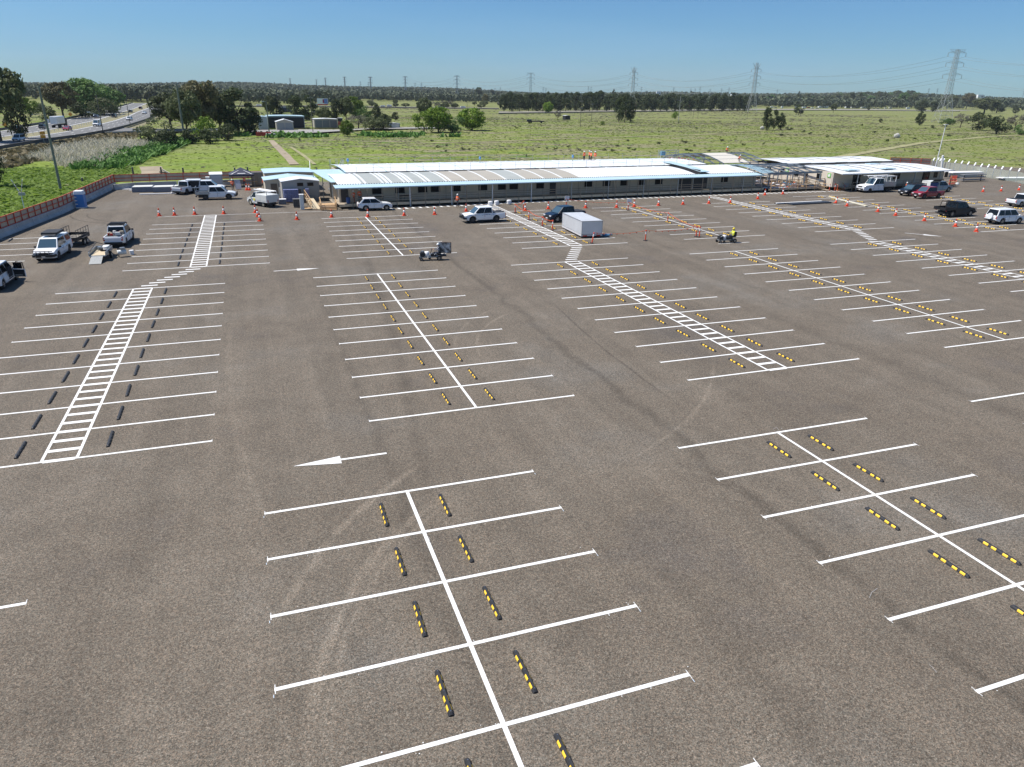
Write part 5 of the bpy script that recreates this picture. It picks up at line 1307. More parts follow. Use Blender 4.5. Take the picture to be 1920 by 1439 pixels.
# arched roof behind
t = thing('arched_roof_hall', 'half-sheeted arched roof with pale panels behind the open frame', 'building', (83.8, 118.8, 0), R(4))
ap = [(0, 3.3), (2.2, 3.85), (4.5, 4.3), (7, 4.6), (9.5, 4.3), (12, 3.85), (14, 3.3)]
b = MB(); curved(b, 0, 6.0, ap, mat('ivory_roof_sheet', (.62, .58, .5), .5, noise=.03), .06); b.build('roof_panel', t)
for x in (-4.2, -2.1, 0, 6.2, 8.2, 10.4):
    b = MB()
    for (a, c), (e, f) in zip(ap, ap[1:]): b.bar((x, a, c-.08), (x, e, f-.08), .12, stf, .2)
    b.build('rafter', t)
b = MB()
for v, z in ap: b.bar((-4.3, v, z-.02), (10.6, v, z-.02), .09, stf)
b.build('purlin', t)
for x in (-4.2, 0, 6.2, 10.4):
    for y in (0, 14): MB().bar((x, y, 0), (x, y, 3.3), .15, stf).build('column', t)
MB().box((3, 9, .5), (14, 9, .06), mat('deck_membrane', (0, 0, 0))).build('deck', t)
b = MB()
for i in range(6): b.box((-3+i*1.3, 2.4, 1.6), (1.15, .08, 1.7), mat('red_brown_panel', (.2, .06, .04), .7))
b.build('red_panel', t)
# right building
OB = (94.9, 102.5); AB = R(4); B_ = frame_at(*OB, AB)
t = thing('right_site_building', 'right portable building with beige side wall and white roof', 'building', (OB[0], OB[1], 0), AB)
WB = 27.6; DB = 22
b = MB(); b.box((.06, DB/2, 1.85), (.12, DB, 2.5), beige); b.build('side_wall', t)
for k in range(7): MB().box((-.012, .2+k*3.1, 1.85), (.03, .04, 2.48), mat('panel_joint_light', (.36, .32, .27), .8)).build('wall_joint', t)
b = MB(); b.box((WB/2, 0, 1.8), (WB-.2, .12, 2.5), wallg).box((WB-.06, DB/2, 1.85), (.12, DB-.2, 2.5), wallg).box((WB/2, DB, 1.85), (WB, .12, 2.5), wallg); b.build('front_wall', t)
pf = [(-1.9, 2.92), (0, 3.08), (3, 3.32), (6, 3.42), (9, 3.32), (11.2, 3.15)]
pb_ = [(11.5, 3.5), (14, 3.74), (17, 3.84), (20, 3.72), (22.4, 3.45)]
for k in range(9):
    for nm, pr_ in (('roof_panel', pf), ('roof_panel', pb_)):
        b = MB(); dz = .05 if (k % 3 == 1) else 0; curved(b, k*3.07, k*3.07+3.02, [(v, z+dz) for v, z in pr_], roof_white); b.build(nm, t)
        if k: b = MB(); curved(b, k*3.07-.08, k*3.07+.06, [(v, z+.06) for v, z in pr_[1:]], mat('roof_joint_dark', (.10, .11, .12), .6), .05); b.build('roof_rib', t)
MB().box((WB/2, 11.38, 3.25), (WB-.1, .08, .42), mat('painted_gap_shade', (0, 0, 0))).build('row_gap', t)  # dark strip paints the shade between the two roof rows
b = MB(); b.box((WB/2, -1.95, 2.9), (WB+.3, .12, .16), roof_white); b.build('gutter', t)
for k, (uu, vv) in enumerate(((3.2, .2), (12.4, .6), (8, 7), (17, 8), (14, 14.5), (22, 15))):
    MB().box((uu+1, vv, 3.34+.03*k), (2.6, 1.3, .12), roof_blue).build('roof_unit', t, bevel=.02)
MB().box((8, 23.5, 2.1), (10, 1.6, .1), roof_white).build('rear_canopy', t)
for vv in (3.2, 8.6, 12.2, 15.8, 19.2):
    o = MB().box((-.05, vv, 2.1), (.05, 1.0, .9), blackp).build('window', t); MB().box((-.085, vv, 2.1), (.02, .88, .78), glass).build('pane', o)
MB().box((-.04, 6.3, 1.5), (.06, .9, 2.0), doorb).build('door', t)
grn = mat('sign_green', (.22, .55, .12), .5)
for vv in (.9, 11):
    o = MB().box((-.05, vv, 2.45), (.03, .75, .7), grn).build('green_sign', t)
    b = MB(); b.lathe([(.24, -.012), (.24, .012)], papw, n=16).lathe([(.15, .013), (.15, .022)], grn, n=16)
    e = b.build('sign_emblem', o); e.location = (-.08, vv, 2.45); e.rotation_euler = (0, R(90), 0)
for px in (1606, 1662, 1713, 1760): MB().bar((u_of(B_, px, -1.8, 1.0), -1.8, 0), (u_of(B_, px, -1.8, 1.0), -1.8, 2.9), .12, steel_g).build('veranda_post', t)
for px, ww, hh, zz in ((1605, 1.8, 1.9, 1.7), (1680, 1.6, 1.0, 2.0), (1735, 1.8, 2.0, 1.7), (1753, 1.0, 1.0, 2.0), (1773, .8, 1.0, 2.0)):
    uu = u_of(B_, px, 0, 1.7); o = MB().box((uu, -.08, zz), (ww, .06, hh), blackp).build('window', t); MB().box((uu, -.12, zz), (ww-.12, .02, hh-.12), glass).build('pane', o)
for px in (1642, 1718): MB().box((u_of(B_, px, -.15, 2.5), -.12, 2.5), (.45, .06, .45), mat('pale_green_sign', (.6, .68, .4), .5)).build('wall_sign', t)
b = MB(); b.box((WB/2+.5, -.9, .5), (WB-2, 1.6, .06), timber_old).build('deck', t)
b = MB()
for z in (.95, 1.45): b.bar((3, -1.7, z), (WB, -1.7, z), .07, timber_old)
for i in range(13): b.bar((3+i*2.05, -1.7, 0), (3+i*2.05, -1.7, 1.5), .07, timber_old)
b.build('railing', t)
b = MB(); b.add([(-1.6, -.6, .1), (-.5, -.6, .1), (-.5, 9, .9), (-1.6, 9, .9)], [(0, 1, 2, 3)], timber_old)
for i in range(6): b.bar((-1.6, i*1.8, 0), (-1.6, i*1.8, 1.3+i*.1), .07, timber_old)
for z in (.7, 1.2): b.bar((-1.6, -.6, z), (-1.6, 9.5, z+.6), .06, timber)
b.build('side_ramp', t)
t = thing('orange_stair', 'orange timber-railed steps at the right building corner', 'steps', tuple(at(1576, 358)), R(4))
for i in range(4): MB().box((0, i*.28, .1+i*.13), (1.6, .26, .05), mat('orange_timber', (.62, .27, .08), .7)).build('step', t)
MB().bar((-.8, 0, 0), (-.8, 0, .95), .07, fencered).bar((.8, 0, 0), (.8, 0, .95), .07, fencered).bar((-.8, 0, .95), (-.8, 1.1, 1.5), .06, timber).bar((.8, 0, .95), (.8, 1.1, 1.5), .06, timber).build('handrail', t)
q = at(1586, 357); tag(MB().box((0, 0, .55), (1.0, .5, 1.1), alu).build('grey_box', bevel=.02), 'pale grey box right of the orange steps', 'box', None, (q.x, q.y+.3, .004))
for px, lab in ((1554.5, 'left orange post behind the zebra strip near orange steps'), (1564.5, 'second orange post left of the orange steps')):
    q = at(px, 358.5); o = dup(post0, lab, (q.x, q.y, .002))
# scaffold stack right end
q = at(1785, 347); t = thing('red_scaffold', 'red scaffold frames stacked at the right end of the building', 'scaffold', (q.x, q.y, .002), R(10))
b = MB()
for i in range(7):
    x = -1.0+i*.33; b.bar((x, 0, 0), (x, 0, 1.7), .07, orange).bar((x, 0, .3+.2*(i % 3)), (x+.33, 0, .8+.2*(i % 3)), .06, orange)
for z in (.3, .8, 1.2): b.bar((-1, .1, z), (1.0, .1, z), .07, fencered)
b.build('frame', t); MB().box((-.9, -.4, .6), (1.6, .8, .08), timber).bar((-1.6, -.5, 0), (-1.6, -.5, 1.9), .12, timber).build('timber_pile', t); MB().lathe([(.3, 0), (.4, .15), (.3, .4), (.1, .45)], truck_white, (.7, -.5, 0)).build('white_sack', t)
# stacked sheets on the lot
q = at(1507, 382.5); t = thing('steel_sheet_stack', 'long dark grey and white sheets stacked flat on the bays', 'sheets', (q.x, q.y, .004), R(3))
b = MB(); b.box((-.2, .75, .16), (8.8, .3, .08), papw).box((-.2, .9, .08), (8.6, .8, .08), blackp).build('pale_sheets', t)
b = MB()
for i in range(6): b.box((.9, -.7+i*.22, .16), (7.6, .14, .1), mat('slate_dark', (.06, .07, .085), .45))
b.box((.9, -.15, .08), (7.6, 1.3, .1), mat('slate_dark', (0, 0, 0))).build('dark_sheets', t)
q1 = at(1555, 370.5); q2 = at(1625, 388)
b = MB(); b.bar((q1.x, q1.y, .1), (q2.x, q2.y, .1), .5, mat('cream_plank', (.6, .56, .44), .7), .1); tag(b.build('cream_plank'), 'long cream planks lying along the spine by the leaning cone', 'plank')
# right fence and far things
tops = [(668, 130), (728, 128), (762, 135), (803, 140), (880, 150), (968, 160), (1057, 172), (1145, 185), (1238, 197), (1330, 212), (1423, 222), (1517, 235), (1617, 247), (1735, 262), (1852, 277)]
mesh_m = bpy.data.materials.new('pale_green_fence_mesh'); mesh_m.use_nodes = True; nt = mesh_m.node_tree; pb2 = nt.nodes['Principled BSDF']; pb2.inputs['Base Color'].default_value = (.55, .62, .52, 1); pb2.inputs['Alpha'].default_value = .32; pb2.inputs['Roughness'].default_value = .9
t = thing('mesh_fence', 'pale green mesh fence with white cranked post tops at the right', 'fence'); P_ = []
for i, (x, y) in enumerate(tops):
    px, py = 1660+x/7.385, 280+y/7.385; q = at(px, py, 2.5); P_.append(q)
    b = MB(); b.bar((q.x, q.y, 0), (q.x, q.y, 2.0), .07, alu).bar((q.x, q.y, 2.0), (q.x+.7, q.y+.3, 2.55), .22, papw); b.build('cranked_post', t)
qq = at(1935, 323, 2.5); P_.append(qq)
b = MB()
for a, c in zip(P_, P_[1:]): b.add([(a.x, a.y, .05), (c.x, c.y, .05), (c.x, c.y, 2.0), (a.x, a.y, 2.0)], [(0, 1, 2, 3)], mesh_m)
b.build('mesh_panel', t)
qa, qb = at(1668, 306), at(1744, 308.5); panel_fence('orange_rear_fence', 'red-framed hoarding behind the right building', [Vector((qa.x, qa.y)), Vector((qb.x, qb.y))], .1, 1.35, -1, 2.4)
q = at(1822, 340); t = thing('pipe_rack', 'low steel rack with stacked sections near the right mesh fence', 'rack', (q.x, q.y, .004), R(2))
for z in (.3, .8, 1.3): MB().box((0, 0, z), (6.2, 1.0, .12), mat('rack_steel', (.2, .2, .21), .6)).build('shelf', t)
for x in (-2.4, 2.4): MB().bar((x, 0, 0), (x, 0, 1.3), .12, blackp).build('upright', t)
q = at(1820, 333); tag(MB().box((0, 0, 1.0), (8.5, 2.4, .12), papw, R(-2)).box((0, 0, .5), (6, 1.6, .9), steel_g).build('white_sheet_pile'), 'white sheets on a low stack before the right mesh fence', 'sheets', None, (q.x-1, q.y+1, .004))
q = at(1903, 338); tag(MB().box((0, 0, .45), (9.5, 1.8, .1), papw, R(-8)).box((0, 0, .2), (8, 1.2, .4), steel_g, R(-8)).build('white_panel_pile'), 'long white panel cut by the right frame edge', 'panel', None, (q.x+1, q.y, .004))
q = at(1752, 322); t = thing('floodlight_pole', 'slim leaning white floodlight pole behind the right building', 'lamp post', (q.x, q.y, 0)); hh = height_at(q, 234)
MB().cyl((0, 0, 0), (.25, 0, hh), .11, papw, .07, n=8).build('pole', t); MB().box((.3, 0, hh), (1.0, .4, .12), papw).build('lamp_head', t)
q = at(1765, 321); tag(MB().bar((0, 0, 0), (-.6, 0, 3.4), .35, papw).build('white_prop'), 'short white leaning prop by the floodlight pole', 'prop', None, (q.x, q.y, 0))
# ---------------------------------------------------------------- vegetation
L_dark = leafmat('she_oak_leaves', (.034, .052, .02), (.085, .108, .042))
L_gum = leafmat('gum_leaves', (.07, .09, .035), (.165, .185, .085))
L_bright = leafmat('bright_leaves', (.07, .14, .014), (.22, .31, .035))
L_mid = leafmat('mid_green_leaves', (.055, .12, .028), (.14, .22, .065))
L_brown = leafmat('olive_brown_leaves', (.09, .085, .04), (.2, .185, .095))
L_grey = leafmat('grey_twigs', (.10, .095, .075), (.22, .205, .165))
L_far = leafmat('far_wood_leaves', (.062, .08, .045), (.105, .122, .068), .1)  # leaf colours lightened so distance haze is partly painted in
bark = mat('bark', (.09, .07, .05), .95, noise=.3, nscale=3)
def crown_mesh(seed, nc, nl, leaf, shape, m):
    g = np.random.default_rng(seed); V = []
    cs = []
    while len(cs) < nc:
        p = g.uniform(-1, 1, 3)
        if np.linalg.norm(p) > 1: continue
        p = p/max(np.linalg.norm(p), 1e-6)*(np.linalg.norm(p)**.45)
        if shape == 'conifer': r = .40*(1-.55*(p[2]*.5+.5)); c = np.array([p[0]*r, p[1]*r, .52+.42*p[2]]); cr = g.uniform(.10, .17)
        elif shape == 'gum': c = np.array([p[0]*.42, p[1]*.42, .62+.30*p[2]]); cr = g.uniform(.07, .14)
        elif shape == 'bush': c = np.array([p[0]*.40, p[1]*.40, .44+.38*p[2]]); cr = g.uniform(.12, .2)
        else: c = np.array([p[0]*.40, p[1]*.40, .50+.39*p[2]]); cr = g.uniform(.09, .16)
        cs.append((c, cr))
    for c, cr in cs:
        d = g.normal(size=(nl, 3)); d /= np.linalg.norm(d, axis=1)[:, None]; d[:, 2] = np.abs(d[:, 2])*1.0*np.where(g.random(nl) < .75, 1, -1)
        pos = c+d*cr*g.uniform(.65, 1.08, (nl, 1))*np.array([1, 1, .85])
        pos[:, 2] = np.maximum(pos[:, 2], .03)
        nrm = d+g.normal(size=(nl, 3))*.55; nrm /= np.linalg.norm(nrm, axis=1)[:, None]
        a = np.cross(nrm, g.normal(size=(nl, 3))); a /= np.linalg.norm(a, axis=1)[:, None]; b_ = np.cross(nrm, a)
        s = leaf*g.uniform(.6, 1.3, (nl, 1))
        V.append(np.stack([pos-a*s-b_*s*.6, pos+a*s-b_*s*.6, pos+a*s*.7+b_*s*.6, pos-a*s*.7+b_*s*.6], 1).reshape(-1, 3))
    V = np.concatenate(V); return quads_mesh('crown', V, m)
def quads_mesh(name, V, m):
    n = len(V)//4; me = bpy.data.meshes.new(name); me.vertices.add(len(V)); me.vertices.foreach_set('co', V.astype(np.float32).ravel())
    me.loops.add(4*n); me.loops.foreach_set('vertex_index', np.arange(4*n, dtype=np.int32)); me.polygons.add(n)
    me.polygons.foreach_set('loop_start', np.arange(0, 4*n, 4, dtype=np.int32)); me.polygons.foreach_set('loop_total', np.full(n, 4, dtype=np.int32))
    me.update(calc_edges=True); me.materials.append(m); return me
def trunk_mesh(seed, shape, forks=5):
    g = random.Random(seed); b = MB(); h = .5 if shape != 'bush' else .3
    b.cyl((0, 0, -.02), (.01, .01, h), .03, bark, .018, n=7)
    for i in range(forks):
        a = 2*math.pi*i/forks+g.random(); r = g.uniform(.14, .28); z0 = h*g.uniform(.4, .95)
        b.cyl((0.005, .005, z0), (r*math.cos(a), r*math.sin(a), z0+g.uniform(.18, .34)), .013, bark, .004, n=5)
    o = b.build('trunk'); me = o.data; bpy.data.objects.remove(o); return me
KIND = {'dark': ('conifer', L_dark, 34, 85, .022), 'gum': ('gum', L_gum, 70, 70, .024), 'bright': ('round', L_bright, 60, 80, .024), 'green': ('round', L_mid, 64, 80, .022),
        'brown': ('gum', L_brown, 70, 70, .024), 'bushd': ('bush', L_dark, 26, 75, .026), 'bushg': ('bush', L_mid, 26, 75, .026), 'bushb': ('bush', L_bright, 24, 75, .026), 'busho': ('bush', L_gum, 26, 75, .026),
        'grey': ('gum', L_grey, 40, 50, .018)}
CM = {}
def crowns(kind, var):
    k = (kind, var)
    if k not in CM:
        sh, m, nc, nl, lf = KIND[kind]; CM[k] = (crown_mesh(hash(kind) % 1000 if False else sum(map(ord, kind))*7+var, nc, nl, lf, sh, m), trunk_mesh(var+3, sh))
    return CM[k]
tn = 0
def tree(px, pb, pt, wpx, kind, label, cat='tree', group=None, depth=None, name=None):
    global tn
    p = far(px, depth) if depth else at(px, pb)
    h = height_at(p, pt); dep = (Vector((p.x, p.y, 0))-CAM).dot(FWD); w_ = wpx*dep/F_PX
    cr, tr = crowns(kind, tn % 3); tn += 1
    nm = name or {'dark': 'she_oak', 'gum': 'gum_tree', 'bright': 'leafy_tree', 'green': 'leafy_tree', 'brown': 'gum_tree', 'grey': 'bare_tree'}.get(kind, 'shrub')
    t = thing(nm, label, cat, (p.x, p.y, terr(p.x, p.y)), random.uniform(0, 6.28), group)
    a = bpy.data.objects.new('crown', cr); COL.objects.link(a); a.parent = t
    b = bpy.data.objects.new('trunk', tr); COL.objects.link(b); b.parent = t
    for o in (a, b): o.scale = (w_*1.08, w_*1.08, max(h, .5)*1.02)
    return t
T = [(2, 268, 108, 105, 'gum', 'tall sparse gum tree cut by the left frame edge above the highway'),
     (40, 262, 175, 50, 'dark', 'dark leaning tree just right of the tall left-edge gum'),
     (-6, 350, 232, 62, 'dark', 'near dark tree at the left edge just behind the hoarding'),
     (57, 218, 180, 38, 'bright', 'yellow-green tree between the left pole and dark bushes'),
     (86, 226, 192, 38, 'bushd', 'dark bush behind the white highway truck'),
     (120, 224, 150, 60, 'brown', 'brown-olive tree left of the big green tree'),
     (170, 216, 142, 92, 'green', 'big green tree rising over the far side of the highway'),
     (205, 212, 160, 60, 'green', 'green tree at the right shoulder of the big green tree'),
     (160, 222, 186, 50, 'bushd', 'dark undergrowth below the big green tree, left part'),
     (196, 219, 178, 56, 'busho', 'olive undergrowth below the big green tree, right part'),
     (322, 246, 174, 74, 'gum', 'grey-green gum by the far end of the visible highway'),
     (352, 256, 165, 60, 'gum', 'olive gum immediately right of the tall bare pole'),
     (382, 252, 147, 78, 'brown', 'tallest olive-topped tree in the clump right of the highway'),
     (378, 240, 149, 50, 'bright', 'yellow-green crown rising behind the tallest clump tree'),
     (414, 250, 172, 60, 'gum', 'gum between the tallest clump tree and dark fig'),
     (448, 250, 164, 86, 'dark', 'wide dark fig-like tree left of the farm sheds'),
     (470, 250, 190, 54, 'dark', 'dark lower tree touching the farm shed roof'),
     (296, 270, 216, 66, 'busho', 'olive bush by the highway side road'),
     (314, 276, 240, 40, 'bushd', 'small dark bush below the olive roadside bush'),
     (384, 262, 212, 44, 'bushb', 'vivid green bush in the middle of the shrub line'),
     (362, 268, 236, 40, 'bushd', 'dark shrub left below the vivid green bush'),
     (394, 268, 238, 42, 'bushd', 'dark shrub right below the vivid green bush'),
     (427, 262, 228, 46, 'bushd', 'rounded dark shrub right of the vivid green bush'),
     (430, 250, 225, 20, 'bushb', 'small vivid green sprig above the rounded dark shrub'),
     (508, 224, 180, 26, 'gum', 'thin gum left of the parked farm truck'), (520, 224, 184, 30, 'dark', 'dark tree behind the farm truck cab'),
     (556, 226, 178, 42, 'dark', 'dark tree behind the open farm shed, left'), (580, 226, 180, 38, 'dark', 'dark tree between open shed and billboard'),
     (575, 226, 208, 26, 'bushg', 'green bush just right of the open farm shed roof'),
     (632, 232, 184, 34, 'dark', 'dark tree immediately right of the billboard'), (608, 232, 200, 30, 'gum', 'olive tree under the billboard'),
     (650, 232, 182, 30, 'gum', 'second tree right of the billboard'), (666, 222, 180, 34, 'bright', 'bright green tree rising above the scrub right of billboard'),
     (684, 232, 194, 30, 'bushg', 'green tree at the right foot of the bright scrub tree'), (706, 234, 194, 26, 'dark', 'narrow dark tree in scrub beyond the lone bush'),
     (720, 240, 208, 34, 'bushd', 'dark scrub bush left of the grey hut'), (672, 240, 214, 44, 'grey', 'pale grey scrub right behind the lone bright bush'),
     (700, 243, 214, 40, 'busho', 'olive scrub between pale scrub and grey hut'), (742, 226, 210, 18, 'dark', 'small dark tree above the grey hut'),
     (718, 243, 226, 40, 'bushd', 'low dark scrub beside the grey hut'),
     (651, 254, 222, 26, 'bright', 'lone bright bush right of the triple-door shed'),
     (795, 248, 204, 46, 'bushb', 'left crown of the bright green tree group mid-field'), (822, 247, 197, 52, 'bright', 'tall middle crown of the bright green group mid-field'),
     (848, 247, 206, 44, 'bushg', 'right crown of the bright green group, shaded'), (885, 244, 200, 54, 'bright', 'bright rounded tree right of the mid-field group'),
     (796, 224, 183, 28, 'gum', 'sparse grey gum behind the mid-field bright group'),
     (1028, 212, 190, 20, 'bright', 'bright round tree in front of the dark belt'), (1046, 224, 206, 15, 'grey', 'small bare tree below the dark belt'),
     (1130, 235, 226, 10, 'bushb', 'tiny bright bush right of the twin-arm pole'), (1265, 224, 208, 15, 'bushb', 'small bright bush at the foot of the white pole'),
     (1160, 228, 180, 28, 'dark', 'left tree of the dark trio in the field centre'), (1171, 229, 177, 26, 'dark', 'middle tree of the dark trio in the field centre'), (1182, 228, 186, 22, 'dark', 'right tree of the dark trio in the field centre'),
     (1436, 244, 200, 24, 'dark', 'left tree of the small clump with pale debris'), (1450, 243, 206, 20, 'dark', 'middle tree of the small clump with pale debris'), (1463, 243, 211, 20, 'dark', 'right tree of the small clump with pale debris'),
     (1481, 244, 238, 11, 'bushd', 'low round bush right of the small clump'), (1497, 216, 196, 22, 'dark', 'dark tree at the foot of the pole before the traffic'),
     (1562, 212, 194, 12, 'gum', 'small gum in front of the highway tanker'), (1628, 207, 196, 9, 'dark', 'tiny dark tree before the highway, right of the trucks'),
     (1651, 229, 221, 8, 'bushd', 'isolated tiny shrub right in the open field'),
     (1724, 235, 208, 21, 'dark', 'dark tree at the left foot of the tall tower'), (1775, 238, 220, 28, 'bushg', 'low green bush right of the tall tower base'),
     (1800, 240, 212, 26, 'grey', 'bare grey tree right of the tall tower'), (1832, 244, 208, 44, 'bushd', 'big dark bush, left of the pair at right'),
     (1868, 250, 211, 48, 'bushd', 'big dark bush, right of the pair at right'), (1902, 246, 214, 34, 'grey', 'bare grey bush near the right frame edge'), (1914, 252, 230, 26, 'bushg', 'green bush at the right frame edge'),
     (1693, 203, 175, 26, 'green', 'rounded green tree on the horizon left of the tall tower'), (1709, 204, 178, 20, 'gum', 'gum on the horizon just left of the tall tower'),
     (1727, 210, 188, 32, 'dark', 'dark tree behind the tall tower legs, left'), (1748, 210, 190, 22, 'dark', 'dark tree behind the tall tower legs, right'), (1783, 205, 180, 24, 'gum', 'gum right of the tall tower on the horizon'),
     (1811, 206, 175, 26, 'brown', 'tall brownish gum right of the tall tower on the horizon'), (1845, 213, 184, 48, 'gum', 'wide olive tree above the dark bush pair'), (1868, 212, 188, 34, 'dark', 'dark tree beside the wide olive tree'), (1903, 213, 198, 15, 'dark', 'small dark round tree before the far depot')]
for (px, pb, pt, wp, kd, lab) in T: tree(px, pb, pt, wp, kd, lab, 'tree' if not kd.startswith('bush') else 'bush')
# dark belt: individual she-oaks
for i in range(64):
    px = 946+i*7.25+random.uniform(-3, 3); row = i % 2; hz = 159.76+px*.017165
    tree(px, 209.5-row*2.2-random.uniform(0, 1.5), random.uniform(170, 178) if px < 1130 else random.uniform(174, 181), random.uniform(22, 31), 'dark', 'dark she-oak standing in the dense belt beyond the field', 'tree', 'dark belt trees')
for i in range(44):
    px = 1405+i*7.3+random.uniform(-3, 3)
    tree(px, 200.5-random.uniform(0, 3), random.uniform(178.5, 184.5), random.uniform(14, 22), random.choice(['dark', 'dark', 'gum', 'green']), 'tree in the mixed belt behind the distant highway traffic', 'tree', 'mixed belt trees')
for i in range(26):
    px = random.choice([random.uniform(690, 800), random.uniform(805, 940)]); d_ = random.uniform(700, 900)
    hz = 159.76+px*.017165; pb = hz+14.7*F_PX/d_*1.08
    tree(px, pb, pb-random.uniform(7, 12), random.uniform(9, 17), random.choice(['gum', 'grey', 'gum']), 'stunted scrub tree scattered on the pale plain past the field', 'tree', 'scattered scrub trees')
for i in range(34):
    px = random.choice([random.uniform(1000, 1360), random.uniform(1120, 1360), random.uniform(800, 900), random.uniform(1400, 1800)]); pb = random.uniform(262, 292) if px < 1380 else random.uniform(236, 262)
    tree(px, pb, pb-random.uniform(3, 5), random.uniform(5, 10), 'bushd', 'low dark tussock bush dotted across the green field', 'bush', 'low tussock bushes')
# far woods as one mass
def far_woods():
    V = []; g = rng
    def add_trees(xy, hs, ws_, nl, leaf):
        n = len(xy); z0 = np.array([terr(x, y) for x, y in xy])
        d = g.normal(size=(n, nl, 3)); d /= np.linalg.norm(d, axis=2)[..., None]; r = g.uniform(.55, 1.05, (n, nl, 1))
        pos = d*r*np.stack([ws_/2, ws_/2, hs*.42], 1)[:, None, :]; pos[..., 2] += (z0+hs*.56)[:, None]; pos[..., 0] += xy[:, 0][:, None]; pos[..., 1] += xy[:, 1][:, None]
        nr = d+g.normal(size=d.shape)*.5; nr /= np.linalg.norm(nr, axis=2)[..., None]
        a = np.cross(nr, g.normal(size=d.shape)); a /= np.linalg.norm(a, axis=2)[..., None]; b_ = np.cross(nr, a); s = leaf*g.uniform(.6, 1.4, (n, nl, 1))
        V.append(np.stack([pos-a*s-b_*s*.7, pos+a*s-b_*s*.7, pos+a*s+b_*s*.7, pos-a*s+b_*s*.7], 2).reshape(-1, 3))
    def band(px0, px1, d0, d1, n, h0, h1, nl=26, leaf=1.7):
        px = g.uniform(px0, px1, n); dd = d0+(d1-d0)*g.random(n)**.8; P = np.array([tuple(far(a, b)[:2]) for a, b in zip(px, dd)]); h = g.uniform(h0, h1, n)
        add_trees(P, h, h*g.uniform(.55, .9, n), nl, leaf)
    band(-250, 330, 760, 1500, 1200, 14, 18, 60, 1.3)
    band(-250, 520, 1500, 3000, 2200, 15, 19, 34, 2.0)
    band(330, 640, 780, 1500, 900, 12, 16, 60, 1.3)
    band(640, 960, 1150, 1700, 900, 11, 14, 50, 1.4)
    band(430, 1120, 1500, 3200, 3200, 14, 18, 32, 2.1)
    band(1100, 2150, 1250, 3200, 4200, 14, 20, 32, 2.1)
    band(1380, 1680, 1230, 1500, 260, 13, 17, 50, 1.4)
    band(205, 335, 770, 900, 160, 12, 19, 50, 1.4)
    me = quads_mesh('far_woods', np.concatenate(V), L_far); o = bpy.data.objects.new('far_woods', me); COL.objects.link(o); stuff(o, 'distant dark woodland lining the whole horizon', 'woods')
far_woods()
# tall rounded trees poking above the skyline
for px, dpt, pt, wp, lab in ((898, 1500, 163, 22, 'dome-shaped tree clump above the skyline left of the dark belt'), (922, 1500, 168, 16, 'smaller skyline tree right of the dome-shaped one'),
                             (1150, 1700, 168, 12, 'skyline tree left of the double-horned tower'), (1595, 1500, 174, 14, 'skyline tree above the highway tanker'), (1610, 1500, 175, 13, 'second skyline tree above the highway tanker'),
                             (1495, 1500, 172, 12, 'skyline tree right of the horned tower'), (910, 900, 176, 14, 'reddish tree on the pale plain')):
    tree(px, 0, pt, wp, 'brown' if 'reddish' in lab else 'dark', lab, 'tree', None, depth=dpt)
# tussocks, dry shrubs, grass: uncountable ground cover
def inside_lot(x, y):
    c = False; n = len(lot)
    for i in range(n):
        (x1, y1), (x2, y2) = lot[i], lot[(i+1) % n]
        if (y1 > y) != (y2 > y) and x < (x2-x1)*(y-y1)/(y2-y1)+x1: c = not c
    return c
from mathutils import noise as mn
def cover(name, label, n, m, hgt, wid, cond, rr=(128, 430), ar=(-.42, 1.05), lift=.5):
    V = []; g = np.random.default_rng(sum(map(ord, name))); k = 0
    while k < n:
        r = math.sqrt(g.uniform(rr[0]**2, rr[1]**2)); a = g.uniform(*ar); x, y = r*math.sin(a), r*math.cos(a)
        k += 1
        if inside_lot(x, y) or not cond(x, y): continue
        z = terr(x, y); s = g.uniform(.6, 1.4)*(1+r/900)
        for j in range(2):
            t_ = g.uniform(0, math.pi); dx, dy = math.cos(t_)*wid*s/2, math.sin(t_)*wid*s/2; h_ = hgt*s*g.uniform(.6, 1.2); kk = 2.2 if hgt < .3 else .7; lx, ly = g.normal(0, kk)*h_, g.normal(0, kk)*h_+.5*h_
            V += [(x-dx, y-dy, z-.05), (x+dx, y+dy, z-.05), (x+dx*.7+lx, y+dy*.7+ly, z+h_), (x-dx*.7+lx, y-dy*.7+ly, z+h_)]
    o = bpy.data.objects.new(name, quads_mesh(name, np.array(V), m)); COL.objects.link(o); stuff(o, label, 'ground cover')
dryl = leafmat('dry_shrub', (.18, .17, .10), (.32, .31, .20), .35); grl = leafmat('grass_tuft', (.13, .18, .028), (.21, .27, .05), .5)
dgl = leafmat('dark_tuft', (.10, .12, .04), (.18, .20, .07), .3); wrl = leafmat('white_reed', (.40, .38, .24), (.78, .74, .62), .4); lgl = leafmat('lush_reed', (.04, .11, .015), (.10, .2, .035), .2)
def nz(x, y, s, o=0): return mn.noise(Vector((x*s, y*s*1.8, o)))
HW = [(-62, 150), (-57, 205), (-53.5, 235), (-48, 264), (-45, 291), (-43.5, 330), (-43.5, 393), (-46, 460), (-50, 530), (-54, 624), (-60, 720), (-67, 830)]
def ex(y):
    if y < HW[0][1]: return -62-(150-y)*.09
    for (a, b), (c, d_) in zip(HW, HW[1:]):
        if y <= d_: return a+(c-a)*(y-b)/(d_-b)
    return -67-(y-830)*.1
off = lambda x, y: x > ex(y)+3
dry = lambda x, y: off(x, y) and nz(x, y, .016, 3)+.35*nz(x, y, .07, 5) > .20-(.36 if 35 < x < 95 and 150 < y < 215 else 0)
cover('dry_shrubs', 'grey-brown dry shrubs in patches over the field', 60000, dryl, .09, .6, dry, (128, 520))
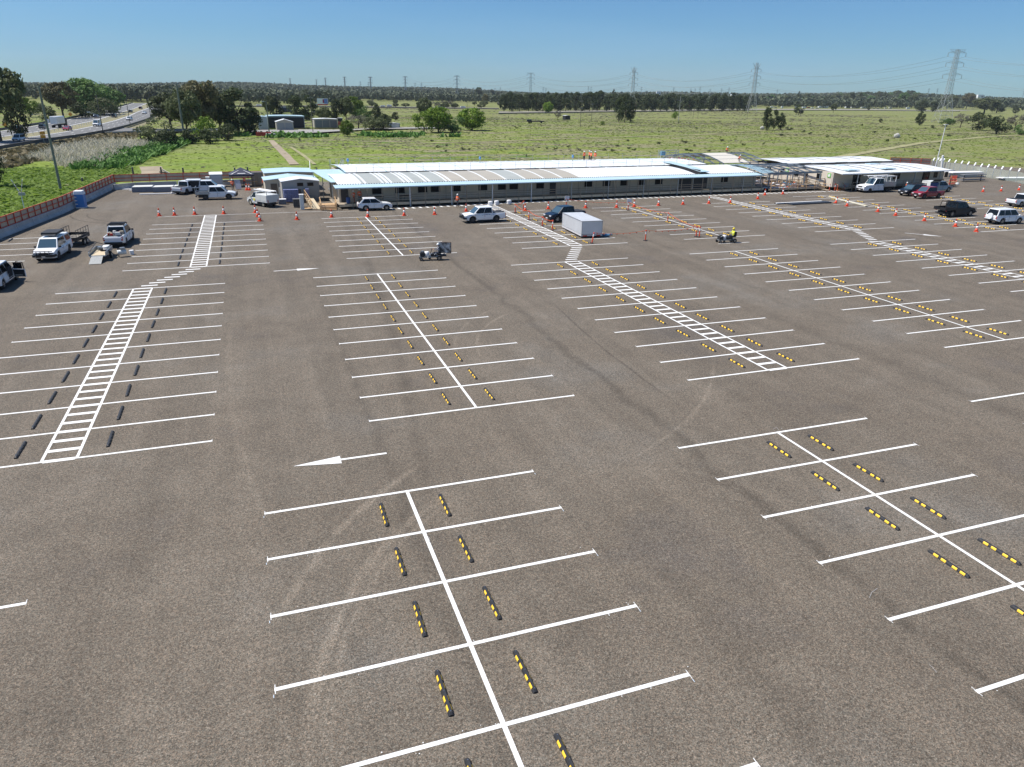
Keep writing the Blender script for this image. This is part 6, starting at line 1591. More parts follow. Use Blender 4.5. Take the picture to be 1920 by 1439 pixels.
cover('grass_tufts', 'green grass tufts over the field', 22000, grl, .10, .45, lambda x, y: off(x, y) and not dry(x, y), (128, 520))
cover('dark_tussocks', 'dark tussocks between the grass', 350, dgl, .5, .8, lambda x, y: off(x, y) and nz(x, y, .05, 9) > .1, (128, 520))
cover('far_tussocks', 'coarse tussocks over the far pasture', 22000, dryl, .10, 1.3, lambda x, y: off(x, y) and nz(x, y, .012, 11)+.4*nz(x, y, .05, 2) > -.05, (420, 900))
cover('bank_scrub', 'brown scrub on the highway bank', 16000, leafmat('bank_scrub', (.10, .085, .04), (.21, .17, .095), .3), .5, .7, lambda x, y: ex(y)+1.5 < x < ex(y)+17 and y < 290 and x < -33, (140, 330), (-.42, -.08))
cover('white_reeds', 'pale seeding reeds between bank and green reeds', 42000, wrl, 1.0, .09, lambda x, y: nz(x, y, .06, 8) > -.2 and abs(x-(-37+(y-185)*.09)) < 9+4*nz(x, y, .04) and 168 < y < 238 and x > ex(y)+9, (160, 260), (-.3, -.05))
cover('green_reeds', 'lush green reeds beside the pale ones', 36000, lgl, .8, .3, lambda x, y: abs(x-(-25+(y-190)*.11)) < 4.5+2*nz(x, y, .06) and 160 < y < 250, (150, 265), (-.25, .02))
cover('fence_grass', 'lush grass along the left hoarding', 22000, leafmat('fence_grass_leaf', (.12, .2, .03), (.24, .34, .06), .45), .28, .4, lambda x, y: -45 < x < -24.2-max(0, (104-y)*.165)+min(2.5, max(0, (y-104)*.09)) and 80 < y < 165, (80, 175), (-.45, -.1))
cover('shed_reeds', 'green reeds in front of the farm sheds', 9000, lgl, .8, .6, lambda x, y: 268 < y < 290-.1*x and -3 < x < 75 and nz(x, y, .05, 4) > -.12, (255, 320), (-.05, .42))
# ---------------------------------------------------------------- tracks
dirt = mat('dirt_track', (.30, .245, .17), .95, noise=.18, nscale=.3); path_m = mat('pale_grass_track', (.27, .255, .125), .95, noise=.2, nscale=.15)
def strip(name, pts, wd, m, z=.03, taper=None):
    b = MB(); P_ = [Vector((p[0], p[1], 0)) for p in pts]; vs = []
    Q = []
    for a, c in zip(P_, P_[1:]):
        n_ = max(1, int((c-a).length/12)); Q += [a.lerp(c, i/n_) for i in range(n_)]
    Q.append(P_[-1])
    for i, p in enumerate(Q):
        d = (Q[min(i+1, len(Q)-1)]-Q[max(i-1, 0)]); n = Vector((-d.y, d.x, 0)).normalized(); w_ = wd/2*random.uniform(.88, 1.12) if taper else wd/2
        for s in (-1, 1): q = p+n*w_*s; vs.append((q.x, q.y, terr(p.x, p.y)+z+.10))
    b.add(vs, [(2*i, 2*i+1, 2*i+3, 2*i+2) for i in range(len(Q)-1)], m); return struct(b.build(name, raw=True))
strip('dirt_track', [at(508, 262), at(520, 275), at(535, 290), at(552, 308)], 1.9, dirt, taper=1); strip('dirt_track', [at(590, 308), at(570, 292), at(545, 275)], .9, path_m, .05, taper=1)
strip('dirt_patch', [at(282, 312), at(287, 322), at(284, 332)], 4, dirt, .04, 1); 
strip('grass_track', [at(1330, 312), at(1480, 303), at(1560, 296), at(1640, 283), at(1730, 268), at(1850, 255), at(1915, 252)], 3.2, path_m, taper=1)
strip('grass_track', [at(780, 268), at(960, 263), at(1150, 258), at(1400, 252), at(1700, 250), at(1900, 246)], 2.4, path_m, .02, taper=1)
strip('grass_track', [at(1300, 255), at(1500, 240), at(1700, 246)], 2.0, path_m, .05, taper=1)
# ---------------------------------------------------------------- highway
road = mat('highway_asphalt', (.14, .14, .137), .85, noise=.08, nscale=.05); dkb = mat('guard_rail_dark', (.10, .095, .085), .8); median_m = mat('median_grass', (.22, .20, .11), .95, noise=.2, nscale=.2)
HY = [b for a, b in HW]
def offs(o1, o2, z, m, name):
    b = MB(); vs = []
    for i, (x, y) in enumerate([(-67, 100)]+HW): vs += [(x+o1, y, z), (x+o2, y, z)]
    b.add(vs, [(2*i, 2*i+1, 2*i+3, 2*i+2) for i in range(len(HW))], m); return struct(b.build(name, raw=True))
offs(0, -13, .42, road, 'highway_near_carriageway'); offs(-13.3, -19.7, .36, median_m, 'highway_median'); offs(-20, -33, .42, road, 'highway_far_carriageway')
b = MB(); vs = []
for (x, y) in [(-67, 100)]+HW: vs += [(x+5, y, -.6), (x+.02, y, .40), (x-33.1, y, .40), (x-38, y, -.6)]
b.add(vs, [(4*i+j, 4*i+j+1, 4*i+4+j+1, 4*i+4+j) for i in range(len(HW)) for j in range(3)], median_m); struct(b.build('highway_embankment', raw=True))
for o_, nm, lab in ((.6, 'crash_barrier', 'dark crash barrier along the near highway edge'), (-33.4, 'crash_barrier', 'dark crash barrier along the far highway edge')):
    b = MB(); P_ = [(-67, 100)]+HW
    for (x, y), (x2, y2) in zip(P_, P_[1:]): b.bar((x+o_, y, .85), (x2+o_, y2, .85), .25, dkb, .8)
    tag(b.build(nm), lab, 'barrier', 'highway crash barriers')
b = MB(); vs = []
for o_, wd in ((-.9, .2), (-12.2, .2), (-20.9, .2), (-32.2, .2)):
    P_ = [(-67, 100)]+HW; vs = []
    for (x, y) in P_: vs += [(x+o_-wd, y, .43), (x+o_+wd, y, .43)]
    b.add(vs, [(2*i, 2*i+1, 2*i+3, 2*i+2) for i in range(len(HW))], paint)
for y in np.arange(200, 700, 12):
    for o_ in (-4.8, -8.6, -24.6, -28.4): x = ex(y)+o_; b.add([(x-.12, y, .43), (x+.12, y, .43), (ex(y+3.5)+o_+.12, y+3.5, .43), (ex(y+3.5)+o_-.12, y+3.5, .43)], [(0, 1, 2, 3)], paint)
struct(b.build('highway_markings', raw=True))
b = MB()
y = 215
while y < 560: b.bar((ex(y)-16.3, y, .3), (ex(y)-16.3, y, 1.35), .13, papw); y += 5
tag(b.build('median_wire_rope_posts'), 'line of white wire rope posts on the highway median', 'posts')
b = MB(); b.slab([(-46, 284), (-30, 293), (-8, 303), (-8, 309), (-26, 305), (-45, 322)], .2, .44, road); struct(b.build('side_road'))
b = MB(); b.bar((-44, 284, .6), (-30, 292.5, .6), .4, concrete, .5).bar((-38, 300, .6), (-10, 309.5, .6), .4, concrete, .5); tag(b.build('concrete_kerb'), 'concrete kerb walls edging the highway side road', 'kerb')
def carx(px, py, ang, col, kind, label, L=4.6, top=1.5, W=1.8, cat='car', nm='highway_car'):
    q = at(px, py, .45); q = at(px, py, .45); vehicle(nm, label, cat, col, (q.x, q.y, .45), ang, kind, L=L, W=W, wb=L*.58, r=.34, top=top, lowpoly=True, belt=.95 if kind != 'van' else 1.15)
silver_c = mat('silver_paint', (.42, .43, .44), .3, .5, coat=.5); black_c = mat('black_paint', (.01, .01, .012), .25, coat=.6); red2 = mat('bright_red_paint', (.5, .01, .04), .25, coat=.8); grey_c = mat('grey_paint', (.12, .13, .14), .3, .3, coat=.5); steelb = mat('steel_blue_paint', (.12, .18, .26), .3, .3, coat=.5)
dn, up_ = R(-98), R(84)
carx(36, 265, dn, white, 'suv', 'white off-roader nearest on the highway at left', 4.8, 1.85)
carx(127, 245, dn, red2, 'hatch', 'red hatchback on the near highway lanes', 4.3)
carx(183, 237, dn, white, 'van', 'white van on the near highway lanes', 5.2, 2.4, 1.95, 'van', 'highway_van')
carx(243, 226, dn, white, 'suv', 'white wagon between the two slim highway poles', 4.7, 1.75)
carx(271, 214, dn, white, 'sedan', 'white sedan behind the white wagon on the highway', 4.7)
carx(32, 246, up_, black_c, 'suv', 'black car at the left end of the far highway lanes', 4.7, 1.7)
carx(82, 242, up_, grey_c, 'suv', 'dark grey car following close behind the highway truck', 4.7, 1.7)
carx(181, 221, up_, steelb, 'sedan', 'blue-grey sedan partly behind the white van', 4.6)
carx(215, 221, up_, black_c, 'suv', 'black off-roader on the far highway lanes', 4.7, 1.85)
carx(245, 211, up_, grey_c, 'sedan', 'grey sedan on the far lanes beyond the black off-roader', 4.6)
carx(264, 205, up_, mat('maroon_paint', (.12, .02, .02), .3), 'suv', 'maroon wagon on the far highway lanes', 4.7, 1.75)
carx(285, 199, up_, steelb, 'suv', 'blue-grey wagon farthest along the visible highway', 4.8, 1.85)
q = at(113, 239, .45); t = thing('tipper_truck', 'white semi-trailer truck with ribbed body on the far highway lanes', 'truck', (q.x, q.y, .45), up_)
MB().box((-1.5, 0, 2.6), (8.5, 2.5, 2.7), white).build('cargo_body', t, bevel=.3); MB().box((4.0, 0, 1.9), (1.9, 2.4, 2.5), blackp).build('cab', t, bevel=.2); MB().box((4.4, 0, 2.4), (1.15, 2.45, .8), glass).build('windscreen', t)
MB().box((-.5, 0, .9), (10.5, 1.0, .3), blackp).build('chassis', t)
for x in (-4.6, -3.4, -2.2, 1.9, 4.1):
    for s in (-1, 1): wheel(t, x, s*1.05, .5, .3, n=12)
orangeS = mat('road_sign_orange', (.75, .33, .03), .5)
for px, py, hh, kd, lab in ((25, 243, 3.2, 'd', 'orange diamond road sign at the far left of the highway'), (134, 226, 3.2, 'd', 'orange diamond road sign just right of the white truck'), (152, 219, 3.0, 'd', 'small orange diamond sign below the big green tree'), (84, 272, 3.2, 'r', 'orange rectangular road sign on the near highway edge'), (12, 246, 2.6, 'd', 'orange sign half behind the left-edge tree'), (91, 237, 2.2, 'w', 'white roadside sign left of the white truck'), (69, 226, 2.6, 'g', 'grey street sign blade left of the white truck')):
    q = at(px, py); t = thing('road_sign', lab, 'road sign', (q.x, q.y, 0), R(12)); MB().bar((0, 0, 0), (0, 0, hh), .1, steel_g).build('post', t)
    b = MB(); s = .95
    if kd == 'd': b.add([(0, -.08, hh-2*s+.4), (s, -.08, hh-s+.4), (0, -.08, hh+.4), (-s, -.08, hh-s+.4), (0, -.05, hh-2*s+.4), (s, -.05, hh-s+.4), (0, -.05, hh+.4), (-s, -.05, hh-s+.4)], [(0, 1, 2, 3), (7, 6, 5, 4), (0, 4, 5, 1), (1, 5, 6, 2), (2, 6, 7, 3), (3, 7, 4, 0)], orangeS)
    elif kd == 'r': b.box((0, -.07, hh-.2), (1.2, .05, .8), orangeS).box((0, -.07, hh-1.1), (1.2, .05, .8), orangeS)
    elif kd == 'w': b.box((0, -.07, hh-.3), (1.2, .05, 1.4), papw)
    else: b.box((0, -.07, hh), (3.0, .05, .3), steel_g)
    b.build('sign_face', t)
# ---------------------------------------------------------------- poles
polew = mat('weathered_pole', (.13, .12, .10), .9, noise=.2, nscale=2); poleg = mat('green_grey_pole', (.19, .205, .17), .9, noise=.12, nscale=1)
def pole(px, pb, pt, label, r=.14, arms=(), lamp=None, m=polew, cat='power pole', nm='power_pole'):
    p = at(px, pb); h = height_at(p, pt); t = thing(nm, label, cat, (p.x, p.y, -.1))
    MB().cyl((0, 0, 0), (0, 0, h+.1), r, m, r*.7, n=8).build('shaft', t)
    for z, wd in arms:
        b = MB(); b.box((0, 0, h-z), (wd, .14, .16), polew)
        for s in (-.45, -.2, .2, .45): b.cyl((s*wd, 0, h-z), (s*wd, 0, h-z+.28), .06, papw, n=6)
        b.build('crossarm', t)
    if lamp:
        dx, dz, z0 = lamp; b = MB(); b.bar((0, 0, h-z0), (dx, 0, h-z0+dz), .1, steel_g); b.build('lamp_arm', t); MB().box((dx, 0, h-z0+dz), (.9, .4, .2), papw).build('lamp_head', t)
    return p, h
pole(114, 356, 163, 'tall weathered pole right behind the left hoarding', .2, m=poleg); pole(347, 268, 157, 'tall thick bare pole left of the vivid green bush', .3, m=poleg)
pole(358, 238, 174, 'pole with two crossarms in front of the clump', .16, ((.3, 3.6), (4.2, 3.0))); pole(194, 252, 176, 'slim highway lamp pole right of the white van', .16, lamp=(-3.2, 1.0, 6.6))
pole(245, 238, 190, 'slim pole beside the white wagon on the highway', .14, ((1.0, 2.2),)); pole(283, 223, 186, 'slim pole right of the white highway sedan', .14)
pole(226, 199, 156, 'tall curved street lamp above the far highway edge', .16, lamp=(5.5, 1.2, .4), m=steel_g, cat='street lamp', nm='street_lamp')
pole(445, 245, 210, 'short lamp pole left of the farm sheds', .13, lamp=(-1.0, .1, .1), cat='street lamp', nm='street_lamp', m=poleg); pole(505, 250, 190, 'lamp pole in front of the small gabled shed', .2, lamp=(-1.2, .1, .1), cat='street lamp', nm='street_lamp', m=poleg)
pole(587, 248, 181, 'pole with crossarms left of the triple-door shed', .15, ((.6, 2.0), (5.5, 2.6))); pole(876, 214, 172, 'slim pole rising between the bright mid-field trees', .15, ((1, 1.2),))
pole(1088, 238, 182, 'double-crossarm pole nearest in the mid-field', .13, ((2.0, 1.8), (5.2, 1.8))); pole(1109, 227, 194, 'single-crossarm pole right of the nearest mid-field pole', .14, ((.5, 2.2),))
pole(1272, 227, 181, 'pale pole with crossarms beside the small bright bush', .16, ((2.5, 2.6), (6, 2.4)), m=mat('pale_pole', (.4, .4, .37), .8)); pole(1500, 219, 189, 'pole at the dark tree before the distant traffic', .15, ((3, 2.4),))
for px, pb, pt, lab in ((1391, 217, 207, 'short post left of the horned tower foot'), (1401, 222, 208, 'short post right of the horned tower foot'), (1299, 224, 207, 'thin pale post right of the pale pole'), (1308, 223, 213, 'second thin pale post right of the pale pole')): pole(px, pb, pt, lab, .12, cat='post', nm='post')
q = at(40, 396); t = thing('striped_marker', 'white V-shaped marker with small box behind the left hoarding', 'marker', (q.x, q.y+1.5, 0))
MB().bar((0, 0, 0), (0, 0, 2.1), .1, papw).box((.1, 0, 1.9), (.7, .3, .35), mat('pale_grey_box', (.4, .4, .38), .7)).build('post', t)
for s in (-1, 1):
    b = MB()
    for i in range(6): a = Vector((s*.05, 0, 2.0)).lerp(Vector((s*.62-.1, 0, 3.7)), i/6); c = Vector((s*.05, 0, 2.0)).lerp(Vector((s*.62-.1, 0, 3.7)), (i+1)/6); b.bar(a, c, .18, papw if i % 2 else mat('pale_pink_band', (.55, .42, .38), .7), .05)
    b.build('arm', t)
# ---------------------------------------------------------------- transmission towers
tm = mat('tower_steel', (.42, .43, .42), .5, .3); tmf = mat('far_tower_steel', (.30, .33, .34), .6, .2)
def tower(px, pt, label, H=55, style='horn', lite=False, wk=1.0, m=None, ang=None):
    hz = 159.76+px*.017165; dep = (H-14.7)*F_PX/(hz-pt)
    p = far(px, dep); p = far(px, dep*1.0)
    z0 = terr(p.x, p.y)
    # fix height so the top meets the row
    h = height_at(p, pt)
    m = m or tm; t = thing('transmission_tower', label, 'power pylon', (p.x, p.y, z0), ang if ang is not None else -YAW, 'lattice transmission towers')
    wl = (.10 if not lite else .3)*wk; n = 1.0
    def hw(z):   # half width of the body at height z/h
        f = z/h
        return h*(.105*(1-f/.42)+.036*(f/.42)) if f < .42 else h*(.036-.016*(f-.42)/.58)
    levels = [0, .1, .2, .31, .42]+[.42+.058*i for i in range(1, 11)]
    b = MB()
    for a, c in zip(levels, levels[1:]):
        za, zc = a*h, c*h; wa, wc = hw(za), hw(zc)
        A_ = [(-wa, -wa), (wa, -wa), (wa, wa), (-wa, wa)]; C_ = [(-wc, -wc), (wc, -wc), (wc, wc), (-wc, wc)]
        for i in range(4):
            j = (i+1) % 4
            b.bar((*A_[i], za), (*C_[i], zc), wl*1.7, m)
            b.bar((*A_[i], za), (*C_[j], zc), wl, m); b.bar((*A_[j], za), (*C_[i], zc), wl, m)
            if not lite: b.bar((*C_[i], zc), (*C_[j], zc), wl, m)
    b.build('lattice_body', t)
    arms = [(.87, .105), (.73, .115), (.59, .12)] if style == 'horn' else [(.955, .13), (.82, .13), (.66, .14), ]
    tips = []
    for f, wd in arms:
        z = f*h; x = wd*h
        b = MB()
        for s in (-1, 1):
            for d_ in (-1, 1):
                w0 = hw(z); b.bar((s*w0, d_*w0, z), (s*x, 0, z), wl, m); b.bar((s*w0, d_*w0, z+.03*h), (s*x, 0, z), wl, m)
            if not lite:
                for k in (.35, .68): xx = s*(w0+(x-w0)*k); b.bar((xx, 0, z), (s*(w0+(x-w0)*(k-.2)), 0, z+.03*h*(1-k+.2)), wl, m)
        b.build('crossarm', t)
        b = MB()
        for s in (-1, 1): b.cyl((s*x, 0, z), (s*x, 0, z-.05*h), .10*wk+.05, mat('insulator', (.25, .2, .18), .4), n=6)
        b.build('insulator', t); tips.append((x, z-.05*h))
    b = MB()
    if style == 'horn':
        for s in (-1, 1):
            for d_ in (-1, 1): b.bar((s*hw(.87*h), d_*hw(.87*h), .87*h), (s*.085*h, 0, h), wl, m)
            b.bar((0, 0, .88*h), (s*.085*h, 0, h), wl, m); b.bar((s*.03*h, 0, .9*h), (s*.055*h, 0, .95*h), wl, m)
    else:
        for s in (-1, 1):
            b.bar((s*hw(.9*h), 0, .95*h), (s*.12*h, 0, h), wl, m)
            for k in range(4): b.bar((s*.03*h*k, 0, h), (s*.03*h*(k+.5), 0, .97*h), wl, m)
        b.bar((-.12*h, 0, h), (.12*h, 0, h), wl, m)
    b.build('top_frame', t)
    M_ = Matrix.Translation((p.x, p.y, z0))@Matrix.Rotation(t.rotation_euler.z, 4, 'Z')
    return [(M_@Vector((-x, 0, z)), M_@Vector((x, 0, z))) for x, z in tips]
t2 = tower(1766, 92, 'tallest nearest lattice tower with flat wide top at right', 55, 'flat')
t1 = tower(1408, 118, 'horned lattice tower right of centre', 55, 'horn', wk=1.2)
t0 = tower(1184, 127, 'horned lattice tower above the middle of the dark belt', 55, 'horn', wk=1.4)
t4 = tower(994, 137, 'lattice tower left of the dark belt', 55, 'flat', wk=1.8, m=tmf); t5 = tower(857, 142, 'lattice tower above the bright mid-field trees', 52, 'flat', wk=2, m=tmf)
t6 = tower(761, 147, 'lattice tower left of the mid-field trees', 52, 'flat', True, 1, m=tmf)
small = []
for px, pt, lab in ((696, 149, 'first lattice tower left of the 761 pixel one'), (648, 152, 'second'), (612, 155, 'third'), (595, 157, 'fourth'), (546, 156, 'fifth')): small.append((px, pt))
nms = ['small far tower directly above the scrub trees', 'small far tower above the right shed', 'small far tower right of the billboard line', 'small far tower above the billboard', 'small far tower above the farm truck']
for (px, pt), lab in zip(small, nms): tower(px, pt, lab, 50, 'flat', True, 1.3, m=tmf)
for px, pt, lab in ((677, 153, 'slim pole tower left of the scrub tower on the skyline'), (692, 154, 'slim pole tower close beside the scrub tower'), (779, 155, 'slim skyline pole right of the 761 tower'), (791, 155, 'second slim skyline pole right of the 761 tower'),
                    (873, 163, 'slim skyline pole right of the bright mid-field trees'), (888, 164, 'second slim skyline pole right of the mid-field trees'), (928, 165, 'slim skyline pole left of the dark belt'), (938, 164, 'second slim skyline pole left of the dark belt'),
                    (1018, 163, 'slim skyline pole right of the belt tower'), (1023, 165, 'second slim skyline pole right of the belt tower'), (1102, 162, 'slim skyline pole left of the horned centre tower'), (1107, 163, 'second slim skyline pole left of the horned centre tower'),
                    (1201, 163, 'slim skyline pole right of the horned centre tower'), (1261, 164, 'chimney-like pole left in the skyline mast row'), (1293, 166, 'second mast in the skyline row'), (1301, 166, 'third mast in the skyline row'), (1310, 163, 'fourth mast in the skyline row'),
                    (1329, 167, 'fifth mast in the skyline row'), (1350, 166, 'sixth mast in the skyline row'), (1364, 164, 'seventh mast in the skyline row, nearest the horned tower'), (1454, 168, 'slim skyline pole right of the horned tower'), (1735, 166, 'slim pole left of the tallest tower'), (1751, 166, 'slim pole touching the tallest tower legs'), (1912, 165, 'lattice mast at the right frame edge')):
    dep = 2000; p = far(px, dep); h = height_at(p, pt); z0 = terr(p.x, p.y); b = MB()
    b.bar((0, 0, 0), (0, 0, h-z0), .8, tmf).bar((-3.2, 0, (h-z0)*.93), (3.2, 0, (h-z0)*.93), .5, tmf).bar((-3.8, 0, (h-z0)*.8), (3.8, 0, (h-z0)*.8), .5, tmf)
    tag(b.build('skyline_pole'), lab.replace('the 761 pixel one', 'the plain').replace('761 tower', 'mid tower'), 'power pole', 'slim poles on the skyline', (p.x, p.y, z0), -YAW)
wm = mat('conductor_wire', (.22, .24, .25), .5, .5)
def wires(A_, B2, label, sag=9, r=.05):
    b = MB()
    for (a1_, a2_), (b1_, b2_) in zip(A_, B2):
        for a, c in ((a1_, b1_), (a2_, b2_)):
            pr = None
            for i in range(19):
                t_ = i/18; p = a.lerp(c, t_); p.z -= sag*4*t_*(1-t_)
                if pr: b.cyl(pr, p, r, wm, n=4)
                pr = p
    tag(b.build('power_lines', raw=True), label, 'power line', 'power lines between towers')
wires(t1, t2, 'power lines between the horned tower and the tallest tower', 9, .07); wires(t0, t1, 'power lines between the two horned towers', 9, .09)
wires(t4, t0, 'power lines from the belt tower to the horned centre tower', 10, .10); wires(t5, t4, 'power lines left of the belt tower', 10, .11); wires(t6, t5, 'power lines between the two left plain towers', 10, .12)
v = [(a+(a-c)*.8, b_+(b_-d_)*.8) for (a, b_), (c, d_) in zip(t2, t1)]
v = [(Vector((a.x, a.y, a.z-3)), Vector((b_.x, b_.y, b_.z-3))) for a, b_ in v]
wires(t2, v, 'power lines leaving the tallest tower to the right', 10, .06)
# ---------------------------------------------------------------- far road and traffic
def pxstrip(name, top, bot, m, z):
    b = MB(); vs = []
    for (x, y), (x2, y2) in zip(top, bot): vs += [tuple(at(x, y, z)), tuple(at(x2, y2, z))]
    b.add(vs, [(2*i, 2*i+1, 2*i+3, 2*i+2) for i in range(len(top)-1)], m); return b.build(name, raw=True)
pale = mat('pale_verge', (.25, .235, .19), .95, noise=.15, nscale=.05)
struct(pxstrip('far_highway', [(935, 209.5), (1230, 206), (1420, 204.3), (1640, 205), (1760, 207), (1960, 200)], [(935, 212.5), (1230, 208.6), (1420, 206.2), (1640, 206.8), (1760, 209.5), (1960, 202.5)], pale, .1))
struct(pxstrip('far_road', [(440, 198), (640, 199), (935, 202.5)], [(440, 200), (640, 201.2), (935, 205)], pale, .12))
b = MB(); 
for pth in ([(935, 213), (1230, 209.2), (1420, 207), (1640, 207.3), (1800, 209)], [(440, 199.3), (640, 200.5), (935, 204)]):
    P_ = [at(x, y, .4) for x, y in pth]
    for a, c in zip(P_, P_[1:]): b.bar(a, c, .3, dkb, .9)
tag(b.build('far_road_barrier'), 'thin dark barrier lines along the distant roads', 'barrier')
def farveh(px, py, L, H, W, m, label, cab=None, cat='truck'):
    q = at(px, py, .1); b = MB(); t = thing('far_'+cat, label, cat, (q.x, q.y, .1), R(-6), None)
    b.box((0, 0, .5+(H-.5)/2), (L, W, H-.5), m); b.build('body', t, bevel=.15)
    if cab: MB().box((-L/2-1.2, 0, 1.7), (2.2, W, 2.7), cab).build('cab', t, bevel=.2)
    MB().box((0, 0, .35), (L*.95, W*.8, .5), blackp).build('undercarriage', t)
    MB().box((-L*.1, 0, H*.78), (L*.5 if cat == 'car' else .6, W+.05, H*.22), glass).build('window', t)
for a in ((1447, 202.5, 5, 2.0, 1.9, white, 'white van on the distant highway, leftmost', None, 'van'), (1454, 203.5, 4.5, 1.5, 1.8, silver_c, 'silver car right of the leftmost distant van', None, 'car'), (1466, 203.5, 3, 3.2, 2, truck_white, 'small pale box vehicle on the distant highway', None, 'truck'), (1493, 203, 5, 2.2, 2, silver_c, 'silver van behind the dark tree on the distant highway', None, 'van'),
          (1507, 203.5, 6, 2.4, 2.2, white, 'white van right of the pole on the distant highway', None, 'van'), (1516, 203.3, 5.5, 1.8, 2, redc, 'dark red car on the distant highway', None, 'car'), (1523, 204, 5, 1.6, 1.9, white, 'white car right of the dark red one', None, 'car'), (1532, 204.3, 5, 1.6, 1.9, silver_c, 'silver car before the distant tanker', None, 'car'),
          (1544, 203.2, 17, 3.6, 2.6, mat('tanker_silver', (.5, .5, .5), .3, .6), 'long silver tanker on the distant highway', white, 'truck'), (1590, 203.6, 8, 3.9, 2.6, black_c, 'dark truck with white cab on the distant highway', white, 'truck'), (1603, 203.6, 13, 4.0, 2.6, silver_c, 'grey semi-trailer with white cab on the distant highway', white, 'truck'),
          (1620, 204, 9, 3.2, 2.5, truck_white, 'white truck right of the grey semi-trailer', white, 'truck'), (1638, 204.5, 5, 1.7, 1.9, silver_c, 'silver car left of the last distant truck', None, 'car'), (1646, 204.5, 5, 1.7, 1.9, truck_white, 'pale car left of the green verge on the distant highway', None, 'car'), (1660, 204.5, 5, 1.8, 1.9, white, 'white car far right on the distant highway', None, 'car'), (1669, 204.3, 6, 2.6, 2.2, truck_white, 'pale van nearly under the green skyline tree', None, 'van'), (1702, 205, 7, 3, 2.4, white, 'white truck left of the tallest tower', None, 'truck'), (1797, 204, 8, 3, 2.4, mat('pale_blue_van', (.4, .52, .6), .4), 'pale blue truck among the trees right of the tower', None, 'truck'),
          (730, 200.5, 5, 2, 2, white, 'white car on the distant left road, centre', None, 'car'), (718, 201, 4.5, 1.6, 1.9, white, 'small white car left of the central distant car', None, 'car'), (826, 202.3, 5, 2, 2, silver_c, 'silver car on the distant road above the field trees', None, 'car'), (868, 203.2, 5, 2, 2, white, 'white car at the slim pole on the distant road', None, 'car'), (590, 199.5, 6, 2.2, 2, silver_c, 'silver van behind the billboard pole', None, 'van'), (486, 199.5, 4.6, 1.7, 1.9, white, 'white car at the left end of the distant road', None, 'car')): farveh(*a)
for px, w_, c, lab in ((1880, 40, mat('depot_green', (.1, .42, .36), .5), 'green-white depot sheds at the far right'), (1905, 34, white, 'white depot shed at the far right edge')):
    q = at(px, 199); dep = (q-CAM).dot(FWD); W_ = w_*dep/F_PX; b = MB().box((0, 0, 3), (W_, 12, 6), c); t = tag(b.build('depot_shed'), lab, 'building', None, (q.x, q.y, 0), -YAW)
for px, pt, w_, lab in ((1322-89, 171.5, 8, 'white block among far woods left of the mast row'), (1372, 177, 7, 'small white roof in the far woods by the horned tower'), (1833, 178, 12, 'pale low building on the right skyline')):
    p = far(px, 1900); h = height_at(p, pt); z0 = terr(p.x, p.y); W_ = w_*1900/F_PX; tag(MB().box((0, 0, (h-z0)/2), (W_, 8, h-z0), papw).box((W_*.2, -4.1, (h-z0)*.8), (W_*.3, .2, (h-z0)*.1), blackp).build('far_building'), lab, 'building', None, (p.x, p.y, z0), -YAW)
# ---------------------------------------------------------------- farm sheds
conc2 = mat('yard_concrete', (.28, .27, .25), .9, noise=.1, nscale=.1)
struct(pxstrip('yard_slab', [(470, 244), (560, 243), (640, 243.5), (700, 240), (830, 238)], [(470, 250), (560, 250), (600, 248.5), (690, 242.5), (830, 240.5)], conc2, .12))
def px_shed(nm, lab, px0, px1, pb, pt, D, roofm, wallm, frontm=None, rise=.1, doors=0, openf=False, doorm=None):
    a, c = at(px0, pb), at(px1, pb); d = c-a; d.z = 0; W_ = d.length; h = height_at(a, pt); ang = math.atan2(d.y, d.x)
    t = shed(nm, lab, (a.x, a.y, 0), ang, W_, D, h-rise, roofm, wallm, rise, .2)
    if openf:
        MB().box((W_/2, -.04, (h-rise)*.46), (W_-.5, .08, (h-rise)*.9), shade_dark).build('open_front_shade', t)  # dark sheet over the front wall imitates a shaded open bay
    for k in range(doors):
        ww = (W_-.6)/doors; MB().box((.3+ww*(k+.5), -.05, (h-rise)*.45), (ww-.25, .07, (h-rise)*.85), doorm or alu).build('roller_door', t)
    return t
zinc = mat('shed_zinc', (.36, .42, .45), .5, .2)
px_shed('open_farm_shed', 'large farm shed with open dark front and grey-blue roof', 503, 572, 240, 217.5, 12, roof_blue, zinc, rise=.1, openf=True)
px_shed('gabled_farm_shed', 'small cream gabled shed with two doors before the open shed', 519, 551, 244.5, 224.5, 7, roof_white, mat('cream_cladding', (.42, .40, .33), .7), rise=.9, doors=2, doorm=mat('grey_roller', (.27, .29, .29), .6))
px_shed('triple_door_shed', 'white-roofed shed with three grey roller doors', 590, 634, 240, 223, 7, roof_white, mat('cream_cladding', (0, 0, 0)), rise=.15, doors=3, doorm=mat('dark_grey_roller', (.16, .18, .19), .6))
px_shed('low_farm_shed', 'low shed with pale blue roof partly behind the dark tree', 486, 503, 243, 219, 9, roof_blue, zinc, rise=.2)
px_shed('small_hut', 'small grey hut with white roof at the scrub edge', 733, 750, 240, 231.5, 4, roof_white, mat('hut_blue_grey', (.28, .33, .36), .7), rise=.1, openf=False, doors=1)
px_shed('field_hut', 'tiny dark hut with white roof in the open field', 1060, 1069, 225, 217, 3.5, roof_white, blackp, rise=.1)
q = at(497, 255); b = MB()
for i in range(3): b.slab([(-2.4+i*1.7, -.3), (-.8+i*1.7, -.3), (-.95+i*1.7, .3), (-2.25+i*1.7, .3)], 0, 1.3, mat('water_barrier_red', (.42, .04, .03), .5))
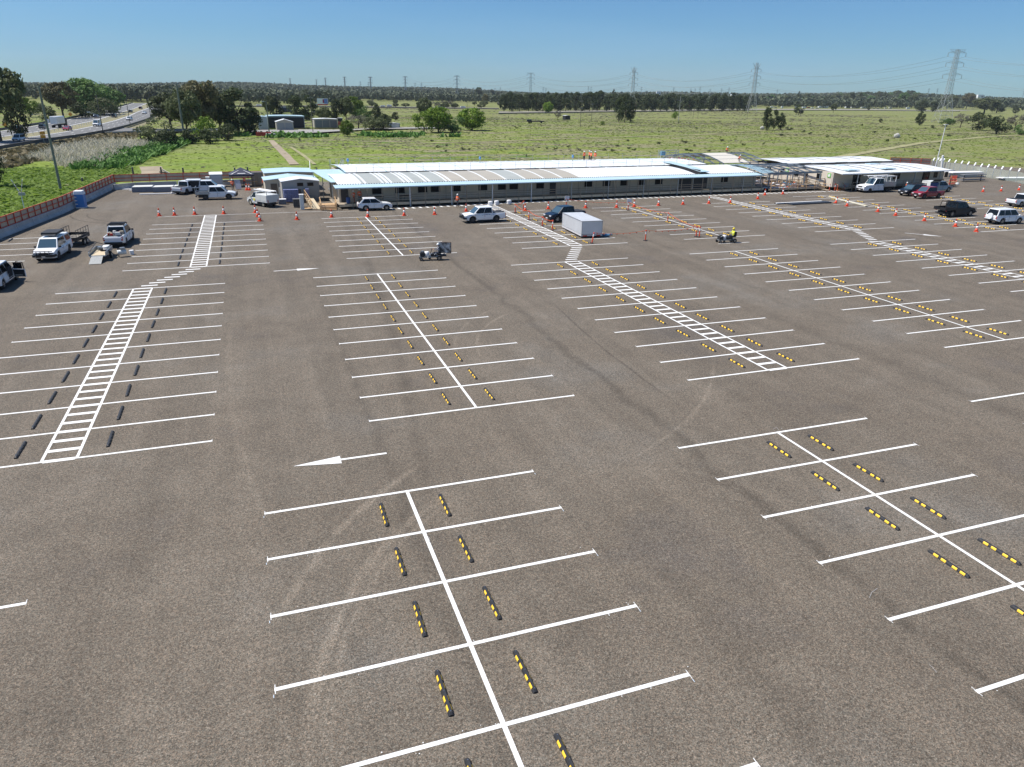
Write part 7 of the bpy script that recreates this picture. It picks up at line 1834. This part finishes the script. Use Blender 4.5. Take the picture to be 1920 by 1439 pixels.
tag(b.build('red_water_barriers'), 'row of red plastic barriers by the farm track entrance', 'barrier', None, (q.x-.5, q.y, -.1))
q = at(507, 255); tag(MB().slab([(-1.6, -1), (1.8, -1), (1.2, 1.2), (-1.2, 1.0)], 0, .9, mat('pale_rubble', (.5, .48, .44), .9)).build('rubble_pile', bevel=.2), 'pale rubble pile at the foot of the lamp pole', 'rubble', None, (q.x, q.y, -.1))
q = at(536, 213); t = thing('parked_semi_truck', 'dark truck with grey box parked behind the farm sheds', 'truck', (q.x, q.y, 0), R(5)); MB().box((-.5, 0, 2.9), (8.5, 2.6, 2.6), mat('grey_box_body', (.4, .41, .42), .5)).build('box_body', t); MB().box((.6, -1.35, 2.4), (5.4, .06, 2.6), navy).build('side_curtain', t); MB().box((0, 0, 1.0), (10, 2.3, .8), blackp).build('chassis', t)
for x in (-3.4, -2.2, 3.6):
    for s in (-1, 1): wheel(t, x, s*1.1, .5, .3, n=12)
q = at(640, 241); t = thing('red_machine', 'red farm machine with white cab beside the triple-door shed', 'machine', (q.x, q.y, 0), R(80)); MB().box((0, 0, 1.8), (3.4, 2.2, 1.6), mat('machine_red', (.3, .03, .03), .5)).bar((0, .4, 2), (1.2, .8, 4.2), .5, redl).build('body', t, bevel=.1); MB().box((-.9, .2, 3.4), (1.4, 1.8, 1.4), blackp).box((-.9, .2, 4.15), (1.6, 2, .15), papw).build('cab', t)
for x in (-1.1, 1.2):
    for s in (-1, 1): wheel(t, x, s*1.1, .75, .4, n=12)
q = at(606, 206); dep = (q-CAM).dot(FWD); zb, zt_ = height_at(q, 195.3), height_at(q, 185); W_ = 20*dep/F_PX
t = thing('billboard', 'white roadside billboard with red and blue figures above the sheds', 'billboard', (q.x, q.y, 0), -YAW+R(8)); MB().box((0, 0, (zb+zt_)/2), (W_, .5, zt_-zb), papw).build('panel', t)
MB().box((W_*.08, -.28, (zb+zt_)/2), (W_*.14, .06, (zt_-zb)*.7), mat('poster_dark_red', (.3, .02, .06), .6)).build('red_figure', t); MB().box((W_*.30, -.28, (zb+zt_)/2), (W_*.34, .06, (zt_-zb)*.9), mat('poster_blue', (.12, .2, .5), .6)).build('blue_block', t)
MB().box((0, -.1, zb-(zt_-zb)*.12), (W_*.95, .3, (zt_-zb)*.2), mat('poster_red', (.45, .02, .04), .6)).build('red_footer', t)
for s in (-.3, .3): MB().bar((s*W_, 0, 0), (s*W_, 0, zb), .4, steel_g).build('post', t)
q = at(1004, 231); t = thing('flat_trailer', 'long black flat trailer abandoned in the field', 'trailer', (q.x, q.y, -.1), R(-16)); MB().box((0, 0, 1.0), (9.5, 2.4, .5), blackp).build('bed', t); MB().box((-3.5, 0, 1.6), (2.5, 2.2, .6), navy).build('load', t)
for x in (-3.5, -2.4, 3.2):
    for s in (-1, 1): wheel(t, x, s*1.0, .45, .3, n=12)
for x, y, s, lab in ((1681, 258, 2.6, 'pale boulder alone in the right field'), (1429, 243, 2.2, 'pale debris heap at the left foot of the small clump')):
    q = at(x, y); bm = bmesh.new(); bmesh.ops.create_icosphere(bm, subdivisions=2, radius=s/2); 
    for v_ in bm.verts: v_.co *= 1+.25*mn.noise(v_.co*1.3); v_.co.z *= .9
    me = bpy.data.meshes.new('boulder'); bm.to_mesh(me); bm.free(); me.materials.append(mat('pale_rock', (.4, .39, .36), .9, noise=.2)); o = bpy.data.objects.new('boulder', me); COL.objects.link(o); tag(o, lab, 'boulder', None, (q.x, q.y, .6))
# field gate posts behind the rear hoarding, culvert
for px, pb, pt, lab in ((250, 327, 313, 'dark old post left of the dirt patch behind the hoarding'), (303, 327, 313, 'dark old post right of the dirt patch'), (344, 326, 314, 'grey round post behind the hoarding'), (441, 326, 314, 'dark post behind the tent, left'), (465, 325, 313, 'dark post behind the tent, right'), (155, 342, 333, 'short dark post behind the left hoarding'), (594, 322, 315, 'dark post behind the entry canopy')):
    q = at(px, pb); h = height_at(q, pt); tag(MB().cyl((0, 0, 0), (0, 0, h), .18, polew, .15, n=8).cyl((0, 0, h), (0, 0, h+.05), .12, concrete, n=8).build('old_post'), lab, 'post', None, (q.x, q.y, -.1))
q = at(180, 316); tag(MB().box((0, 0, .6), (4.6, 1.6, .25), mat('rust_dark', (.07, .05, .04), .9)).box((0, .2, .3), (4.2, 1.2, .5), blackp).build('culvert_slab'), 'dark flat culvert slab in the grass left of the reeds', 'slab', None, (q.x, q.y, -.1), R(-5))
tag(MB().bar((0, 0, .9), (1.6, -.8, 0), .22, mat('cream_plank', (0, 0, 0))).bar((-.6, 0, .5), (1.2, .2, .3), .2, polew).build('fallen_log'), 'pale fallen plank beside the post right of the dirt patch', 'plank', None, (at(306, 327).x, at(306, 327).y, -.1))
# ---------------------------------------------------------------- air
HAZE = 0.00005
hb = MB(); hb.box((0, 2500, 118), (9000, 9400, 242), mat('haze_tmp', (1, 1, 1)))
ho = hb.build('haze'); ho.data.materials.clear(); hm = bpy.data.materials.new('haze_air'); hm.use_nodes = True; nt = hm.node_tree; nt.nodes.clear()
out = nt.nodes.new('ShaderNodeOutputMaterial'); pv = nt.nodes.new('ShaderNodeVolumePrincipled'); pv.inputs['Color'].default_value = (.82, .9, 1, 1); pv.inputs['Density'].default_value = HAZE
nt.links.new(pv.outputs[0], out.inputs['Volume']); ho.data.materials.append(hm); ho['kind'] = 'stuff'; ho['label'] = 'thin pale haze over the whole plain'; ho['category'] = 'haze'
